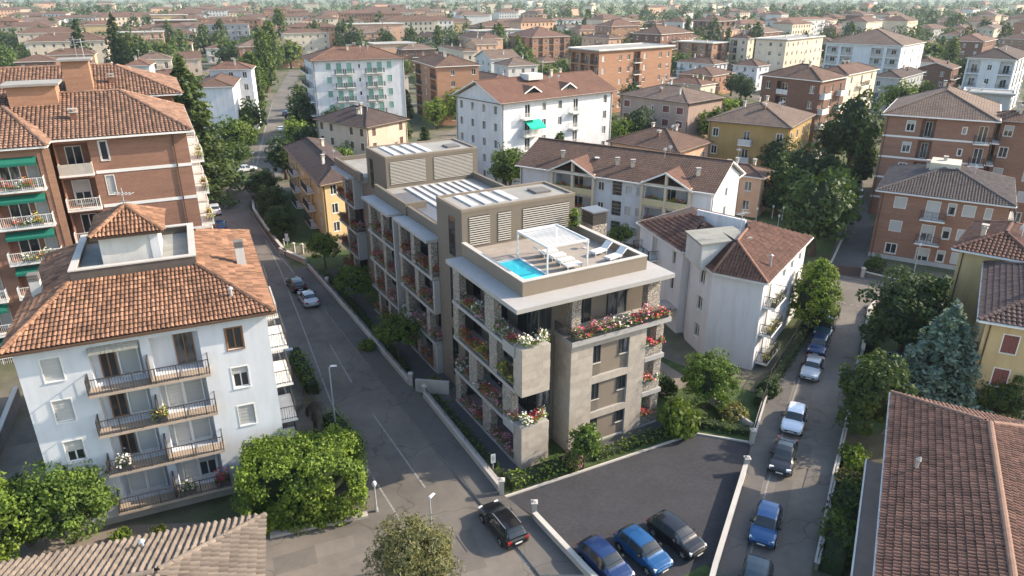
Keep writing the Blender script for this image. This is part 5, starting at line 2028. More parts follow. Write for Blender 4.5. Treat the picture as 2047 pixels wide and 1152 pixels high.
    ridge_tiles(r, [(o4[i], i4[i]) for i in range(4)], TILE_OR)
    ob('gutter', gutter_mesh(o4, TRIMB), root)
    # terrace
    m = MB()
    t = 0.25
    for (a0, a1, b0, b1) in ((iu0, iu1, iv0, iv0 + t), (iu0, iu1, iv1 - t, iv1), (iu0, iu0 + t, iv0 + t, iv1 - t), (iu1 - t, iu1, iv0 + t, iv1 - t)):
        m.box(a0, a1, b0, b1, 13.2, 14.42, 0, T)
    ob('terrace_upstand', m.mesh('terrace_upstand', mat('dark_flashing', (0.10, 0.085, 0.075), 0.7, 0.2, 1.0)), root)
    m = MB()
    t += 0.12
    e = 0.06
    for (a0, a1, b0, b1) in ((iu0 - e, iu1 + e, iv0 - e, iv0 + t), (iu0 - e, iu1 + e, iv1 - t, iv1 + e), (iu0 - e, iu0 + t, iv0 + t, iv1 - t), (iu1 - t, iu1 + e, iv0 + t, iv1 - t)):
        m.box(a0, a1, b0, b1, 14.421, 14.5, 0, T)
    ob('coping', m.mesh('coping', CAPST), root)
    m = MB()
    m.box(iu0 + 0.25, iu1 - 0.25, iv0 + 0.25, iv1 - 0.25, 13.3, 13.9, 0, T)
    ob('terrace_floor', m.mesh('terrace_floor', mat('terrace_concrete', (0.27, 0.27, 0.25), 0.9, 0.25, 0.8, 0, 0.2, 10)), root)
    # turret
    tu0, tu1, tv0, tv1 = -9.35, -5.95, 8.4, 12.5
    m = MB()
    m.box(tu0, tu1, tv0, tv1, 13.9, 15.85, 0, T)
    tw = ob('turret_wall', m.mesh('turret_wall', WHITE2), root)
    m = MB()
    m.box(tu1 - 0.5, tu1 + 0.02, tv0 - 0.06, tv0 - 0.002, 13.9, 15.84, 0, T)
    ob('pilaster', m.mesh('pilaster', WHITE), tw)
    e = 0.42
    c4 = [T(tu0 - e, tv0 - e, 15.9), T(tu1 + e, tv0 - e, 15.9), T(tu1 + e, tv1 + e, 15.9), T(tu0 - e, tv1 + e, 15.9)]
    ap = T((tu0 + tu1) / 2, (tv0 + tv1) / 2, 17.15)
    fs2 = [[c4[0], c4[1], ap], [c4[1], c4[2], ap], [c4[2], c4[3], ap], [c4[3], c4[0], ap]]
    r2 = ob('turret_roof', roof_mesh(fs2, [], c4, 15.9, UNDER, fascia=TRIMB), root)
    tile_faces(r2, (N[0], N[1], 0), fs2, 0.235, 0.4, TILE_OR, 300, 0.08)
    ridge_tiles(r2, [(c, ap) for c in c4], TILE_OR)
    ob('antenna', antenna_mesh(), r2, (ap[0], ap[1], ap[2] - 1.4))
    # chimneys
    for (u, v, z, h) in ((-1.15, 8.0, 12.8, 1.35), (-13.1, 7.6, 12.6, 1.2)):
        m = MB()
        m.box(-0.28, 0.28, -0.28, 0.28, -0.4, h, 0)
        for j in range(3):
            m.box(-0.3, 0.3, -0.3, 0.3, h + 0.02 + j * 0.16, h + 0.12 + j * 0.16, 1)
        m.box(-0.22, 0.22, -0.22, 0.22, h + 0.001, h + 0.42, 1)
        ob('chimney', m.mesh('chimney', [WHITE2, CONCD]), r, T(u, v, z), RAD(a))
    ob('roof_vent', vent_mesh(), r, T(-2.2, 2.2, 12.95))
    # railing post cluster and plants on the balconies
    return root, FF, k


LWroot, LWF, LWk = LWbuild()
for lab, s, z, mix in (('yellow potted plants on the third-level balcony of the left white block', 6.15, 6.71, [3]), ('red potted flowers on the lowest balcony of the left white block', 8.9, 1.26, [0]), ('green potted plants in the middle of the lowest balcony', 6.9, 1.26, [2]), ('small mixed pots at the left end of the second-lowest balcony', 3.7, 4.01, [2, 1])):
    p = LWF.pt(s * LWk, -0.6, z)
    q = LWF.pt((s + 0.8) * LWk, -0.6, z)
    flower_row(lab, (p[0] - 14.28, p[1] + 38.76, z), (q[0] - 14.28, q[1] + 38.76, z), mix, 'plants on the white block balconies', h=0.8, w=0.35)


# ------------------------------------------------------------------ left brick block
def LBbuild():
    N = (-29.31, 65.55)
    a = 26.0
    ea, eb = unit(a), unit(a + 90)
    root = thing('brick_apartment_block', (N[0], N[1], 0), 'tall red brick block with terracotta tiled roofs and balconies, upper left', 'building')
    FOOT.append([(N[0] + ea[0] * u + eb[0] * v, N[1] + ea[1] * u + eb[1] * v) for u, v in ((-26, -4.5), (1.5, -4.5), (1.5, 40), (-26, 40))])

    def T(u, v, z):
        return (ea[0] * u + eb[0] * v, ea[1] * u + eb[1] * v, z)
    pw = lambda u, v: (N[0] + ea[0] * u + eb[0] * v, N[1] + ea[1] * u + eb[1] * v)
    neg = lambda e: (-e[0], -e[1])
    ze, ov = 18.5, 0.55
    wm = MB()
    fls = [ze - 3.1 * (i + 1) for i in range(6)]
    # front wing (right)
    FF = Facade(root, pw(-11.2, ov), ea, eb, 11.2 - ov, N)
    FE = Facade(root, pw(-ov, ov), eb, neg(ea), 16.0, N)
    for i, z in enumerate(fls):
        FF.hole(1.35, 2.5, z + 0.02, 2.6, 1.3, True)
        FF.window(['door', 'half', 'door', 'door', 'half', 'door'][i], 1.3, 1.3, z + 0.06, 2.15, 0, 1.12, False)
        FF.balcony(1.35, 2.6, z, 0.7, 'conc' if i == 0 else 'barw')
        FF.window(['plain', 'roll', 'plain', 'roll', 'plain', 'roll'][i], 3.75, 0.62, z + 0.95, 1.7, 0)
        for s in (2.6, 7.4, 12.2):
            FE.window('door', s, 1.1, z + 0.05, 2.15, 0)
            FE.balcony(s, 3.3, z, 1.15, 'barw')
    FF.build(wm, -0.3, ze - 0.2)
    FE.build(wm, -0.3, ze - 0.2)
    # projecting bay on the left
    FB_ = Facade(root, pw(-25, -2.6 + ov), ea, eb, 13.3, N)
    for i, z in enumerate(fls):
        zz = z - 0.35
        for j, s in enumerate((11.0, 6.2, 1.6)):
            FB_.hole(s, 3.6, zz + 0.02, 2.6, 1.0, True)
            FB_.window('door', s - 0.5, 1.5, zz + 0.06, 2.15, 0, 0.82, False)
            FB_.window('roll', s + 1.15, 0.8, zz + 0.06, 2.15, 0, 0.82, False)
            b_ = FB_.balcony(s, 3.9, zz, 0.75, 'barw')
            ob('awning', awning_mesh(3.5, 0.75, 0.35), b_, (0, -0.02, 2.6))
    FB_.build(wm, -0.3, ze - 0.2)
    FS_ = Facade(root, pw(-11.7, -2.6 + ov), eb, neg(ea), 2.7, N)
    FS_.build(wm, -0.3, ze - 0.2)
    wm.box(-25, -11.75, 0.6, 16, -0.3, ze - 0.25, 0, T)
    wm.box(-11.8, -0.6, 2.2, 16.5, -0.3, ze - 0.26, 0, T)
    wm.box(-22, -0.7, 22.5, 37, -0.3, 19.2, 0, T)
    ob('wall', wm.mesh('wall', BRICKR), root)
    # white string courses and a downpipe
    for i, z in enumerate(fls[:5]):
        m = MB()
        m.box(-8.4, -ov + 0.03, ov - 0.05, ov - 0.003, z - 0.2, z + 0.08, 0, T)
        m.box(-ov + 0.002, -ov + 0.05, ov - 0.05, 16.4, z - 0.2, z + 0.08, 0, T)
        ob('string_course', m.mesh('string_course', TRIMW), root)
    m = MB()
    m.tube([T(-1.75, ov - 0.1, 0.2), T(-1.75, ov - 0.1, ze - 0.2)], 0.06, 8)
    ob('downpipe', m.mesh('downpipe', TRIMB), root)
    m = MB()
    m.box(-11.75, -11.2, -2.1, -2.05, 0, ze - 0.3, 0, T)
    ob('pier', m.mesh('pier', BRICKO), root)
    # roofs
    zr = 21.4
    c = [T(-11.6, 0, ze), T(0, 0, ze), T(0, 17, ze), T(-11.6, 17, ze)]
    rA, rB = T(-5.6, 8.5, zr), T(-24, 8.5, zr)
    fs = [[T(-24, 0, ze), c[1], rA, rB], [c[1], c[2], rA], [c[2], T(-24, 17, ze), rB, rA]]
    r = ob('roof', roof_mesh(fs, [], c, ze, UNDER, fascia=TRIMW), root)
    cutf = lambda p: False
    tile_faces(r, (N[0], N[1], 0), fs, 0.34, 0.42, TILE_LB, 300, 0.07)
    ridge_tiles(r, [(c[1], rA), (rA, rB), (c[2], rA)], TILE_LB, 0.42, 0.22)
    # bay roof: gable-like hip running out over the bay
    b0, b1 = T(-24.5, -2.6, ze), T(-11.2, -2.6, ze)
    pk, pk2 = T(-14.6, 4.2, 20.95), T(-24.5, 4.2, 20.95)
    fs2 = [[b0, b1, pk, pk2], [b1, T(-11.2, 1.5, ze + 0.02), pk]]
    r2 = ob('bay_roof', roof_mesh(fs2, [], [b0, b1], ze, UNDER, fascia=TRIMW), root)
    tile_faces(r2, (N[0], N[1], 0), fs2, 0.34, 0.42, TILE_LB, 300, 0.07)
    ridge_tiles(r2, [(b1, pk)], TILE_LB, 0.42, 0.22)
    # rear roof
    ze2, zr2 = 19.4, 22.2
    d = [T(-22, 21, ze2), T(0.3, 21, ze2), T(0.3, 38, ze2), T(-22, 38, ze2)]
    q1, q2 = T(-6.5, 29.5, zr2), T(-22, 29.5, zr2)
    fs3 = [[d[0], d[1], q1, q2], [d[1], d[2], q1], [d[2], d[3], q2, q1]]
    r3 = ob('rear_roof', roof_mesh(fs3, [], d, ze2, UNDER, fascia=TRIMW), root)
    tile_faces(r3, (N[0], N[1], 0), fs3, 0.36, 0.45, TILE_LB, 0, 0.07)
    ridge_tiles(r3, [(d[1], q1), (q1, q2), (d[2], q1)], TILE_LB, 0.45, 0.22)
    ob('gutter', gutter_mesh([T(-11.2, 0, ze), c[1], c[2]], TRIMW, 0.14), root)
    # lift boxes on the roof
    for (u0, u1, v0, v1, z0, z1) in ((-14.4, -10.6, 6.2, 9.4, 20.0, 22.4), (-11.2, -8.6, 21.8, 24.6, 19.5, 23.3)):
        m = MB()
        m.box(u0, u1, v0, v1, z0, z1, 0, T)
        w = ob('lift_housing', m.mesh('lift_housing', BRICKO), root)
        m = MB()
        m.box(u0 - 0.35, u1 + 0.35, v0 - 0.35, v1 + 0.35, z1 + 0.001, z1 + 0.2, 0, T)
        ob('flat_roof', m.mesh('flat_roof', SLABG), w)
    ob('antenna', antenna_mesh(), root, T(-9.6, 23, 23.2), 0.4)
    ob('antenna', antenna_mesh(), root, T(-8.9, 22.4, 23.0), 1.4)
    for (u, v, f) in ((-9.4, 3.4, 0), (-6.8, 24.6, 1)):
        ob('chimney', chimney_mesh(2), r, T(u, v, (ze if not f else ze2) + (v if not f else v - 21) * 0.34), RAD(a))
    return root, FB_, FE, fls, T, N


LB = LBbuild()
for i, z in enumerate(LB[3][:3]):
    for lab, s, F_ in ((f'balcony flowers on the projecting bay of the brick block, {["top", "second", "third"][i]} level', 10.0, LB[1]),):
        p, q = F_.pt(s, -0.6, z - 0.3), F_.pt(s + 2.2, -0.6, z - 0.3)
        flower_row(lab, (p[0] + LB[5][0], p[1] + LB[5][1], z - 0.3), (q[0] + LB[5][0], q[1] + LB[5][1], z - 0.3), [3, 0, 2], 'plants on the brick block balconies', h=0.7)
    p, q = LB[2].pt(1.2, -0.9, z), LB[2].pt(3.6, -0.9, z)
    flower_row(f'yellow-green plants on the sunlit side balcony of the brick block, {["top", "second", "third"][i]} level', (p[0] + LB[5][0], p[1] + LB[5][1], z), (q[0] + LB[5][0], q[1] + LB[5][1], z), [3, 3, 0], 'plants on the brick block balconies', h=0.8)

# ------------------------------------------------------------------ low roof, bottom left
def orient(fs):
    """faces up, eave as first edge"""
    out = []
    for f in fs:
        if (Vector(f[1]) - Vector(f[0])).cross(Vector(f[2]) - Vector(f[0])).z < 0:
            f = f[::-1]
        k = min(range(len(f)), key=lambda i: f[i][2] + f[(i + 1) % len(f)][2])
        out.append(f[k:] + f[:k])
    return out


def BLbuild():
    ze = 4.5
    P0, P1 = (-25.95, 26.14), (-13.09, 30.09)
    a = math.degrees(math.atan2(P1[1] - P0[1], P1[0] - P0[0]))
    ea = unit(a)
    eb = unit(a - 90)             # towards the camera
    L = math.hypot(P1[0] - P0[0], P1[1] - P0[1])
    N = P1
    root = thing('low_house', (N[0], N[1], 0), 'low building with ribbed grey-beige tiled hip roof, bottom left corner', 'building')
    T = lambda u, v, z: (-ea[0] * u + eb[0] * v, -ea[1] * u + eb[1] * v, z)
    FOOT.append([(N[0] - ea[0] * u + eb[0] * v, N[1] - ea[1] * u + eb[1] * v) for u, v in ((-0.5, -0.5), (L, -0.5), (L, 10), (-0.5, 10))])
    D = 9.0
    m = MB()
    m.box(0.5, L, 0.5, D - 0.5, -0.2, ze - 0.15, 0, T)
    ob('wall', m.mesh('wall', BEIGE), root)
    c = [T(0, 0, ze), T(L, 0, ze), T(L, D, ze), T(0, D, ze)]
    rg0, rg1 = T(4.5, 4.5, ze + 1.55), T(L, 4.5, ze + 1.55)
    fs = [[c[0], c[1], rg1, rg0][::1], [c[3], c[0], rg0], [c[2], c[3], rg0, rg1]]
    fs = orient(fs)
    r = ob('roof', roof_mesh(fs, [], c, ze, UNDERG, fascia=TRIMW), root)
    tile_faces(r, (N[0], N[1], 0), fs, 0.33, 0.42, TILE_GR, 300, 0.15)
    ridge_tiles(r, [(c[0], rg0), (rg0, rg1)], TILE_GR, 0.42, 0.17)
    ob('gutter', gutter_mesh([c[3], c[0], c[1]][::-1], DARK, 0.1), root)
    ob('roof_vent', vent_mesh(), r, T(5.6, 1.4, ze + 0.45))


BLbuild()

# ------------------------------------------------------------------ tiled house, bottom right
def BRbuild():
    ze = 6.0
    A0, N, A2 = (15.68, 23.22), (24.77, 40.11), (31.67, 36.22)
    ea = Vector((A0[0] - N[0], A0[1] - N[1], 0))
    LA = ea.length
    ea.normalize()
    eb = Vector((A2[0] - N[0], A2[1] - N[1], 0)).normalized()
    LB_ = 9.6
    root = thing('tiled_house', (N[0], N[1], 0), 'house with dull red ribbed tile roof, bottom right corner', 'building')
    T = lambda u, v, z: (ea.x * u + eb.x * v, ea.y * u + eb.y * v, z)
    FOOT.append([(N[0] + ea.x * u + eb.x * v, N[1] + ea.y * u + eb.y * v) for u, v in ((-0.8, -0.8), (LA, -0.8), (LA, LB_ + 1), (-0.8, LB_ + 1))])
    m = MB()
    m.box(0.6, LA, 0.6, LB_ - 0.6, -0.2, ze - 0.2, 0, T)
    ob('wall', m.mesh('wall', CREAM), root)
    c = [T(0, 0, ze), T(LA, 0, ze), T(LA, LB_, ze), T(0, LB_, ze)]
    rg0, rg1 = T(4.4, 4.8, ze + 1.75), T(LA, 4.8, ze + 1.75)
    fs = [[c[0], c[1], rg1, rg0], [c[3], c[0], rg0], [c[2], c[3], rg0, rg1]]
    fs = [f[::-1] if (Vector(f[1]) - Vector(f[0])).cross(Vector(f[2]) - Vector(f[0])).z < 0 else f for f in fs]
    # keep the eave as first edge
    fs2 = []
    for f in fs:
        k = min(range(len(f)), key=lambda i: f[i][2] + f[(i + 1) % len(f)][2])
        fs2.append(f[k:] + f[:k])
    r = ob('roof', roof_mesh(fs2, [], c, ze, UNDER, fascia=TRIMW), root)
    tile_faces(r, (N[0], N[1], 0), fs2, 0.235, 0.36, TILE_RR, 300, 0.075)
    ridge_tiles(r, [(c[0], rg0), (rg0, rg1), (c[3], rg0)], mat('ridge_pale', (0.24, 0.145, 0.105), 0.9, 0.2, 2.0), 0.36, 0.17)
    ob('gutter', gutter_mesh([c[1], c[0], c[3]][::-1], TRIMW, 0.12), root)
    m = MB()
    m.tube([(0, 0, -0.3), (0, 0, 0.55)], 0.09, 8)
    m.tube([(0, 0, 0.55), (0, 0, 0.62), (0.1, 0, 0.8)], [0.09, 0.16, 0.04], 8)
    ob('roof_vent', m.mesh('roof_vent', CONC), r, T(9.2, 1.4, ze + 0.5))
    # low annexe with flat roof along the eave
    m = MB()
    m.box(4.2, 17.0, -0.5, 0.55, -0.2, 2.9, 0, T)
    an = ob('annexe_wall', m.mesh('annexe_wall', CREAM), root)
    m = MB()
    m.box(4.0, 17.2, -0.7, 0.5, 2.901, 3.05, 0, T)
    ob('annexe_roof', m.mesh('annexe_roof', mat('annexe_sheet', (0.19, 0.15, 0.13), 0.8, 0.15, 0.8)), an)
    m = MB()
    m.box(3.95, 17.25, -0.78, -0.701, 2.85, 3.1, 0, T)
    ob('annexe_gutter', m.mesh('annexe_gutter', TRIMW), an)


BRbuild()


# ------------------------------------------------------------------ white corner house with cut-in roof, right of the new block
def WHbuild():
    ze = 8.3
    N = (20.8, 53.3)
    root = thing('white_corner_house', (N[0], N[1], 0), 'white three-storey corner house with brown tiled roof and grey flat dormer, right of centre', 'building')
    rel = lambda p, z: (p[0] - N[0], p[1] - N[1], z)
    # eave outline, counter-clockwise
    E = [(20.8, 53.3), (29.2, 65.4), (24.4, 71.5), (19.9, 76.0), (12.9, 70.2), (15.5, 61.0), (16.3, 61.2), (16.1, 59.6), (17.0, 55.8)]
    FOOT.append([(20.8, 52.3), (30.5, 65.4), (25, 73), (19.9, 77), (11.9, 71), (16, 54.5)])
    cx = sum(p[0] for p in E) / len(E)
    cy = sum(p[1] for p in E) / len(E)
    Wl = [(p[0] + (cx - p[0]) * 0.055, p[1] + (cy - p[1]) * 0.055) for p in E]
    wm = MB()
    facs = []
    for i in range(len(Wl)):
        p, q = Wl[i], Wl[(i + 1) % len(Wl)]
        L = math.hypot(q[0] - p[0], q[1] - p[1])
        xd = ((q[0] - p[0]) / L, (q[1] - p[1]) / L)
        yd = (-xd[1], xd[0])
        facs.append(Facade(root, p, xd, yd, L, N))
    fl = [0.55, 3.2, 5.75]
    for z in fl:
        R_ = facs[0]
        R_.window('roll', 2.0, 1.0, z + 0.05, 2.0, 0)
        R_.balcony(2.3, 3.2, z, 1.0, 'bar')
        R_.window('plain', 6.4, 0.9, z + 0.8, 1.35, 0)
        R_.window('half', 9.0, 0.9, z + 0.8, 1.35, 0)
        R_.window('plain', 11.8, 0.9, z + 0.8, 1.35, 0)
        facs[7].window('plain', facs[7].L * 0.55, 0.95, z + 0.7, 1.35, 0)
        facs[4].window('plain', facs[4].L - 1.6, 0.7, z + 0.7, 1.3, 0)
        facs[4].window('roll', facs[4].L - 5.6, 1.0, z + 0.1, 2.0, 0)
    facs[4].balcony(facs[4].L - 6.6, 3.6, 5.75, 1.0, 'bar')
    for f in facs:
        f.build(wm, -0.3, ze - 0.12)
    ob('wall', wm.mesh('wall', mat('plaster_lilac_white', (0.66, 0.65, 0.67), 0.85, 0.08, 0.3, 0.18, 0.12, 25)), root)
    # entrance canopy
    m = MB()
    m.box(0, 2.2, 0, 1.1, 2.3, 2.5)
    ob('canopy', m.mesh('canopy', CONC), root, facs[4].pt(facs[4].L - 2.4, -1.1, 0), facs[4].rz)
    K1, K2 = (19.21, 57.31), (22.01, 62.31)
    K3, K4 = (18.09, 66.71), (18.2, 64.4)
    zk = 10.6
    fs = [[rel(E[0], ze), rel(E[1], ze), rel(K2, zk), rel(K1, zk)],
          [rel(E[8], ze), rel(E[0], ze), rel(K1, zk)],
          [rel(E[7], ze), rel(E[8], ze), rel(K1, zk), rel(K4, zk - 0.35)],
          [rel(E[6], ze), rel(E[7], ze), rel(K4, zk - 0.35)],
          [rel(E[4], ze), rel(E[5], ze), rel((18.6, 65.4), 9.9), rel(K3, 10.4)],
          [rel(E[1], ze), rel(E[2], ze), rel(K2, zk)],
          [rel(E[3], ze), rel(E[4], ze), rel(K3, 10.4)],
          [rel(E[2], ze), rel(E[3], ze), rel(K3, 10.4), rel(K2, zk)]]
    r = ob('roof', roof_mesh(fs, [], [], ze, UNDER, fascia=TRIMW), root)
    tile_faces(r, (N[0], N[1], 0), fs[:5], 0.27, 0.4, TILE_WH, 300, 0.06)
    ridge_tiles(r, [(rel(E[0], ze), rel(K1, zk)), (rel(E[8], ze), rel(K1, zk)), (rel(K1, zk), rel(K2, zk)), (rel(K2, zk), rel(K3, 10.4))], mat('ridge_brown', (0.28, 0.15, 0.10), 0.9, 0.2, 2.0), 0.4, 0.14)
    ob('gutter', gutter_mesh([rel(p, ze) for p in E], TRIMW, 0.1), root)
    # flat-roofed dormer box
    c4 = [(16.2, 56.97), (20.78, 58.71), (20.03, 61.88), (15.7, 60.55)]
    m = MB()
    m.hexa([rel(p, 8.0) for p in c4] + [rel(p, 10.3) for p in c4])
    dm = ob('dormer', m.mesh('dormer', WHITE2), root)
    ctr = (sum(p[0] for p in c4) / 4, sum(p[1] for p in c4) / 4)
    o4 = [(p[0] + (p[0] - ctr[0]) * 0.08, p[1] + (p[1] - ctr[1]) * 0.08) for p in c4]
    m = MB()
    m.hexa([rel(p, 10.301) for p in o4] + [rel(p, 10.45) for p in o4])
    ob('flat_roof', m.mesh('flat_roof', mat('dormer_roof', (0.25, 0.245, 0.215), 0.9, 0.2, 1.2)), dm)
    # pale wall of the cut-in terrace
    m = MB()
    a, b_ = (17.93, 66.03), (21.51, 62.5)
    m.beam(rel(a, 10.1), rel(b_, 10.1), 0.25, 1.5)
    ob('terrace_wall', m.mesh('terrace_wall', WHITE), root)
    ob('antenna', antenna_mesh(), dm, rel((19.82, 58.71), 10.4), 0.6)
    ob('roof_vent', vent_mesh(), r, rel((21.75, 55.88), 9.3), 0.6)
    return facs, N


WH = WHbuild()
for i, z in enumerate((0.55, 3.2, 5.75)):
    p, q = WH[0][0].pt(0.9, -0.75, z), WH[0][0].pt(3.4, -0.75, z)
    flower_row(f'potted plants on the {["lowest", "middle", "top"][i]} sunlit balcony of the white corner house', (p[0] + 20.8, p[1] + 53.3, z), (q[0] + 20.8, q[1] + 53.3, z), [3, 2], 'plants on the white corner house', h=0.6, dens=0.5)

# ------------------------------------------------------------------ row house with two loggia gables
h = house('row_house', 'long white row house with two yellow loggia gables and brown roof, right of centre', (23.96,81.34),57.9,146.8,12.9,28.1,8.3,
          WHITE, ROOF_BR, R='. w .', L='', nf=3, fh=2.7, f0=0.2, kind='gb', pitch=0.42, lod=0, chim=0, trim=TRIMW, gutter=TRIMW)
# windows of the long side (facade L runs from far left to the near corner)
Lf = h['FL']
for i, z in enumerate(h['floors']):
    for s in (0.46, 0.605, 0.66):
        Lf.window('roll' if s > 0.5 else 'plain', Lf.L * s, 0.85, z + 0.85, 1.15, 0)
    if i > 0:
        Lf.loggia(Lf.L * 0.31, 5.4, z, 2.3, 1.6, None, 'door', 0)
        Lf.loggia(Lf.L * 0.79, 5.6, z, 2.3, 1.6, None, 'door', 0)
    m = MB()
    for q in range(4):
        for w_ in range(3):
            m.box(-0.62 + w_ * 0.42, -0.24 + w_ * 0.42, -0.02, 0.05, q * 0.48, q * 0.48 + 0.42)
    Lf.hole(Lf.L * 0.545, 1.35, z + 0.55, 1.95, 0.12, True)
    w_ = ob('stair_window', m.mesh('stair_window', GLASSD), h['root'], Lf.pt(Lf.L * 0.545, 0.06, z + 0.57), Lf.rz)
    w_['label'] = 'grid of small stair window panes'
for c, nm in ((0.31, 'far'), (0.79, 'near')):
    # projecting yellow frame with gable roof
    W2 = 3.1
    x = Lf.L * c
    for s in (-W2, 0, W2):
        m = MB()
        m.box(-0.16, 0.16, -0.5, -0.02, 0.0, 9.9 if s == 0 else 8.5)
        ob('post', m.mesh('post', CREAM), h['root'], Lf.pt(x + s, 0, 0), Lf.rz)
    for z in h['floors'][1:]:
        m = MB()
        m.box(-W2 + 0.17, -0.17, -0.45, -0.3, z, z + 0.85)
        m.box(0.17, W2 - 0.17, -0.45, -0.3, z, z + 0.85)
        ob('balcony_parapet', m.mesh('balcony_parapet', mat('plaster_paleyellow', (0.55, 0.47, 0.28), 0.85, 0.1)), h['root'], Lf.pt(x, 0, 0), Lf.rz)
        p, q = Lf.pt(x - 2.6, 0.05, z + 0.5), Lf.pt(x + 2.6, 0.05, z + 0.5)
        flower_row(f'green plants in the {nm} loggia of the row house, {"upper" if z > 4 else "lower"} level', (p[0] + h['O'][0], p[1] + h['O'][1], z + 0.5), (q[0] + h['O'][0], q[1] + h['O'][1], z + 0.5), [3, 0], 'plants in the row house loggias', h=0.5, dens=0.6)
    g = MB()
    zb, zp = 8.25, 10.1
    dpt = 4.6
    L_, R_, Pk = (-W2 - 0.5, -0.9, zb), (W2 + 0.5, -0.9, zb), (0, -0.9, zp)
    Lb, Rb, Pb = (-W2 - 0.5, 0.6, zb), (W2 + 0.5, 0.6, zb), (0, dpt, zp)
    g.poly([R_, Rb, Pb, Pk], 0)
    g.poly([Lb, L_, Pk, Pb], 0)
    for f in ([R_, Rb, Pb, Pk], [Lb, L_, Pk, Pb]):
        g.poly([(p[0], p[1], p[2] - 0.15) for p in f][::-1], 1)
    g.beam((L_[0], L_[1], L_[2] - 0.06), (Pk[0], Pk[1], Pk[2] - 0.06), 0.06, 0.2, 1)
    g.beam((R_[0], R_[1], R_[2] - 0.06), (Pk[0], Pk[1], Pk[2] - 0.06), 0.06, 0.2, 1)
    gr = ob('gable_roof', g.mesh('gable_roof', [ROOF_SH, TRIMW]), h['root'], Lf.pt(x, 0, 0), Lf.rz)
    m = MB()
    m.box(-W2, W2, -0.5, -0.3, 8.2, 8.45)
    ob('tie_beam', m.mesh('tie_beam', CREAM), h['root'], Lf.pt(x, 0, 0), Lf.rz)
h['finish']()
for f_ in (0.2, 0.5, 0.58, 0.9):
    ob('chimney', chimney_mesh(0), h['roof'], h['T'](2.4, h['B'] * (1 - f_), 9.35), 0)
ob('roof_light', (lambda m: (m.box(-0.3, 0.3, -0.45, 0.45, 0, 0.08), m.mesh('roof_light', SOLAR))[1])(MB()), h['roof'], h['T'](3.0, h['B'] * 0.62, 9.9))

# ------------------------------------------------------------------ white gable block with dormers and teal awning
h = house('white_gable_block', 'large white block with brown gable roof, dormers and teal awning, centre back', (-1.78,114.84),39.2,129.2,27.09,14.07,14,
          WHITE, ROOF_SH, R='. b w w b . w', L='w w w w', nf=5, fh=2.75, f0=0.1, kind='ga', pitch=0.42, lod=0, chim=2, ant=2, trim=TRIMW, ww=0.85, bstyle='barw', over=0.7)
fr = h['FR']
b_ = fr.balcony(fr.L * 0.235, 3.4, h['floors'][3] - 0.02, 1.1, 'barw')
m = MB()
m.hexa([(-1.7, -1.7, -0.55), (1.7, -1.7, -0.55), (1.7, 0, 0.45), (-1.7, 0, 0.45), (-1.7, -1.7, -0.5), (1.7, -1.7, -0.5), (1.7, 0, 0.5), (-1.7, 0, 0.5)])
m.box(-1.7, 1.7, -1.72, -1.701, -0.8, -0.5)
ob('awning', m.mesh('awning', AWN_T), b_, (0.4, 0, 1.9))
h['finish']()
for f_ in (0.30, 0.62):
    u = h['A'] * f_
    d = MB()
    T = h['T']
    v0, z0 = 1.2, 14.85
    d.poly([T(u - 1.9, v0, z0), T(u, v0 - 0.2, z0 + 1.05), T(u, v0 + 3.0, z0 + 1.15), T(u - 1.9, v0 + 1.9, z0 + 0.6)], 0)
    d.poly([T(u, v0 - 0.2, z0 + 1.05), T(u + 1.9, v0, z0), T(u + 1.9, v0 + 1.9, z0 + 0.6), T(u, v0 + 3.0, z0 + 1.15)], 0)
    d.poly([T(u - 1.3, v0 + 0.1, z0 - 0.1), T(u + 1.3, v0 + 0.1, z0 - 0.1), T(u + 1.3, v0 + 0.1, z0 + 0.3), T(u, v0 + 0.1, z0 + 0.98), T(u - 1.3, v0 + 0.1, z0 + 0.3)], 2)
    d.beam(T(u - 1.9, v0 - 0.02, z0), T(u, v0 - 0.22, z0 + 1.05), 0.1, 0.2, 1)
    d.beam(T(u + 1.9, v0 - 0.02, z0), T(u, v0 - 0.22, z0 + 1.05), 0.1, 0.2, 1)
    ob('dormer', d.mesh('dormer', [ROOF_SH, TRIMW, GLASSD]), h['roof'])
m = MB()
m.box(-1.6, 1.6, -1.2, 1.2, -0.5, 0.5)
ob('roof_terrace_box', m.mesh('roof_terrace_box', WHITE2), h['roof'], h['T'](h['A'] * 0.42, h['B'] * 0.42, 17.0), RAD(39))

# ------------------------------------------------------------------ other houses that can be told apart
def H(*a, **k):
    hh = house(*a, **k)
    hh['finish']()
    return hh


H('yellow_house', 'yellow three-storey house with brown hip roof behind the new block, left', (-24.43,87.87),46.2,115.5,7.43,28.46,7.6, YELLOW, ROOF_DK, R='w w', L='w b w b w', nf=3, fh=2.5, f0=0.1, lod=0, chim=2, trim=CREAM, pitch=0.4, wh=1.3, ww=0.9, gutter=TRIMB)
H('beige_house', 'beige house with dark brown hip roof behind the yellow house', (-26.04,127.82),56.6,140.7,11.88,15.68,8, BEIGE, ROOF_DK, R='n . n', L='n n . n n', nf=3, fh=2.6, f0=0.1, lod=0, chim=3, trim=CREAM, pitch=0.4)
H('white_green_shutter_block', 'white block with mint green shutters and red-brown hip roof, upper left centre', (-42.29,154.93),21.6,113.2,20.58,12.69,17.2, WHITE, ROOF_RED, R='. g G G s G G g .', L='b b b', nf=6, fh=2.85, f0=0.1, lod=0, chim=4, pitch=0.36, trim=TRIMW)
H('orange_brick_block', 'orange brick block with brown hip roof right of the green-shuttered block', (-18.39,177.03),25.8,112.3,12.01,21.29,14, BRICKO, ROOF_BR, R='. w . r', L='l r l', nf=5, fh=2.7, f0=0.1, lod=1, chim=3, ant=1, trim=TRIMW)
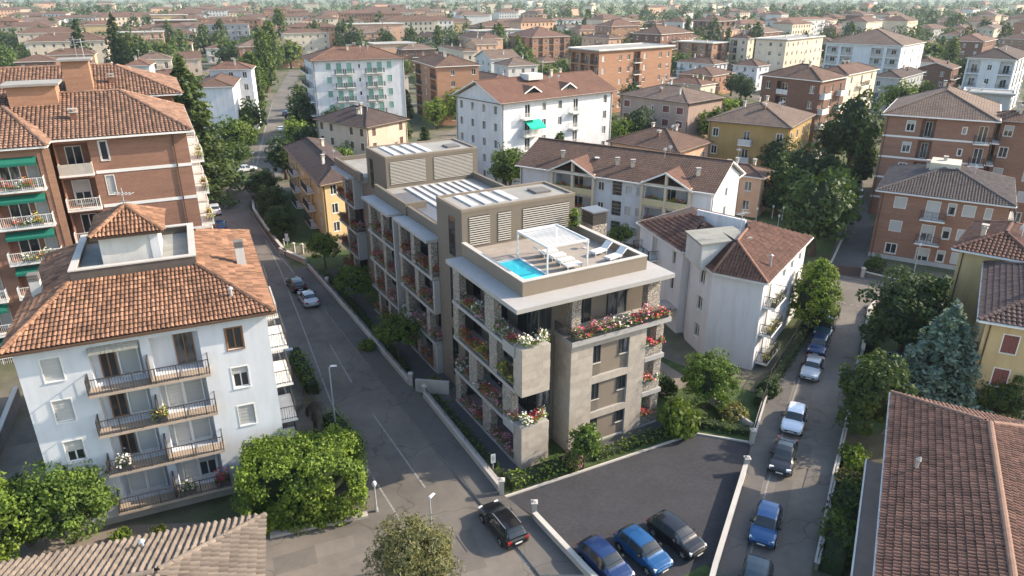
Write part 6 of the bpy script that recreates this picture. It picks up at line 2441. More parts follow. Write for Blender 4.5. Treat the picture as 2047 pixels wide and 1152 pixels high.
H('orange_hip_house', 'small orange house with low brown pyramid roof beside the row house', (26.39,111.4),49.2,137.4,11.97,14.06,7, PEACH, ROOF_BR, R='w r w', L='r w w r', nf=2, fh=3.0, f0=0.3, lod=0, chim=3, pitch=0.38, trim=CREAM)
H('ochre_block', 'ochre block with white balconies and grey-brown hip roof, right', (45.44,116.2),56.2,146.6,17.6,14.43,10, OCHRE, ROOF_GY, R='w w w w', L='w . b . w', nf=3, fh=3.0, f0=0.5, lod=0, chim=4, bstyle='solid', pitch=0.36)
H('pink_block', 'pinkish brown block with maroon shutters and gutters, behind the orange pyramid roof', (35.96,147.85),43.1,129.2,14.56,19.31,9.5, PINKP, ROOF_GY, R='. .', L='m . s m m', nf=3, fh=2.8, f0=0.5, lod=0, chim=5, ant=1, pitch=0.3, trim=TRIMW)
H('brown_brick_tower', 'brown brick block with white window strips and hip roof, right back', (58.06,137.19),44.9,124.7,12.43,14.13,15, BRICKB, ROOF_BR, R='b w b', L='w l . w', nf=5, fh=2.85, f0=0.3, lod=1, chim=2, ant=1, bstyle='solid')
H('sunlit_stone_block', 'sunlit cream block joined behind the brown brick block', (72.66,158.72),46,136,19.5,8,14, CREAM, ROOF_BR, R='w b w', L='', nf=5, fh=2.7, f0=0.2, lod=1, chim=2)
hb = house('red_brick_house', 'red brick three-storey house with charcoal hip roof, right side', (55.49,75.46),57.5,148.3,15,13.97,8.4, BRICKR, ROOF_DK, R='r b r', L='', nf=3, fh=2.9, f0=-0.2, lod=0, chim=2, pitch=0.34, trim=TRIMW, tiles=(0.3, 0.42, TILE_DK, 300, 0.07), gutter=TRIMW, base=(0.5, GREYP))
f = hb['FL']
for i, z in enumerate((5.5, 2.6, -0.25)):
    f.window('roll' if i < 2 else 'plain', f.L * 0.175, 1.2, z + 1.0, 1.25, 0)
    f.window('roll' if i == 0 else 'half', f.L * 0.44, 1.3, z + 0.25, 2.0, 0)
    f.window('third', f.L * 0.585, 0.75, z + 0.9, 1.35, 0)
    if i < 2:
        f.balcony(f.L * 0.455, 2.5, z + 0.2, 0.95, 'bar')
    f.window('roll', f.L * 0.715, 1.15, z + 1.0, 1.25, 0)
    f.window('roll', f.L * 0.86, 0.6, z + 1.0, 1.2, 0)
hb['finish']()
m = MB()
m.box(-1.9, 1.9, -1.6, 1.6, -0.8, 0.35)
ob('roof_hatch', m.mesh('roof_hatch', mat('hatch_cream', (0.52, 0.47, 0.38), 0.8)), hb['roof'], hb['T'](hb['A'] * 0.55, hb['B'] * 0.55, 10.75), RAD(57))
h2 = house('red_brick_block', 'taller red brick block with pale string courses and brown tiled roof, right edge back', (64.37,94.61),57.5,151.2,20,14.03,14.5, BRICKR, ROOF_GY, R='b r b', L='. r l . s b', nf=5, fh=2.95, f0=-0.3, lod=0, chim=1, pitch=0.42, trim=TRIMW, gutter=TRIMW)
h2['finish']()
for i in range(4):
    m = MB()
    m.box(-0.04, h2['A'] + 0.02, -0.04, -0.004, 11.4 - 2.95 * i, 11.65 - 2.95 * i, 0, h2['T'])
    m.box(-0.04, -0.004, -0.003, h2['B'] + 0.02, 11.4 - 2.95 * i, 11.65 - 2.95 * i, 0, h2['T'])
    ob('string_course', m.mesh('string_course', TRIMW), h2['root'])
H('red_brick_wing', 'right wing of the taller red brick block at the picture edge', (71.32,94.06),57,147,6,8,14.2, BRICKR, ROOF_BR, R='r b r', L='l r . r', nf=5, fh=2.9, f0=-0.3, lod=0, chim=2, trim=TRIMW)
H('grey_flat_roof_block', 'grey flat-roofed block behind the taller red brick block', (89.64,129.67),57,147,6,8.1,13.5, GREYP, SLABG, R='w w w', L='w w', nf=4, fh=3.0, kind='flat', chim=1, ant=1)
H('tan_house', 'tan rendered house with small brown tiled hip roof, right edge', (43.58,54.43),50.0,140.9,10.25,6.49,9.5, YELLOW, ROOF_BR, R='', L='. . .', nf=3, fh=2.8, lod=0, chim=1, trim=TRIMW, gutter=TRIMW, pitch=0.4, tiles=(0.32, 0.42, TILE_WH, 300, 0.07))
H('yellow_dark_roof_house', 'yellow house with dark maroon roof and square windows, right edge front', (38.23,43.15),57,152.8,14,5.61,8.6, YELLOW, ROOF_DK, R='', L='. m . r', nf=3, fh=2.7, f0=0.0, lod=0, chim=1, trim=TRIMW, gutter=TRIMW, pitch=0.4, tiles=(0.32, 0.42, mat('tile_maroon', (0.10, 0.068, 0.062), 0.88, 0.2, 0.9, 0, 0, 12, islvar=0.3), 300, 0.05))
H('white_villa', 'white villa with brown-red hip roof behind the cedar', (-70.24,169.71),13,103,10.1,8,14, WHITE, ROOF_RED, R='. w w', L='w w', nf=5, fh=2.7, chim=3, trim=TRIMW)
H('white_side_block', 'narrow white house with plain gable wall beside the cedar', (-58.97,155.25),105,195,28.6,8.2,12, WHITE, ROOF_BR, R='. w w w', L='. .', nf=4, fh=2.8, kind='hip', pitch=0.3, chim=0, trim=TRIMW)
H('orange_flat_block', 'long orange brick block with flat grey roof, back centre right', (22.66,193.44),39.1,123.3,30.77,13.42,16.5, BRICKO, SLABG, R='r . r w L r . w r', L='l l l', nf=5, fh=3.1, f0=0.4, kind='flat', chim=0, over=0.6)
H('striped_block', 'white and brick striped balcony block with tan roof, back right', (119.78,228.61),48,138,27.0,23.8,15.5, WHITE, ROOF_GY, R='w w w', L='l l . l l', nf=5, fh=2.9, chim=2, bstyle='conc')

FAR = [
    ('house', 'white-walled house with long terracotta roof at the left edge', (-225.28,344.89),24,114,6,8,9, WHITE2, ROOF_OR, 3),
    ('house', 'pale house with red hip roof, upper left row', (-320.91,523.48),24,114,6,8,8, WHITE2, ROOF_RED, 3),
    ('house', 'low house with red pyramid roof behind the left firs', (-278.52,523.48),24,114,6,8,8, CREAM, ROOF_RED, 3),
    ('house', 'wide white house with red hip roof behind the left firs', (-265.89,556.5),20,110,22.4,8,8, WHITE, ROOF_RED, 2),
    ('block', 'grey-white five-storey block with brown roof, upper left', (-169.51,411.82),18,108,24.8,8,15, GREYP, ROOF_BR, 5),
    ('house', 'big pink-roofed house among far trees, upper left', (-426.12,919.66),20,110,32.4,8,9, CREAM, ROOF_RED, 3),
    ('house', 'small red-roofed house at the far left edge', (-345.79,523.92),24,114,6,8,7, WHITE2, ROOF_RED, 2),
    ('house', 'cream house with orange roof between firs and cedar', (-162.29,361.31),20,110,7.4,8,8, CREAM, ROOF_OR, 3),
    ('house', 'cluster house with orange roof left of the firs', (-247.38,440.83),24,114,8.1,8,6.5, CREAM, ROOF_OR, 2),
    ('house', 'white hip-roofed house directly behind the brick block', (-94.35,179.61),16,106,6,8,14, WHITE2, ROOF_RED, 4),
    ('house', 'cream house with brown roof left of the green-shuttered block', (-127.57,446.54),18,108,12.1,28,9, CREAM, ROOF_BR, 3),
    ('block', 'long cream block with brown roof in the far centre left', (-155.91,765.06),18,108,60,28,13, CREAM, ROOF_BR, 4),
    ('house', 'small white house beside the dark poplars, back centre', (-43.35,412.69),28,118,10.8,28,8, WHITE, ROOF_BR, 3),
    ('block', 'peach row block with brown roof, back centre', (-14.66,357.34),30,120,12.6,28,10.5, PEACH, ROOF_BR, 3),
    ('block', 'peach gabled row block beside the flat orange block', (9.99,370.16),30,120,23.3,26.0,10.5, BRICKO, ROOF_RED, 3),
    ('block', 'cream house just behind the orange brick block', (-17.84,269.77),25,115,6,28,11, CREAM, ROOF_BR, 3),
    ('house', 'low brown-roofed house between orange brick block and white gable block', (-5.67,215.6),32,122,9.6,20.2,6, PINKP, ROOF_BR, 2),
    ('block', 'peach balcony block at the far centre', (-84.09,744.49),25,115,19.8,9.3,13, PEACH, ROOF_BR, 4),
    ('block', 'white block at the far centre', (-21.15,623.35),28,118,6,28,15, WHITE, ROOF_BR, 5),
    ('block', 'peach block right of the far white block', (21.25,664.9),30,120,11.4,28,14, PEACH, ROOF_BR, 4),
    ('block', 'wide white block with brown roof and small windows, far centre', (31.95,615.96),26,116,43.1,8,11, WHITE, ROOF_RED, 4),
    ('block', 'brick block left of the tall cypress pair, far right centre', (90.39,474.83),40,130,6.4,11.0,13, BRICKB, ROOF_BR, 4),
    ('block', 'orange block left of the tall dark poplar', (104.95,520.81),40,130,14.8,8,12, BRICKO, ROOF_RED, 4),
    ('block', 'brown block with brown roof right of the dark poplar', (125.42,458.68),42,132,19.4,20.5,15, BRICKB, ROOF_BR, 5),
    ('block', 'grey and brick flat block behind the small white house', (77.98,290.43),42,132,11.6,17.1,12.5, BRICKO, SLABG, 4),
    ('block', 'cream and brick block with balconies beside the flat block', (92.63,293.21),45,135,6.1,8.8,14, CREAM, ROOF_BR, 5),
    ('house', 'small white house with brown hip roof below the flat block', (69.04,252.46),44,134,9.8,15.7,8, WHITE, ROOF_BR, 3),
    ('house', 'white gabled house left of the brown brick block', (81.71,245.17),46,136,9.6,9.8,8, WHITE, ROOF_BR, 3),
    ('block', 'peach block with chimneyed brown roof behind the flat orange block', (41.88,324.44),36,126,8.4,18.7,12.5, PEACH, ROOF_BR, 4),
    ('house', 'small yellow house with dark hip roof left of the pink block', (42.02,210.86),40,130,8.2,11.6,7.5, YELLOW, ROOF_DK, 2),
    ('house', 'cream house with red-brown roof behind the pink block', (51.91,200.67),44,134,8.8,11.8,7, CREAM, ROOF_RED, 2),
    ('block', 'cream block with many balconies, back right', (95.44,259.71),46,136,32.9,12.2,15.5, CREAM, SLABG, 5),
    ('block', 'white and pink balcony block far right of centre', (158.51,451.95),40,130,58.3,8,15.5, WHITE2, ROOF_RED, 5),
    ('house', 'blue-grey walled house with brown roof, far right', (237.93,548.47),40,130,45.9,8,9, GREYP, ROOF_BR, 3),
    ('house', 'long brown-roofed house in the far right row', (278.2,505.34),46,136,41.9,19.5,7.5, CREAM, ROOF_BR, 2),
    ('house', 'reddish-roofed wide house in the far right row', (366.71,636.55),44,134,60,8,8, WHITE2, ROOF_RED, 3),
    ('block', 'cream block with grey pyramid roof, far right', (267.16,416.41),48,138,35.1,10.1,12.5, CREAM, ROOF_GY, 4),
    ('block', 'white and brick block with dark roof at the right edge', (130.14,190.58),50,140,29.3,11.9,14.5, WHITE, ROOF_DK, 4),
    ('house', 'house with rust roof among trees, far right', (261.57,433.13),46,136,16.5,13.6,8, WHITE2, ROOF_RED, 2),
    ('house', 'small white house with brown roof right of the striped block', (151.36,264.08),48,138,12.9,8,7.5, WHITE, ROOF_BR, 2),
    ('house', 'grey house with dark hip roof right of the brown brick block', (103.25,194.51),48,138,24.2,8,9.5, GREYP, ROOF_DK, 3),
    ('house', 'white house at the far right edge', (281.3,422.67),48,138,60,8,8, WHITE, ROOF_RED, 3),
    ('house', 'peach house with brown roof behind the row house gable', (35.66,98.39),57,147,6,8,6.0, PEACH, ROOF_BR, 2),
]
for nm, lab, N, a, b, A, B, z, wl_, rf, nf in [(t[0], t[1], *t[2:8], *t[8:]) for t in FAR]:
    nr, nl = max(1, min(8, int(A / 3.2))), max(1, min(7, int(B / 3.2)))
    pat = rnd.choice(['wr', 'rb', 'wb', 'wl', 'rw'])
    H('far_' + nm if False else {'house': 'town_house', 'block': 'apartment_house'}[nm], lab, N, a, b, A, B, z, wl_, rf,
      R=' '.join(pat[i % 2] for i in range(nr)), L=' '.join(pat[(i + 1) % 2] for i in range(nl)), nf=nf, fh=(z - 0.4) / nf, f0=0.1,
      kind='flat' if rf is SLABG else 'hip', chim=rnd.choice([1, 2, 3]), ant=rnd.choice([0, 0, 1]), pitch=rnd.uniform(0.3, 0.42))

# ------------------------------------------------------------------ vehicles
PAINT = {}


def paint(name, col):
    if name not in PAINT:
        m, nt, b = _new('paint_' + name)
        b.inputs['Base Color'].default_value = (*col, 1)
        b.inputs['Roughness'].default_value = 0.28
        b.inputs['Metallic'].default_value = 0.25
        b.inputs['Specular IOR Level'].default_value = 0.6
        b.inputs['Coat Weight'].default_value = 0.6
        b.inputs['Coat Roughness'].default_value = 0.05
        PAINT[name] = m
    return PAINT[name]


TYRE = mat('tyre_rubber', (0.02, 0.02, 0.02), 0.9, 0.1)
RIM = mat('wheel_rim', (0.45, 0.45, 0.46), 0.35, 0.05, 3, metal=0.6, spec=0.5)
CARGLASS = glassmat('car_glass', (0.02, 0.026, 0.03), 0.04)
HEADL = mat('headlamp_glass', (0.65, 0.67, 0.68), 0.15, 0, spec=0.7)
TAILL = mat('tail_lamp_red', (0.35, 0.02, 0.02), 0.25, 0, spec=0.6)
PLATE = mat('number_plate', (0.7, 0.7, 0.68), 0.5, 0)
PLAST = mat('black_plastic', (0.025, 0.025, 0.027), 0.6, 0.1)

# station: x, z_low, z_belt, z_roof, half width low, belt, roof   (x forward)
PROF = {
    'hatch': [(-2.02, 0.42, 0.78, 0.80, 0.66, 0.68, 0.60), (-1.96, 0.30, 0.90, 0.98, 0.80, 0.80, 0.66), (-1.80, 0.25, 0.95, 1.22, 0.86, 0.84, 0.62), (-1.45, 0.22, 0.96, 1.42, 0.88, 0.86, 0.62), (-0.9, 0.20, 0.96, 1.49, 0.88, 0.87, 0.64), (-0.2, 0.20, 0.95, 1.50, 0.88, 0.87, 0.65), (0.35, 0.20, 0.93, 1.44, 0.88, 0.87, 0.64), (0.85, 0.20, 0.92, 1.18, 0.88, 0.86, 0.66), (1.22, 0.20, 0.90, 0.95, 0.88, 0.85, 0.70), (1.65, 0.22, 0.82, 0.87, 0.86, 0.82, 0.66), (1.95, 0.28, 0.72, 0.77, 0.78, 0.74, 0.58), (2.06, 0.40, 0.60, 0.63, 0.62, 0.60, 0.46)],
    'suv': [(-2.15, 0.45, 0.90, 0.93, 0.70, 0.72, 0.62), (-2.10, 0.36, 1.02, 1.12, 0.84, 0.84, 0.70), (-1.95, 0.30, 1.06, 1.40, 0.90, 0.88, 0.67), (-1.6, 0.27, 1.06, 1.60, 0.92, 0.90, 0.68), (-0.9, 0.26, 1.06, 1.65, 0.92, 0.90, 0.70), (-0.2, 0.26, 1.05, 1.65, 0.92, 0.90, 0.70), (0.40, 0.26, 1.04, 1.57, 0.92, 0.90, 0.68), (0.90, 0.26, 1.03, 1.30, 0.92, 0.89, 0.70), (1.25, 0.26, 1.02, 1.07, 0.92, 0.88, 0.74), (1.75, 0.28, 0.96, 1.00, 0.90, 0.86, 0.72), (2.08, 0.34, 0.84, 0.88, 0.82, 0.78, 0.62), (2.20, 0.46, 0.68, 0.72, 0.66, 0.64, 0.50)],
    'sedan': [(-2.25, 0.42, 0.74, 0.78, 0.66, 0.66, 0.56), (-2.18, 0.32, 0.86, 0.92, 0.80, 0.78, 0.66), (-1.85, 0.26, 0.92, 0.98, 0.87, 0.83, 0.68), (-1.45, 0.22, 0.93, 1.12, 0.89, 0.86, 0.64), (-0.9, 0.20, 0.93, 1.37, 0.89, 0.87, 0.62), (-0.2, 0.20, 0.92, 1.44, 0.89, 0.87, 0.63), (0.40, 0.20, 0.90, 1.36, 0.89, 0.87, 0.62), (0.95, 0.20, 0.88, 1.05, 0.89, 0.86, 0.66), (1.25, 0.20, 0.86, 0.92, 0.89, 0.85, 0.70), (1.75, 0.22, 0.80, 0.84, 0.87, 0.82, 0.66), (2.12, 0.28, 0.70, 0.74, 0.79, 0.74, 0.58), (2.25, 0.40, 0.58, 0.61, 0.62, 0.60, 0.46)],
}
PROF['estate'] = [(-2.25, 0.42, 0.80, 0.83, 0.68, 0.70, 0.60), (-2.18, 0.32, 0.90, 1.02, 0.82, 0.80, 0.66)] + [(-2.0, 0.26, 0.93, 1.25, 0.88, 0.84, 0.62), (-1.6, 0.22, 0.94, 1.41, 0.89, 0.86, 0.62), (-0.9, 0.20, 0.93, 1.45, 0.89, 0.87, 0.63)] + PROF['sedan'][5:]
CARP = {}


def car_proto(kind):
    if kind in CARP:
        return CARP[kind]
    st = np.array(PROF[kind])
    # resample stations
    xs = np.linspace(st[0, 0], st[-1, 0], 49)
    xs = np.unique(np.round(np.concatenate([xs, st[:, 0]]), 3))
    A = np.stack([np.interp(xs, st[:, 0], st[:, k]) for k in range(1, 7)], 1)
    for _ in range(2):
        A[1:-1] = 0.25 * A[:-2] + 0.5 * A[1:-1] + 0.25 * A[2:]
    rings = []
    for x, (zl, zb, zr, wl_, wb, wr) in zip(xs, A):
        pts = [(0, zl), (wl_ * 0.8, zl), (wl_ * 0.97, zl + 0.07), (wl_, zl + 0.2), (wl_ * 1.005, zl + (zb - zl) * 0.62), (wb * 1.0, zb - 0.05), (wb * 0.985, zb)]
        gh = zr - zb
        pts += [(wb * 0.96 + (wr - wb * 0.96) * 0.5, zb + gh * 0.5), (wr, zb + gh * 0.9), (wr * 0.86, zb + gh * 0.985), (wr * 0.45, zr + 0.012), (0, zr + 0.02)]
        half = [(x, y, z) for y, z in pts]
        rings.append(half + [(x, -y, z) for x_, y, z in half[-2:0:-1]])
    n = len(rings[0])
    zr_, zb_ = A[:, 2], A[:, 1]
    tall = zr_ - zb_
    cab = [i for i in range(len(xs)) if tall[i] > 0.14]
    c0, c1 = cab[0], cab[-1]
    # roof span: where roof is near its maximum
    mx = zr_.max()
    rf = [i for i in range(len(xs)) if zr_[i] > mx - 0.10]
    r0, r1 = rf[0], rf[-1]
    body, glass = MB(), {'windscreen': MB(), 'rear_window': MB(), 'side_window': [MB(), MB()]}
    nh = 12

    def pillar(x):
        return any(abs(x - p) < 0.045 for p in ((xs[r0] - 0.12 if kind == 'suv' else xs[r0]), (xs[r0] + xs[r1]) / 2 - 0.05))
    for i in range(len(rings) - 1):
        xm = (xs[i] + xs[i + 1]) / 2
        for j in range(n):
            q = [rings[i][j], rings[i + 1][j], rings[i + 1][(j + 1) % n], rings[i][(j + 1) % n]]
            jj = j if j < nh - 1 else n - 1 - j        # mirrored index of the strip
            tgt = body
            if c0 <= i < c1:
                if jj in (6, 7) and tall[i] > 0.24 and tall[i + 1] > 0.24 and not pillar(xm) and c0 + 2 < i < c1 - 2:
                    tgt = glass['side_window'][0 if j < nh - 1 else 1]
                elif jj in (8, 9, 10) and r1 <= i < c1 and tall[i + 1] > 0.1:
                    tgt = glass['windscreen']
                elif jj in (8, 9, 10) and c0 <= i < r0 and tall[i] > 0.15:
                    tgt = glass['rear_window']
            tgt.poly(q[::-1], 0, [(0, 0)] * 4)
    body.poly(rings[0], 0, [(0, 0)] * n)
    body.poly(rings[-1][::-1], 0, [(0, 0)] * n)
    L0, L1 = xs[0], xs[-1]
    parts = []
    for nm, g in (('windscreen', glass['windscreen']), ('rear_window', glass['rear_window']), ('side_window', glass['side_window'][0]), ('side_window', glass['side_window'][1])):
        parts.append((nm, g.mesh(nm, CARGLASS, True), (0, 0, 0)))
    tr = 0.32 if kind != 'suv' else 0.36
    ty, ri = MB(), MB()
    seg = 18
    prof = [(tr * 0.62, -0.1), (tr * 0.95, -0.105), (tr, -0.07), (tr, 0.07), (tr * 0.95, 0.105), (tr * 0.62, 0.1)]
    for k in range(seg):
        a0, a1 = 2 * math.pi * k / seg, 2 * math.pi * (k + 1) / seg
        for (ra, ya), (rb, yb) in zip(prof[:-1], prof[1:]):
            ty.poly([(ra * math.cos(a0), ya, ra * math.sin(a0)), (ra * math.cos(a1), ya, ra * math.sin(a1)), (rb * math.cos(a1), yb, rb * math.sin(a1)), (rb * math.cos(a0), yb, rb * math.sin(a0))], 0, [(0, 0)] * 4)
    for s in (-1, 1):
        for k in range(5):
            a0 = 2 * math.pi * k / 5
            ri.beam((0, s * 0.09, 0), (tr * 0.6 * math.cos(a0), s * 0.095, tr * 0.6 * math.sin(a0)), 0.05, 0.09, 0, (0, 1, 0))
        for k in range(seg):
            a0, a1 = 2 * math.pi * k / seg, 2 * math.pi * (k + 1) / seg
            ri.poly([(tr * 0.56 * math.cos(a0), s * 0.1, tr * 0.56 * math.sin(a0)), (tr * 0.56 * math.cos(a1), s * 0.1, tr * 0.56 * math.sin(a1)), (tr * 0.64 * math.cos(a1), s * 0.1, tr * 0.64 * math.sin(a1)), (tr * 0.64 * math.cos(a0), s * 0.1, tr * 0.64 * math.sin(a0))], 0, [(0, 0)] * 4)
            ri.poly([(0, s * 0.04, 0), (tr * 0.6 * math.cos(a0), s * 0.04, tr * 0.6 * math.sin(a0)), (tr * 0.6 * math.cos(a1), s * 0.04, tr * 0.6 * math.sin(a1))], 0, [(0, 0)] * 3)
    wheel = (ty.mesh('tyre', TYRE, False), ri.mesh('rim', RIM))
    wb = [(1.32, 0.79), (-1.28, 0.79)] if kind != 'suv' else [(1.38, 0.82), (-1.35, 0.82)]
    small = []
    zl_, zt_ = (0.60, 0.79) if kind != 'suv' else (0.74, 0.95)
    for s in (-1, 1):
        m = MB()
        y0, y1 = sorted((s * 0.46, s * 0.79))
        xf = L1 - (0.13 if kind != 'suv' else 0.14)
        m.hexa([(xf - 0.12, y0, zl_), (xf + (0.1 if s * y0 < 0.5 else 0.02), y0, zl_), (xf - 0.0, y1, zl_), (xf - 0.2, y1, zl_), (xf - 0.16, y0, zt_), (xf + 0.03, y0, zt_ - 0.03), (xf - 0.06, y1, zt_), (xf - 0.24, y1, zt_)])
        small.append(('headlamp', m.mesh('headlamp', HEADL)))
        m = MB()
        y0, y1 = sorted((s * 0.52, s * 0.80))
        zt2 = 0.72 if kind != 'suv' else 0.86
        m.box(L0 + 0.0, L0 + 0.2, y0, y1, zt2, zt2 + 0.2)
        small.append(('tail_lamp', m.mesh('tail_lamp', TAILL)))
        m = MB()
        zz = zb_[c1 - 2] + 0.02
        m.box(xs[c1] - 0.55, xs[c1] - 0.38, *sorted((s * 0.86, s * 1.03)), zz, zz + 0.13)
        small.append(('wing_mirror', m.mesh('wing_mirror', PLAST)))
    m = MB()
    m.box(L1 - 0.05, L1 + 0.012, -0.26, 0.26, 0.42, 0.53)
    small.append(('number_plate', m.mesh('number_plate', PLATE)))
    m = MB()
    m.box(L0 - 0.012, L0 + 0.06, -0.26, 0.26, 0.58, 0.69)
    small.append(('number_plate', m.mesh('number_plate', PLATE)))
    m = MB()
    m.box(L1 - 0.1, L1 + 0.004, -0.5, 0.5, 0.44 if kind != 'suv' else 0.5, 0.56 if kind != 'suv' else 0.66)
    small.append(('grille', m.mesh('grille', PLAST)))
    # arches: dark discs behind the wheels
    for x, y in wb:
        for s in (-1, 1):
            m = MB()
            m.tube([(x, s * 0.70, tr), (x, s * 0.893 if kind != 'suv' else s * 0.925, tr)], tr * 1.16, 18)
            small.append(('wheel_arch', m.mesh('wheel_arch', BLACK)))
    CARP[kind] = (body, parts, wheel, wb, tr, small)
    return CARP[kind]


CARB = {}


def car(kind, xy, head, col, label, group, z=0.005, rails=False):
    body, parts, wheel, wb, tr, small = car_proto(kind)
    key = (kind, col)
    if key not in CARB:
        CARB[key] = body.mesh('body', paint(*col), True)
    t = thing('parked_car', (xy[0], xy[1], z), label, 'car', group, RAD(head))
    t.scale = (0.88, 0.88, 0.88)
    ob('body', CARB[key], t)
    for nm, me, l_ in parts:
        ob(nm, me, t)
    for x, y in wb:
        for s in (-1, 1):
            w = ob('wheel', wheel[0], t, (x, s * y, tr))
            ob('rim', wheel[1], w)
    for nm, me in small:
        ob(nm, me, t)
    if rails:
        m = MB()
        for s in (-1, 1):
            m.beam((-1.5, s * 0.6, 1.49), (0.2, s * 0.6, 1.49), 0.04, 0.04)
        ob('roof_rail', m.mesh('roof_rail', RIM), t)
    return t


BLUE = ('blue', (0.006, 0.075, 0.21))
NAVY = ('navy', (0.008, 0.03, 0.11))
BLK = ('black', (0.008, 0.008, 0.01))
WHT = ('white', (0.72, 0.74, 0.78))
SIL = ('silver', (0.38, 0.40, 0.42))
TEAL = ('teal', (0.03, 0.09, 0.13))
DTEAL = ('dark_teal', (0.012, 0.035, 0.05))
GRC = 'cars parked along the right street'
car('hatch', (15.31, 34.01), -117, BLUE, 'bright blue hatchback parked on the right street near the parking court', GRC)
car('sedan', (18.78, 40.83), -117, BLK, 'black saloon parked behind the white car on the right street', GRC)
car('hatch', (21.24, 45.46), -118, WHT, 'white car parked on the right street ahead of the black saloon', GRC)
car('sedan', (25.72, 53.42), -120, SIL, 'silver car parked beside the white corner house', GRC)
car('hatch', (27.96, 57.64), -121, NAVY, 'dark blue car parked just beyond the silver car', GRC)
car('suv', (29.83, 60.98), -121, TEAL, 'teal off-roader, farthest car of the right street row', GRC)
car('suv', (12.98, 29.03), -117, DTEAL, 'dark teal car cut by the bottom edge on the right street', GRC)
GPK = 'cars in the parking court'
car('hatch', (5.23, 30.95), -56, NAVY, 'navy hatchback in the parking court, leftmost of three', GPK)
car('hatch', (7.52, 31.85), -56, BLUE, 'bright blue hatchback in the middle of the parking court', GPK)
car('hatch', (9.71, 33.07), -54, BLK, 'black crossover in the parking court, rightmost of three', GPK)
GLS = 'cars on the left street'
car('estate', (-0.59, 34.1), 120, BLK, 'black estate car seen from behind at the parking court entrance', GLS, rails=True)
car('estate', (-23.82, 72.37), 120, BLK, 'black car parked by the garden wall in front of the silver one', GLS)
car('sedan', (-21.45, 68.47), 119, SIL, 'silver car parked by the garden wall behind the black one', GLS)
car('hatch', (-40.21, 93.59), 115, NAVY, 'blue car parked beside the brick block at the crossing', GLS)
car('suv', (-44.09, 101.45), 115, WHT, 'pale van-like car parked beyond the blue car at the brick block', GLS)
GFS = 'cars along the far street'
for i, (c, k, xy, lab) in enumerate(((SIL, 'sedan', (-46.34, 137.24), 'silver-grey car, nearest of the far street row'), (WHT, 'hatch', (-48.07, 143.82), 'white car, second of the far street row'), (SIL, 'hatch', (-49.79, 150.47), 'grey car, third of the far street row'), (BLK, 'hatch', (-51.32, 156.55), 'dark car, fourth of the far street row'), (WHT, 'sedan', (-54.79, 169.52), 'white car alone beyond the far street row'), (NAVY, 'hatch', (-60.84, 193.63), 'dark car far up the far street'))):
    car(k, xy, 105, c, lab, GFS)
car('hatch', (33.29, 53.71), -100, BLUE, 'blue car half hidden under the trees beside the blue spruce', 'other parked cars')
car('suv', (54.8, 109.4), -118, SIL, 'grey van parked in the long driveway beside the brick house', 'other parked cars')
car('hatch', (57.84, 116.33), -118, TEAL, 'dark car at the far end of the long driveway', 'other parked cars')
car('sedan', (-48.82, 128.35), 40, WHT, 'white car beside the hedge at the foot of the cedar', 'other parked cars')
car('hatch', (-8.78, 161.27), 60, WHT, 'white car behind the new block beside the white gable block', 'other parked cars')

# ------------------------------------------------------------------ street furniture
def lamp(xy, h, arm, ang_, label, globe=False, name='street_lamp'):
    t = thing(name, (xy[0], xy[1], 0.0), label, 'street lamp', 'street lamps', RAD(ang_))
    m = MB()
    m.tube([(0, 0, 0), (0, 0, h * 0.5), (0, 0, h)], [0.075, 0.06, 0.04], 10)
    if arm:
        m.tube([(0, 0, h - 0.02), (arm * 0.6, 0, h + 0.08), (arm, 0, h + 0.1)], [0.04, 0.035, 0.03], 8)
    ob('pole', m.mesh('pole', GREYM, True), t)
    m = MB()
    m.tube([(0, 0, 0), (0, 0, 0.25)], 0.11, 10)
    ob('base', m.mesh('base', GREYM), t)
    m = MB()
    if globe:
        m.tube([(0, 0, h), (0, 0, h + 0.05), (0, 0, h + 0.2), (0, 0, h + 0.35), (0, 0, h + 0.4)], [0.05, 0.11, 0.15, 0.11, 0.03], 12)
    else:
        m.hexa([(arm - 0.08, -0.09, h + 0.06), (arm + 0.4, -0.07, h + 0.06), (arm + 0.4, 0.07, h + 0.06), (arm - 0.08, 0.09, h + 0.06), (arm - 0.05, -0.06, h + 0.14), (arm + 0.34, -0.05, h + 0.13), (arm + 0.34, 0.05, h + 0.13), (arm - 0.05, 0.06, h + 0.14)])
    ob('lamp_head', m.mesh('lamp_head', WMET, globe), t)


lamp((-12.96, 44.22), 5.6, 0.15, 10, 'tall grey street lamp with white head beside the left street')
lamp((-8.51, 35.77), 1.9, 0.0, 20, 'short pole with white round head at the bushes', True)
lamp((-4.49, 31.29), 4.6, 0.05, 60, 'white-headed lamp rising behind the dry foreground tree', False)
lamp((46.66, 76.68), 3.4, 0.0, 0, 'lamp with round head in front of the red brick house', True)
lamp((45.32, 92.9), 5.5, 0.05, 30, 'slender white lamp beside the long driveway')
lamp((-45.16, 122.62), 4.5, 0.0, 0, 'pale lamp post at the corner of the far street')
lamp((28.16, 60.92), 2.6, 0.2, 200, 'white-headed lamp under the bright tree on the right street')
for i, p in enumerate([(34.98, 97.55), (37.69, 98.78), (38.88, 98.04), (36.85, 94.02)]):
    lamp(p, 1.6, 0.0, 0, 'white garden globe lamp in the yard behind the corner house, ' + ['leftmost', 'second from left', 'rightmost', 'the nearest'][i], True, 'garden_lamp')

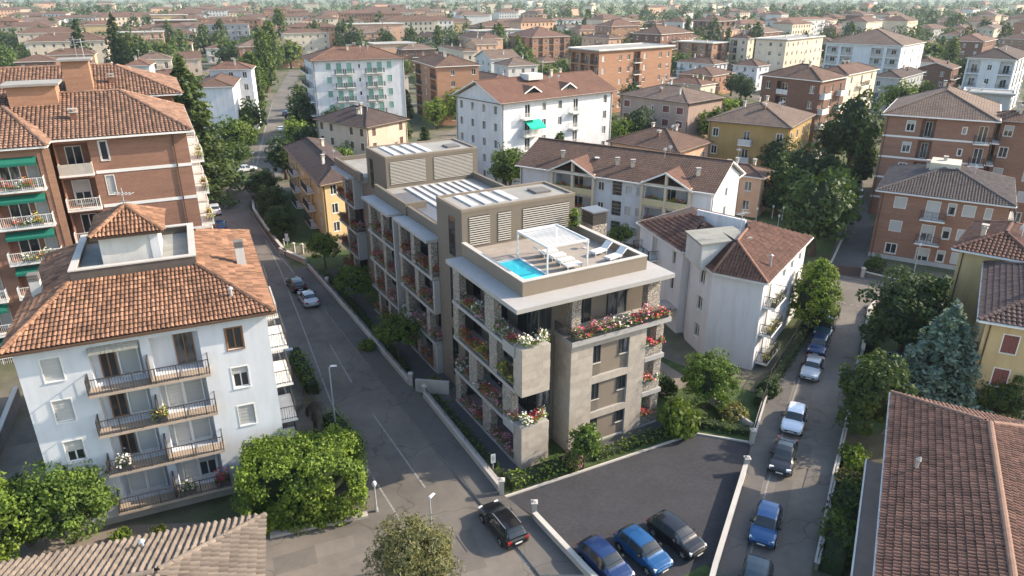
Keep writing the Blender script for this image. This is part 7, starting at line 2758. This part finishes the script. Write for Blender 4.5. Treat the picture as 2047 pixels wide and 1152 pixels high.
# road sign with rotated lettering near the hedge corner
t = thing('street_sign', (*(-1.27, 39.39), 0.1), 'white street sign with dark upright lettering on a slim pole beside the garden wall', 'sign')
m = MB()
m.tube([(0, 0, 0), (0, 0, 1.45)], 0.03, 8)
ob('pole', m.mesh('pole', GREYM), t)
m = MB()
m.box(-0.16, 0.16, -0.045, -0.025, 0.92, 1.62)
bd = ob('board', m.mesh('board', WMET), t, (0, 0, 0), RAD(20))
fc = bpy.data.curves.new('lettering', 'FONT')
fc.body = '1001'
fc.size = 0.26
fc.align_x = 'CENTER'
fc.align_y = 'CENTER'
fc.extrude = 0.002
fc.materials.append(DARK)
fo = bpy.data.objects.new('lettering_curve', fc)
fme = bpy.data.meshes.new_from_object(fo)
bpy.data.objects.remove(fo)
fo = ob('lettering', fme, bd, (0, -0.05, 1.27))
fo.rotation_euler = (RAD(90), RAD(90), 0)

t = thing('traffic_sign', (*(-28.12, 84.11), 0.0), 'pole with two white traffic sign boards at the far street bend', 'sign')
m = MB()
m.tube([(0, 0, 0), (0, 0, 2.5)], 0.04, 8)
ob('pole', m.mesh('pole', GREYM), t)
for z, w in ((1.75, 0.55), (2.25, 0.4)):
    m = MB()
    m.box(-w / 2, w / 2, -0.07, -0.045, z - 0.22, z + 0.22)
    ob('board', m.mesh('board', WMET), t, (0, 0, 0), RAD(-5))
for p, lab in zip([(-38.53, 103.71), (-29.43, 86.61)], ('white marker post on the far street bend, farther', 'white marker post on the far street bend, nearer')):
    t = thing('marker_post', (*p, 0.0), lab, 'post')
    m = MB()
    m.box(-0.06, 0.06, -0.06, 0.06, 0, 0.95)
    ob('post', m.mesh('post', WMET), t)
    m = MB()
    m.box(-0.065, 0.065, -0.065, 0.065, 0.7, 0.8)
    ob('band', m.mesh('band', DARK), t)
# utility cabinet on the left verge
t = thing('utility_cabinet', (*(-19.75, 55.51), 0.0), 'grey utility cabinet on the verge beside the white block', 'cabinet', None, RAD(24))
m = MB()
m.box(-0.4, 0.4, -0.2, 0.2, 0, 1.1)
ob('case', m.mesh('case', GREYP), t)
m = MB()
m.box(-0.44, 0.44, -0.24, 0.24, 1.101, 1.16)
ob('lid', m.mesh('lid', GREYM), t)

# ------------------------------------------------------------------ planting by hand
tree('near_round', (-25.89, 33.0), 5.4, 'bright green tree in front of the white block, bottom left', rz=0.4)
tree('near_round', (-29.0, 31.21), 5.6, 'bright green tree cut by the left edge, bottom left', rz=2.2)
tree('near_dark', (-28.43, 32.8), 4.6, 'darker green tree between the two bright trees, bottom left', rz=1.0, wide=1.2)
tree('near_mass', (-13.04, 36.15), 4.3, 'wide dense bright green bush mass at the street corner left of the road', rz=0.22, wide=0.98)
bush((-14.33, 34.95), 1.3, 1.7, 'low bright bush at the left foot of the bush mass', LEAF_A)
bush((-11.91, 35.17), 1.3, 1.6, 'low bright bush at the kerb in front of the bush mass', LEAF_A)
bush((-13.09, 34.95), 1.2, 1.8, 'low bright bush in the middle of the bush mass at the kerb', LEAF_A)
tree('near_olive', (-5.0, 28.3), 5.3, 'dry yellowish open-crowned tree at the bottom edge', rz=0.2, wide=0.86)
tree('near_garden', (-21.99, 78.3), 4.2, 'dark garden tree at the far end of the new block', 'garden trees along the new block')
tree('near_garden', (-16.25, 67.52), 4.2, 'dark garden tree in front of the third bay of the new block', 'garden trees along the new block')
tree('near_garden', (-10.04, 55.51), 4.3, 'dark garden tree in front of the second bay of the new block', 'garden trees along the new block')
tree('near_small', (4.88, 40.04), 3.5, 'small round tree with pale blossoms in front of the travertine volume')
tree('near_round', (15.28, 47.86), 4.7, 'bright green tree on the lawn between new block and white corner house', rz=1.9, wide=1.05)
tree('near_tall', (28.79, 61.8), 7.0, 'bright sunlit tree beside the white corner house on the street', rz=0.6)
tree('near_dark', (26.04, 44.22), 6.8, 'dark rounded yew beside the right street', rz=0.6, wide=0.95)
tree('blue_spruce', (32.55, 47.35), 9.0, 'large blue-green spruce in front of the yellow houses', rz=0.3, cat='tree', wide=1.08)
tree('near_dark', (34.53, 56.17), 8.4, 'big dark green tree left of the blue spruce', rz=2.9, wide=1.15)
tree('near_dark', (36.28, 45.41), 5.0, 'dark shrubby tree below the yellow dark-roofed house', rz=1.7)
tree('cedar', (-49.4, 110.0), 21.5, 'tall spreading cedar behind the brick block', rz=0.5, wide=0.95)
tree('mid_dark', (37.34, 83.19), 10.5, 'large dark magnolia behind the white corner house', rz=0.3)
tree('mid_dark', (44.18, 116.67), 8.5, 'rounded dark tree in front of the ochre block')
tree('mid_cone', (38.44, 100.55), 9.0, 'conical dark tree left of the magnolia')
tree('mid_dark', (61.33, 127.56), 14.5, 'tall dark tree between brown tower and red brick block', wide=0.85)
tree('mid_cone', (58.24, 116.67), 10.0, 'narrow lighter conifer in front of the tall dark tree', wide=0.8)
tree('mid_dark', (49.16, 108.8), 7.5, 'dark tree right of the ochre block, nearer')
tree('mid_dark', (46.16, 110.3), 8.5, 'dark bushy tree at the foot of the ochre block corner')
tree('mid_round', (41.39, 100.55), 7.0, 'mid-green tree left of the large magnolia')
tree('mid_dark', (60.22, 133.73), 9.0, 'dark tree right of the ochre block, farther')
tree('mid_round2', (47.51, 100.55), 6.5, 'soft green tree beside the long driveway')
tree('mid_round2', (43.01, 91.14), 6.0, 'green tree above the driveway fence')
tree('mid_bright', (-3.47, 125.62), 7.5, 'bright tree between new block and white gable block', wide=1.2)
tree('mid_bright', (-1.13, 115.67), 6.0, 'bright bushy tree behind the roof light deck')
tree('near_garden', (13.64, 84.11), 3.5, 'small dark green tree in the row house yard', wide=1.0)
tree('mid_bright', (22.85, 147.84), 6.5, 'bright small tree left of the orange pyramid roof')
tree('mid_bright', (-29.42, 133.73), 5.5, 'loose green tree behind the last bay of the new block')
tree('mid_bright', (-30.46, 127.56), 5.0, 'small green tree beside the yellow house roof')
for i, (x, y, h_, k, lab) in enumerate(((532, 400, 5.5, 'near_dark', 'dark rounded bush tree at the bend, farthest'), (548, 432, 5.0, 'near_dark', 'dark rounded bush tree at the bend, middle'), (565, 470, 4.5, 'near_dark', 'reddish dark bush tree at the bend, nearest'))):
    tree(k, [(-38.41, 107.35), (-34.42, 98.53), (-30.6, 90.08)][i], h_, lab, 'bush trees at the far street bend', wide=1.2)
FS = [('mid_round', 505, 305, 7, 'rounded tree left of the far street, nearest'), ('mid_round2', 520, 275, 7.5, 'rounded tree left of the far street, second'), ('mid_round', 505, 335, 5, 'autumn-tinted tree beside the white side block'),
      ('mid_column', 528, 215, 16, 'tall leafy tree left of the far street'), ('mid_column', 545, 178, 19, 'tall poplar at the head of the far street'), ('mid_column', 505, 200, 14, 'tall leafy tree behind the white villa'),
      ('mid_dark', 600, 265, 10, 'dark magnolia right of the far street'), ('mid_bright', 585, 295, 7, 'bright narrow tree right of the far street'), ('mid_cone', 582, 320, 5, 'little cypress right of the far street'), ('mid_dark', 597, 225, 9, 'dark tree beside the green-shuttered block'),
      ('mid_dark', 605, 300, 7, 'dark shrub tree in front of the beige house')]
FSP = [(-53.91, 141.88), (-59.94, 163.73), (-51.08, 131.61), (-67.25, 190.27), (-81.13, 242.11), (-72.45, 198.88), (-45.99, 158.88), (-44.0, 145.3), (-41.34, 133.73), (-53.6, 186.23), (-40.08, 139.06)]
for (k, x, y, h_, lab), p in zip(FS, FSP):
    tree(k, p, h_, lab, 'trees along the far street')
BACK = [('fir', 21, 'dark fir left of the lift housing, upper left'), ('fir', 24, 'tall dark fir right of the first one, upper left'), ('mid_dark', 17, 'dark tree beside the tall fir'), ('mid_round', 14, 'green tree left of the white villa'), ('mid_round', 13, 'bushy tree at the far left edge'), ('mid_bright', 8, 'bright bush tree at the left edge behind the brick block'),
        ('mid_column', 20, 'giant poplar left of the green-shuttered block'), ('mid_column', 22, 'poplar behind the giant one'), ('mid_round', 13, 'round tree left of the cream brown-roofed house'), ('mid_dark', 15, 'dark broad tree behind the green-shuttered block, left'), ('mid_dark', 14, 'dark broad tree behind the green-shuttered block, right'), ('mid_cone', 10, 'light cone-shaped tree behind the green-shuttered roof'),
        ('mid_dark', 9, 'dark tree right of the orange brick block'), ('mid_round', 9, 'round tree right of the peach row, left one'), ('mid_round', 9, 'round tree right of the peach row, right one'), ('mid_poplar', 14, 'cypress in the far centre, left of the pair'), ('mid_poplar', 14, 'cypress in the far centre, right of the pair'), ('mid_poplar', 17, 'tall dark poplar far right centre'), ('mid_dark', 8, 'dark trees right of the white gabled house'), ('mid_round', 8, 'green tree below the striped block'), ('mid_column', 15, 'leafy poplar right of the striped block'), ('mid_dark', 12, 'dark tree left of the white and brick block'), ('mid_round', 12, 'green tree before the white and brick block'), ('mid_dark', 9, 'small dark tree beside the orange brick block'), ('mid_round', 10, 'tree right of the flat block')]
BKP = [(-172.24, 297.61), (-143.46, 271.11), (-135.69, 271.11), (-131.1, 279.43), (-177.39, 255.83), (-189.18, 279.43), (-96.19, 297.61), (-134.7, 437.86), (-126.96, 508.56), (-77.49, 368.86), (-64.28, 384.05), (-69.12, 354.8), (-20.39, 213.25), (5.83, 271.11), (18.26, 263.26), (58.93, 459.19), (62.98, 446.16), (101.8, 437.86), (70.41, 223.97), (95.96, 208.25), (165.0, 279.43), (145.17, 235.76), (151.91, 229.72), (-9.81, 297.61), (64.08, 279.43)]
for (k, h_, lab), p in zip(BACK, BKP):
    tree(k, p, h_, lab, 'trees standing between the far houses')

# palm beside the left street
def palm(xy, h, label):
    t = thing('palm_tree', (xy[0], xy[1], 0), label, 'palm')
    m = MB()
    m.tube([(0, 0, -0.1), (0.05, 0, h * 0.5), (0, 0, h)], [0.24, 0.2, 0.22], 10)
    ob('trunk', m.mesh('trunk', WOODD, True), t)
    Cq = []
    g = rng
    for k in range(38):
        th = g.uniform(0, 6.28)
        el = g.uniform(-0.5, 1.2)
        L = g.uniform(1.3, 1.9)
        prev = np.array([0, 0, h])
        for s in range(7):
            e2 = el - 0.28 * s
            d = np.array([math.cos(th) * math.cos(e2), math.sin(th) * math.cos(e2), math.sin(e2)])
            nx = prev + d * L / 7
            sd_ = np.array([-math.sin(th), math.cos(th), 0])
            for sg in (-1, 1):
                for q in (0.0, 0.5):
                    b0 = prev + (nx - prev) * q
                    tip = b0 + sd_ * sg * 0.34 * (1.1 - s / 9) + d * 0.16 - np.array([0, 0, 0.12])
                    Cq.append([b0, b0 + d * 0.05, tip, tip - d * 0.02])
            prev = nx
    ob('fronds', quads('fronds', np.array(Cq), [LEAF_P]), t)


palm((-14.47, 44.22), 2.6, 'dull brown-green fan palm beside the left street hedge')
# hedges and shrubs
hedge('hedge', 'green hedge beside the white block along the left street, nearer part', [(-10.88,41.64),(-13.72,45.41)], 1.3, 1.3)
hedge('hedge', 'green hedge beside the white block along the left street, farther part', [(-16.04,49.74),(-18.45,54.33),(-19.40,56.17)], 1.1, 1.2)
hedge('hedge', 'low loose hedge along the front parking edge below the travertine volume', [(-0.18,38.07),(2.60,39.66),(4.19,40.49)], 1.0, 0.9, LEAF_A)
hedge('hedge', 'low hedge along the parking edge right of the blossom shrub', [(5.65,41.17),(10.08,43.46),(13.59,45.21)], 0.9, 0.6, LEAF_B)
hedge('hedge', 'clipped hedge strip inside the street wall, near corner', [(-0.79,39.12),(-3.25,43.78),(-6.25,49.13)], 0.6, 0.55, LEAF_B)
hedge('hedge', 'garden hedge inside the street wall, far stretch', [(-8.96,53.45),(-13.83,62.35),(-21.16,75.58)], 0.7, 0.6, LEAF_C)
hedge('hedge', 'dark hedge along the lawn beside the right street', [(14.02,45.41),(15.57,44.88),(17.43,44.22)], 1.0, 0.6, LEAF_B)
hedge('hedge', 'hedge along the fence of the white corner house', [(19.40,48.08),(21.96,51.75),(26.91,59.13),(31.24,65.88)], 0.8, 1.0, LEAF_C)
hedge('hedge', 'dark hedge beside the right street near the tiled house', [(21.21,36.34),(18.68,31.99),(17.81,30.46)], 1.4, 1.3, LEAF_C)
hedge('hedge', 'green hedge at the crossing below the big dark tree', [(32.52,57.62),(36.36,64.08)], 1.2, 1.0, LEAF_B)
hedge('hedge', 'clipped dark hedge row at the foot of the cedar', [(-53.49,119.05),(-49.46,119.75),(-47.19,121.89)], 1.2, 1.5, LEAF_B)
hedge('hedge', 'hedge along the far street, right side', [(-41.24,127.56),(-47.63,155.98),(-55.41,186.23)], 1.2, 1.6, LEAF_B)
bush((4.21, 40.21), 0.75, 1.25, 'shrub covered in pale pink blossoms at the parking edge', LEAF_B, None, 'flowering_shrub', FL_P)
bush((12.25, 44.22), 1.7, 2.6, 'large dark round shrub at the right end of the new block', LEAF_B)
bush((12.43, 49.74), 1.0, 1.6, 'shrub behind the stone pillar end of the new block', LEAF_C)
bush((16.78, 46.23), 1.2, 1.2, 'low reddish shrub behind the diagonal garden wall', LEAF_F)
bush((20.67, 49.74), 1.0, 1.3, 'dark rounded shrub at the white corner house fence', LEAF_C)
bush((23.48, 40.77), 1.1, 1.3, 'bright rounded shrub beside the right street, upper of the row', LEAF_A)
bush((22.22, 38.07), 1.0, 1.2, 'yellowish flowering shrub beside the right street', LEAF_F, None, 'flowering_shrub', FL_Y)
bush((19.31, 33.21), 1.3, 1.5, 'rounded green shrub by the dark fence on the right street', LEAF_B)
bush((20.42, 34.95), 1.2, 1.6, 'dark shrub above the rounded one by the dark fence', LEAF_C)
bush((23.28, 39.39), 1.0, 1.2, 'leafy shrub beside the gutter of the tiled house', LEAF_A)
bush((19.31, 31.99), 1.1, 1.3, 'low green shrub in the strip beside the tiled house, nearest', LEAF_B)
bush((21.7, 36.58), 1.2, 1.3, 'green shrub below the yellowish one on the right street', LEAF_B)
bush((35.54, 62.35), 1.0, 1.1, 'yellow-green round shrub at the crossing wall', LEAF_A)
bush((-6.55, 50.93), 0.8, 0.9, 'small shrub beside the ramp wall', LEAF_B)
bush((-13.18, 57.62), 0.9, 1.0, 'low shrub under the garden trees near the street wall', LEAF_B)
bush((-18.98, 74.81), 1.1, 1.0, 'low dark shrub between the first garden trees', LEAF_C)
bush((-23.07, 33.0), 0.7, 0.9, 'small yellow-green shrub in front of the white block', LEAF_A)
bush((-21.04, 33.42), 0.5, 0.8, 'tiny yellow-flowering shrub in front of the white block', LEAF_A, None, 'flowering_shrub', FL_Y)
bush((46.04, 70.45), 1.2, 1.5, 'garden shrub below the red brick house', LEAF_B)
bush((42.17, 77.16), 1.2, 2.0, 'dark shrub at the left corner of the red brick house', LEAF_C)

# ------------------------------------------------------------------ the town beyond: more houses and trees
def blocked(p, margin=0.0):
    return any(inside(p, f) for f in FOOT)


CLEAR = [ccw(road), ccw(road2), ccw(PARK), ccw([(-48.33,123.36),(-38.23,123.36),(-67.93,235.76),(-81.21,235.76)])]


def seen(p, m=1.06):
    return abs(p[0]) < m * (0.723 * (p[1] * 0.924 + 11.5))


walls_ = [(WHITE2, 'off-white'), (CREAM, 'cream'), (PEACH, 'peach'), (CREAM, 'cream'), (PEACH, 'peach'), (YELLOW, 'yellow'), (BEIGE, 'beige'), (BRICKO, 'orange brick'), (BRICKB, 'brown brick')]
roofs_ = [(ROOF_RED, 'red'), (ROOF_BR, 'brown'), (ROOF_BR, 'brown'), (ROOF_GY, 'grey-brown')]
hg = random.Random(77)
cells = []
yy = 225.0
while yy < 620:
    step = 20 + yy * 0.035
    half = 0.80 * (yy * 0.924 + 11.5)
    x = -half
    while x < half:
        cells.append((x + hg.uniform(-0.3, 0.3) * step, yy + hg.uniform(-0.3, 0.3) * step))
        x += step * 1.25
    yy += step
placed = 0
for (x, y) in cells:
    if placed >= 215:
        break
    if hg.random() < 0.14:
        continue
    ang0 = 24 if x < -20 else (30 if x < 60 else 48)
    A, B = (hg.uniform(18, 32), hg.uniform(11, 15)) if hg.random() < 0.55 and y > 300 else (hg.uniform(10, 17), hg.uniform(9, 13))
    nf = hg.choice([3, 4, 4, 5]) if A > 18 else hg.choice([2, 2, 3, 3]) if y > 260 else hg.choice([2, 2, 3])
    z = 0.6 + 2.9 * nf
    e1, e2 = unit(ang0), unit(ang0 + 90)
    cor = [(x + e1[0] * u + e2[0] * v, y + e1[1] * u + e2[1] * v) for u in (-1.5, A / 2, A + 1.5) for v in (-1.5, B / 2, B + 1.5)]
    if any(blocked(c) for c in cor) or any(inside(c, k) for c in cor for k in CLEAR) or not seen((x, y)):
        continue
    (wl_, wn_), (rf, rn_) = hg.choice(walls_), hg.choice(roofs_)
    fk = hg.choice(['hip', 'hip', 'hip', 'flat']) if A > 15 else hg.choice(['hip', 'hip', 'hip', 'ga'])
    if fk == 'flat':
        rf, rn_ = SLABG, 'flat grey'
    side = 'left' if x < -0.25 * y else ('right' if x > 0.25 * y else 'centre')
    dep = 'near' if y < 260 else ('middle' if y < 400 else 'far')
    nr, nl = int(A / 3.6), int(B / 3.6)
    det = y < 420
    H('town_house', f'{wn_} {["", "", "two", "three", "four", "five"][nf]}-storey house with {rn_} roof, {dep} {side} of town', (x, y), ang0, ang0 + 90, A, B, z, wl_, rf,
      R=' '.join(hg.choice('wrrb') for _ in range(nr)) if det else '', L=' '.join(hg.choice('wrr') for _ in range(nl)) if det else '', nf=nf, fh=2.9, f0=0.3,
      group='houses of the town beyond', chim=hg.choice([1, 2]) if det else 0, pitch=hg.uniform(0.3, 0.42), kind=fk)
    placed += 1

# far town as one mass
mb = MB()
fm = [WHITE2, CREAM, PEACH, ROOF_RED, ROOF_BR, ROOF_OR, BRICKO, GLASSD]
cnt = 0
yy = 420.0
while yy < 2300:
    step = 22 + (yy - 420) * 0.03
    half = 0.78 * (yy * 0.924 + 11.5)
    x = -half
    while x < half:
        px_, py_ = x + hg.uniform(-0.35, 0.35) * step, yy + hg.uniform(-0.35, 0.35) * step
        x += step * 1.25
        dens = 0.8 if yy < 850 else (0.33 if yy < 1400 else 0.12)
        dens *= 0.55 + 0.6 * math.sin(px_ * 0.011 + 1.0) * math.sin(py_ * 0.007) + (0.25 if px_ < 0 else -0.05)
        if hg.random() > dens or blocked((px_, py_)):
            continue
        A, B = hg.uniform(11, 34), hg.uniform(10, 15)
        if any(blocked(c) for c in ((px_ + A, py_), (px_, py_ + B), (px_ + A, py_ + B), (px_ - 3, py_))):
            continue
        nf = hg.choice([2, 3, 3, 4, 4, 5])
        z = 0.6 + 2.9 * nf
        ang0 = 24 if px_ < 0 else 42
        e1, e2 = unit(ang0 + hg.choice([0, 0, 8, -6])), None
        e2 = (-e1[1], e1[0])
        T = lambda u, v, zz: (px_ + e1[0] * u + e2[0] * v, py_ + e1[1] * u + e2[1] * v, zz)
        wi = hg.choice([0, 1, 1, 2, 6])
        mb.box(0, A, 0, B, -0.2, z, wi, T)
        fs, caps, edge, zt = roof_faces(T, A, B, 0.5, z + 0.02, hg.uniform(0.3, 0.42), 'hip')
        ri = hg.choice([3, 4, 4, 4])
        for f in fs:
            mb.poly(f, ri)
        if yy < 900:
            for k in range(nf):
                for q in range(int(A / 3)):
                    u = 1.2 + q * 3.0
                    mb.poly([T(u, -0.03, 1.2 + 2.9 * k), T(u + 1, -0.03, 1.2 + 2.9 * k), T(u + 1, -0.03, 2.6 + 2.9 * k), T(u, -0.03, 2.6 + 2.9 * k)], 7)
        cnt += 1
    yy += step
o = ob('distant_town', mb.mesh('distant_town', fm))
tag(o, 'mass of tiny roofs and pale walls towards the hazy horizon', 'town', kind='stuff')

# trees in the gaps: individuals first, then a mass
tp = []
yy = 112.0
while yy < 520:
    step = 9 + yy * 0.020
    half = 0.78 * (yy * 0.924 + 11.5)
    x = -half
    while x < half:
        tp.append((x + hg.uniform(-0.5, 0.5) * step, yy + hg.uniform(-0.5, 0.5) * step))
        x += step * 1.3
    yy += step
nt_ = 0
last_y = 380.0
for p in tp:
    if nt_ >= 225:
        break
    if blocked(p) or any(inside(p, k) for k in CLEAR) or hg.random() < (0.22 if p[1] < 200 else 0.45):
        continue
    near_ = p[1] < 300
    k = hg.choice(['mid_round', 'mid_round2', 'mid_dark', 'mid_round', 'mid_bright', 'mid_cone', 'mid_dark'] if near_ else ['far_round', 'far_round2', 'far_round', 'mid_round', 'far_column'])
    hh = hg.uniform(5, 9) if near_ else hg.uniform(7, 12)
    if k == 'far_column':
        hh *= 1.4
    kind = {'mid_round': 'round green', 'mid_round2': 'loose green', 'mid_dark': 'dark green', 'mid_bright': 'bright green', 'mid_cone': 'conical dark', 'far_round': 'round green', 'far_round2': 'dark green', 'far_column': 'tall columnar'}[k]
    side = 'left' if p[0] < -0.25 * p[1] else ('right' if p[0] > 0.25 * p[1] else 'centre')
    dep = 'nearer rows' if p[1] < 220 else ('middle rows' if p[1] < 340 else 'farther rows')
    tree(k, p, hh, f'{kind} tree among {side} houses, {dep}', 'trees in the gardens of the town')
    nt_ += 1
    last_y = p[1]

# far tree masses
V_ = []
base = {}
for k in range(4):
    C, D = clumps_cloud(14, 5, 1.0, 1.0, 1.0, 1.15, 0.42, 'round' if k < 3 else 'column', 90 + k)
    C2, D2 = clumps_cloud(30, 12, 1.0, 1.0, 1.0, 1.15, 0.34, 'round' if k < 3 else 'column', 190 + k)
    base[k] = (C, D)
    base[k + 10] = (C2, D2)
n = 0
yy = min(380.0, last_y)
while yy < 4200:
    step = 13 + max(0.0, yy - 380) * 0.024
    half = 0.78 * (yy * 0.924 + 11.5)
    x = -half
    while x < half:
        p = (x + hg.uniform(-0.5, 0.5) * step, yy + hg.uniform(-0.5, 0.5) * step)
        x += step * 1.2
        dens = 0.7 + 0.5 * math.sin(p[0] * 0.006 + 2) * math.sin(p[1] * 0.004 + 1)
        if yy > 1400:
            dens *= 0.75
        if hg.random() > dens or blocked(p):
            continue
        fine_ = yy < 560
        bk = hg.choice([0, 0, 1, 1, 2, 2, 3, 3])
        if any(inside(p, k_) for k_ in CLEAR):
            continue
        C, D = base[bk + (10 if fine_ else 0)]
        hgt = hg.uniform(3.4, 6.5) * (1.25 if bk == 3 else 1.0)
        s = np.array([hgt * hg.uniform(0.8, 1.2), hgt * hg.uniform(0.8, 1.2), hgt])
        if bk == 3:
            s = s * np.array([0.5, 0.5, 1.0])
        if yy > 1200:
            s = s * np.array([1.8, 1.8, 1.1])
        V = leaves(C * s + np.array([p[0], p[1], 0]), D, hgt * (0.22 if fine_ else 0.5), 0.75, 0.5)
        V_.append(V)
        n += 1
    yy += step
o = ob('distant_trees', quads('distant_trees', np.concatenate(V_), [leafmat('leaf_far', (0.035, 0.06, 0.02), (0.085, 0.12, 0.035), 0)]))
tag(o, 'mass of small trees between the distant roofs', 'trees', kind='stuff')

# far fields as pale strips
for i, (x0, x1, y0, y1) in enumerate(((-420, -90, 1050, 1400), (560, 1300, 900, 1250), (900, 2000, 1500, 2100), (-200, 500, 1900, 2500), (150, 420, 1250, 1420))):
    sheet('field', [(x0, y0), (x1, y0 + 60), (x1 + 80, y1), (x0 + 40, y1 - 40)], 0.3 + 0.02 * i, mat('field_crop_%d' % (i % 2), ((0.16, 0.20, 0.07), (0.26, 0.25, 0.12))[i % 2], 0.95, 0.2, 0.02))

# ------------------------------------------------------------------ haze
hm = bpy.data.materials.new('haze')
hm.use_nodes = True
for n_ in list(hm.node_tree.nodes):
    hm.node_tree.nodes.remove(n_)
pv = hm.node_tree.nodes.new('ShaderNodeVolumePrincipled')
pv.inputs['Color'].default_value = (0.74, 0.87, 1.0, 1)
pv.inputs['Density'].default_value = 0.00011
pv.inputs['Anisotropy'].default_value = 0.1
hmo = hm.node_tree.nodes.new('ShaderNodeOutputMaterial')
hm.node_tree.links.new(pv.outputs[0], hmo.inputs['Volume'])
m = MB()
m.box(-7000, 7000, -250, 12000, -1.5, 36)
tag(ob('haze', m.mesh('haze', hm)), kind='stuff')

# ------------------------------------------------------------------ alike things: say which one
ORDN = ['leftmost', 'second from left', 'third from left', 'fourth from left', 'fifth from left', 'sixth from left', 'seventh from left', 'eighth from left', 'ninth from left', 'tenth from left']
by = {}
for o in COL.objects:
    if o.parent is None and o.get('label') and o.get('category'):
        by.setdefault(o['label'], []).append(o)
for l_, os_ in by.items():
    if len(os_) > 1:
        os_.sort(key=lambda o: o.location.x / (o.location.y * 0.924 + 11.5))
        n_ = len(os_)
        for i, o in enumerate(os_):
            w_ = ORDN[i] if i < len(ORDN) else f'{i + 1}th from left'
            if i == n_ - 1:
                w_ = 'rightmost'
            o['label'] = f'{l_}, {w_}'
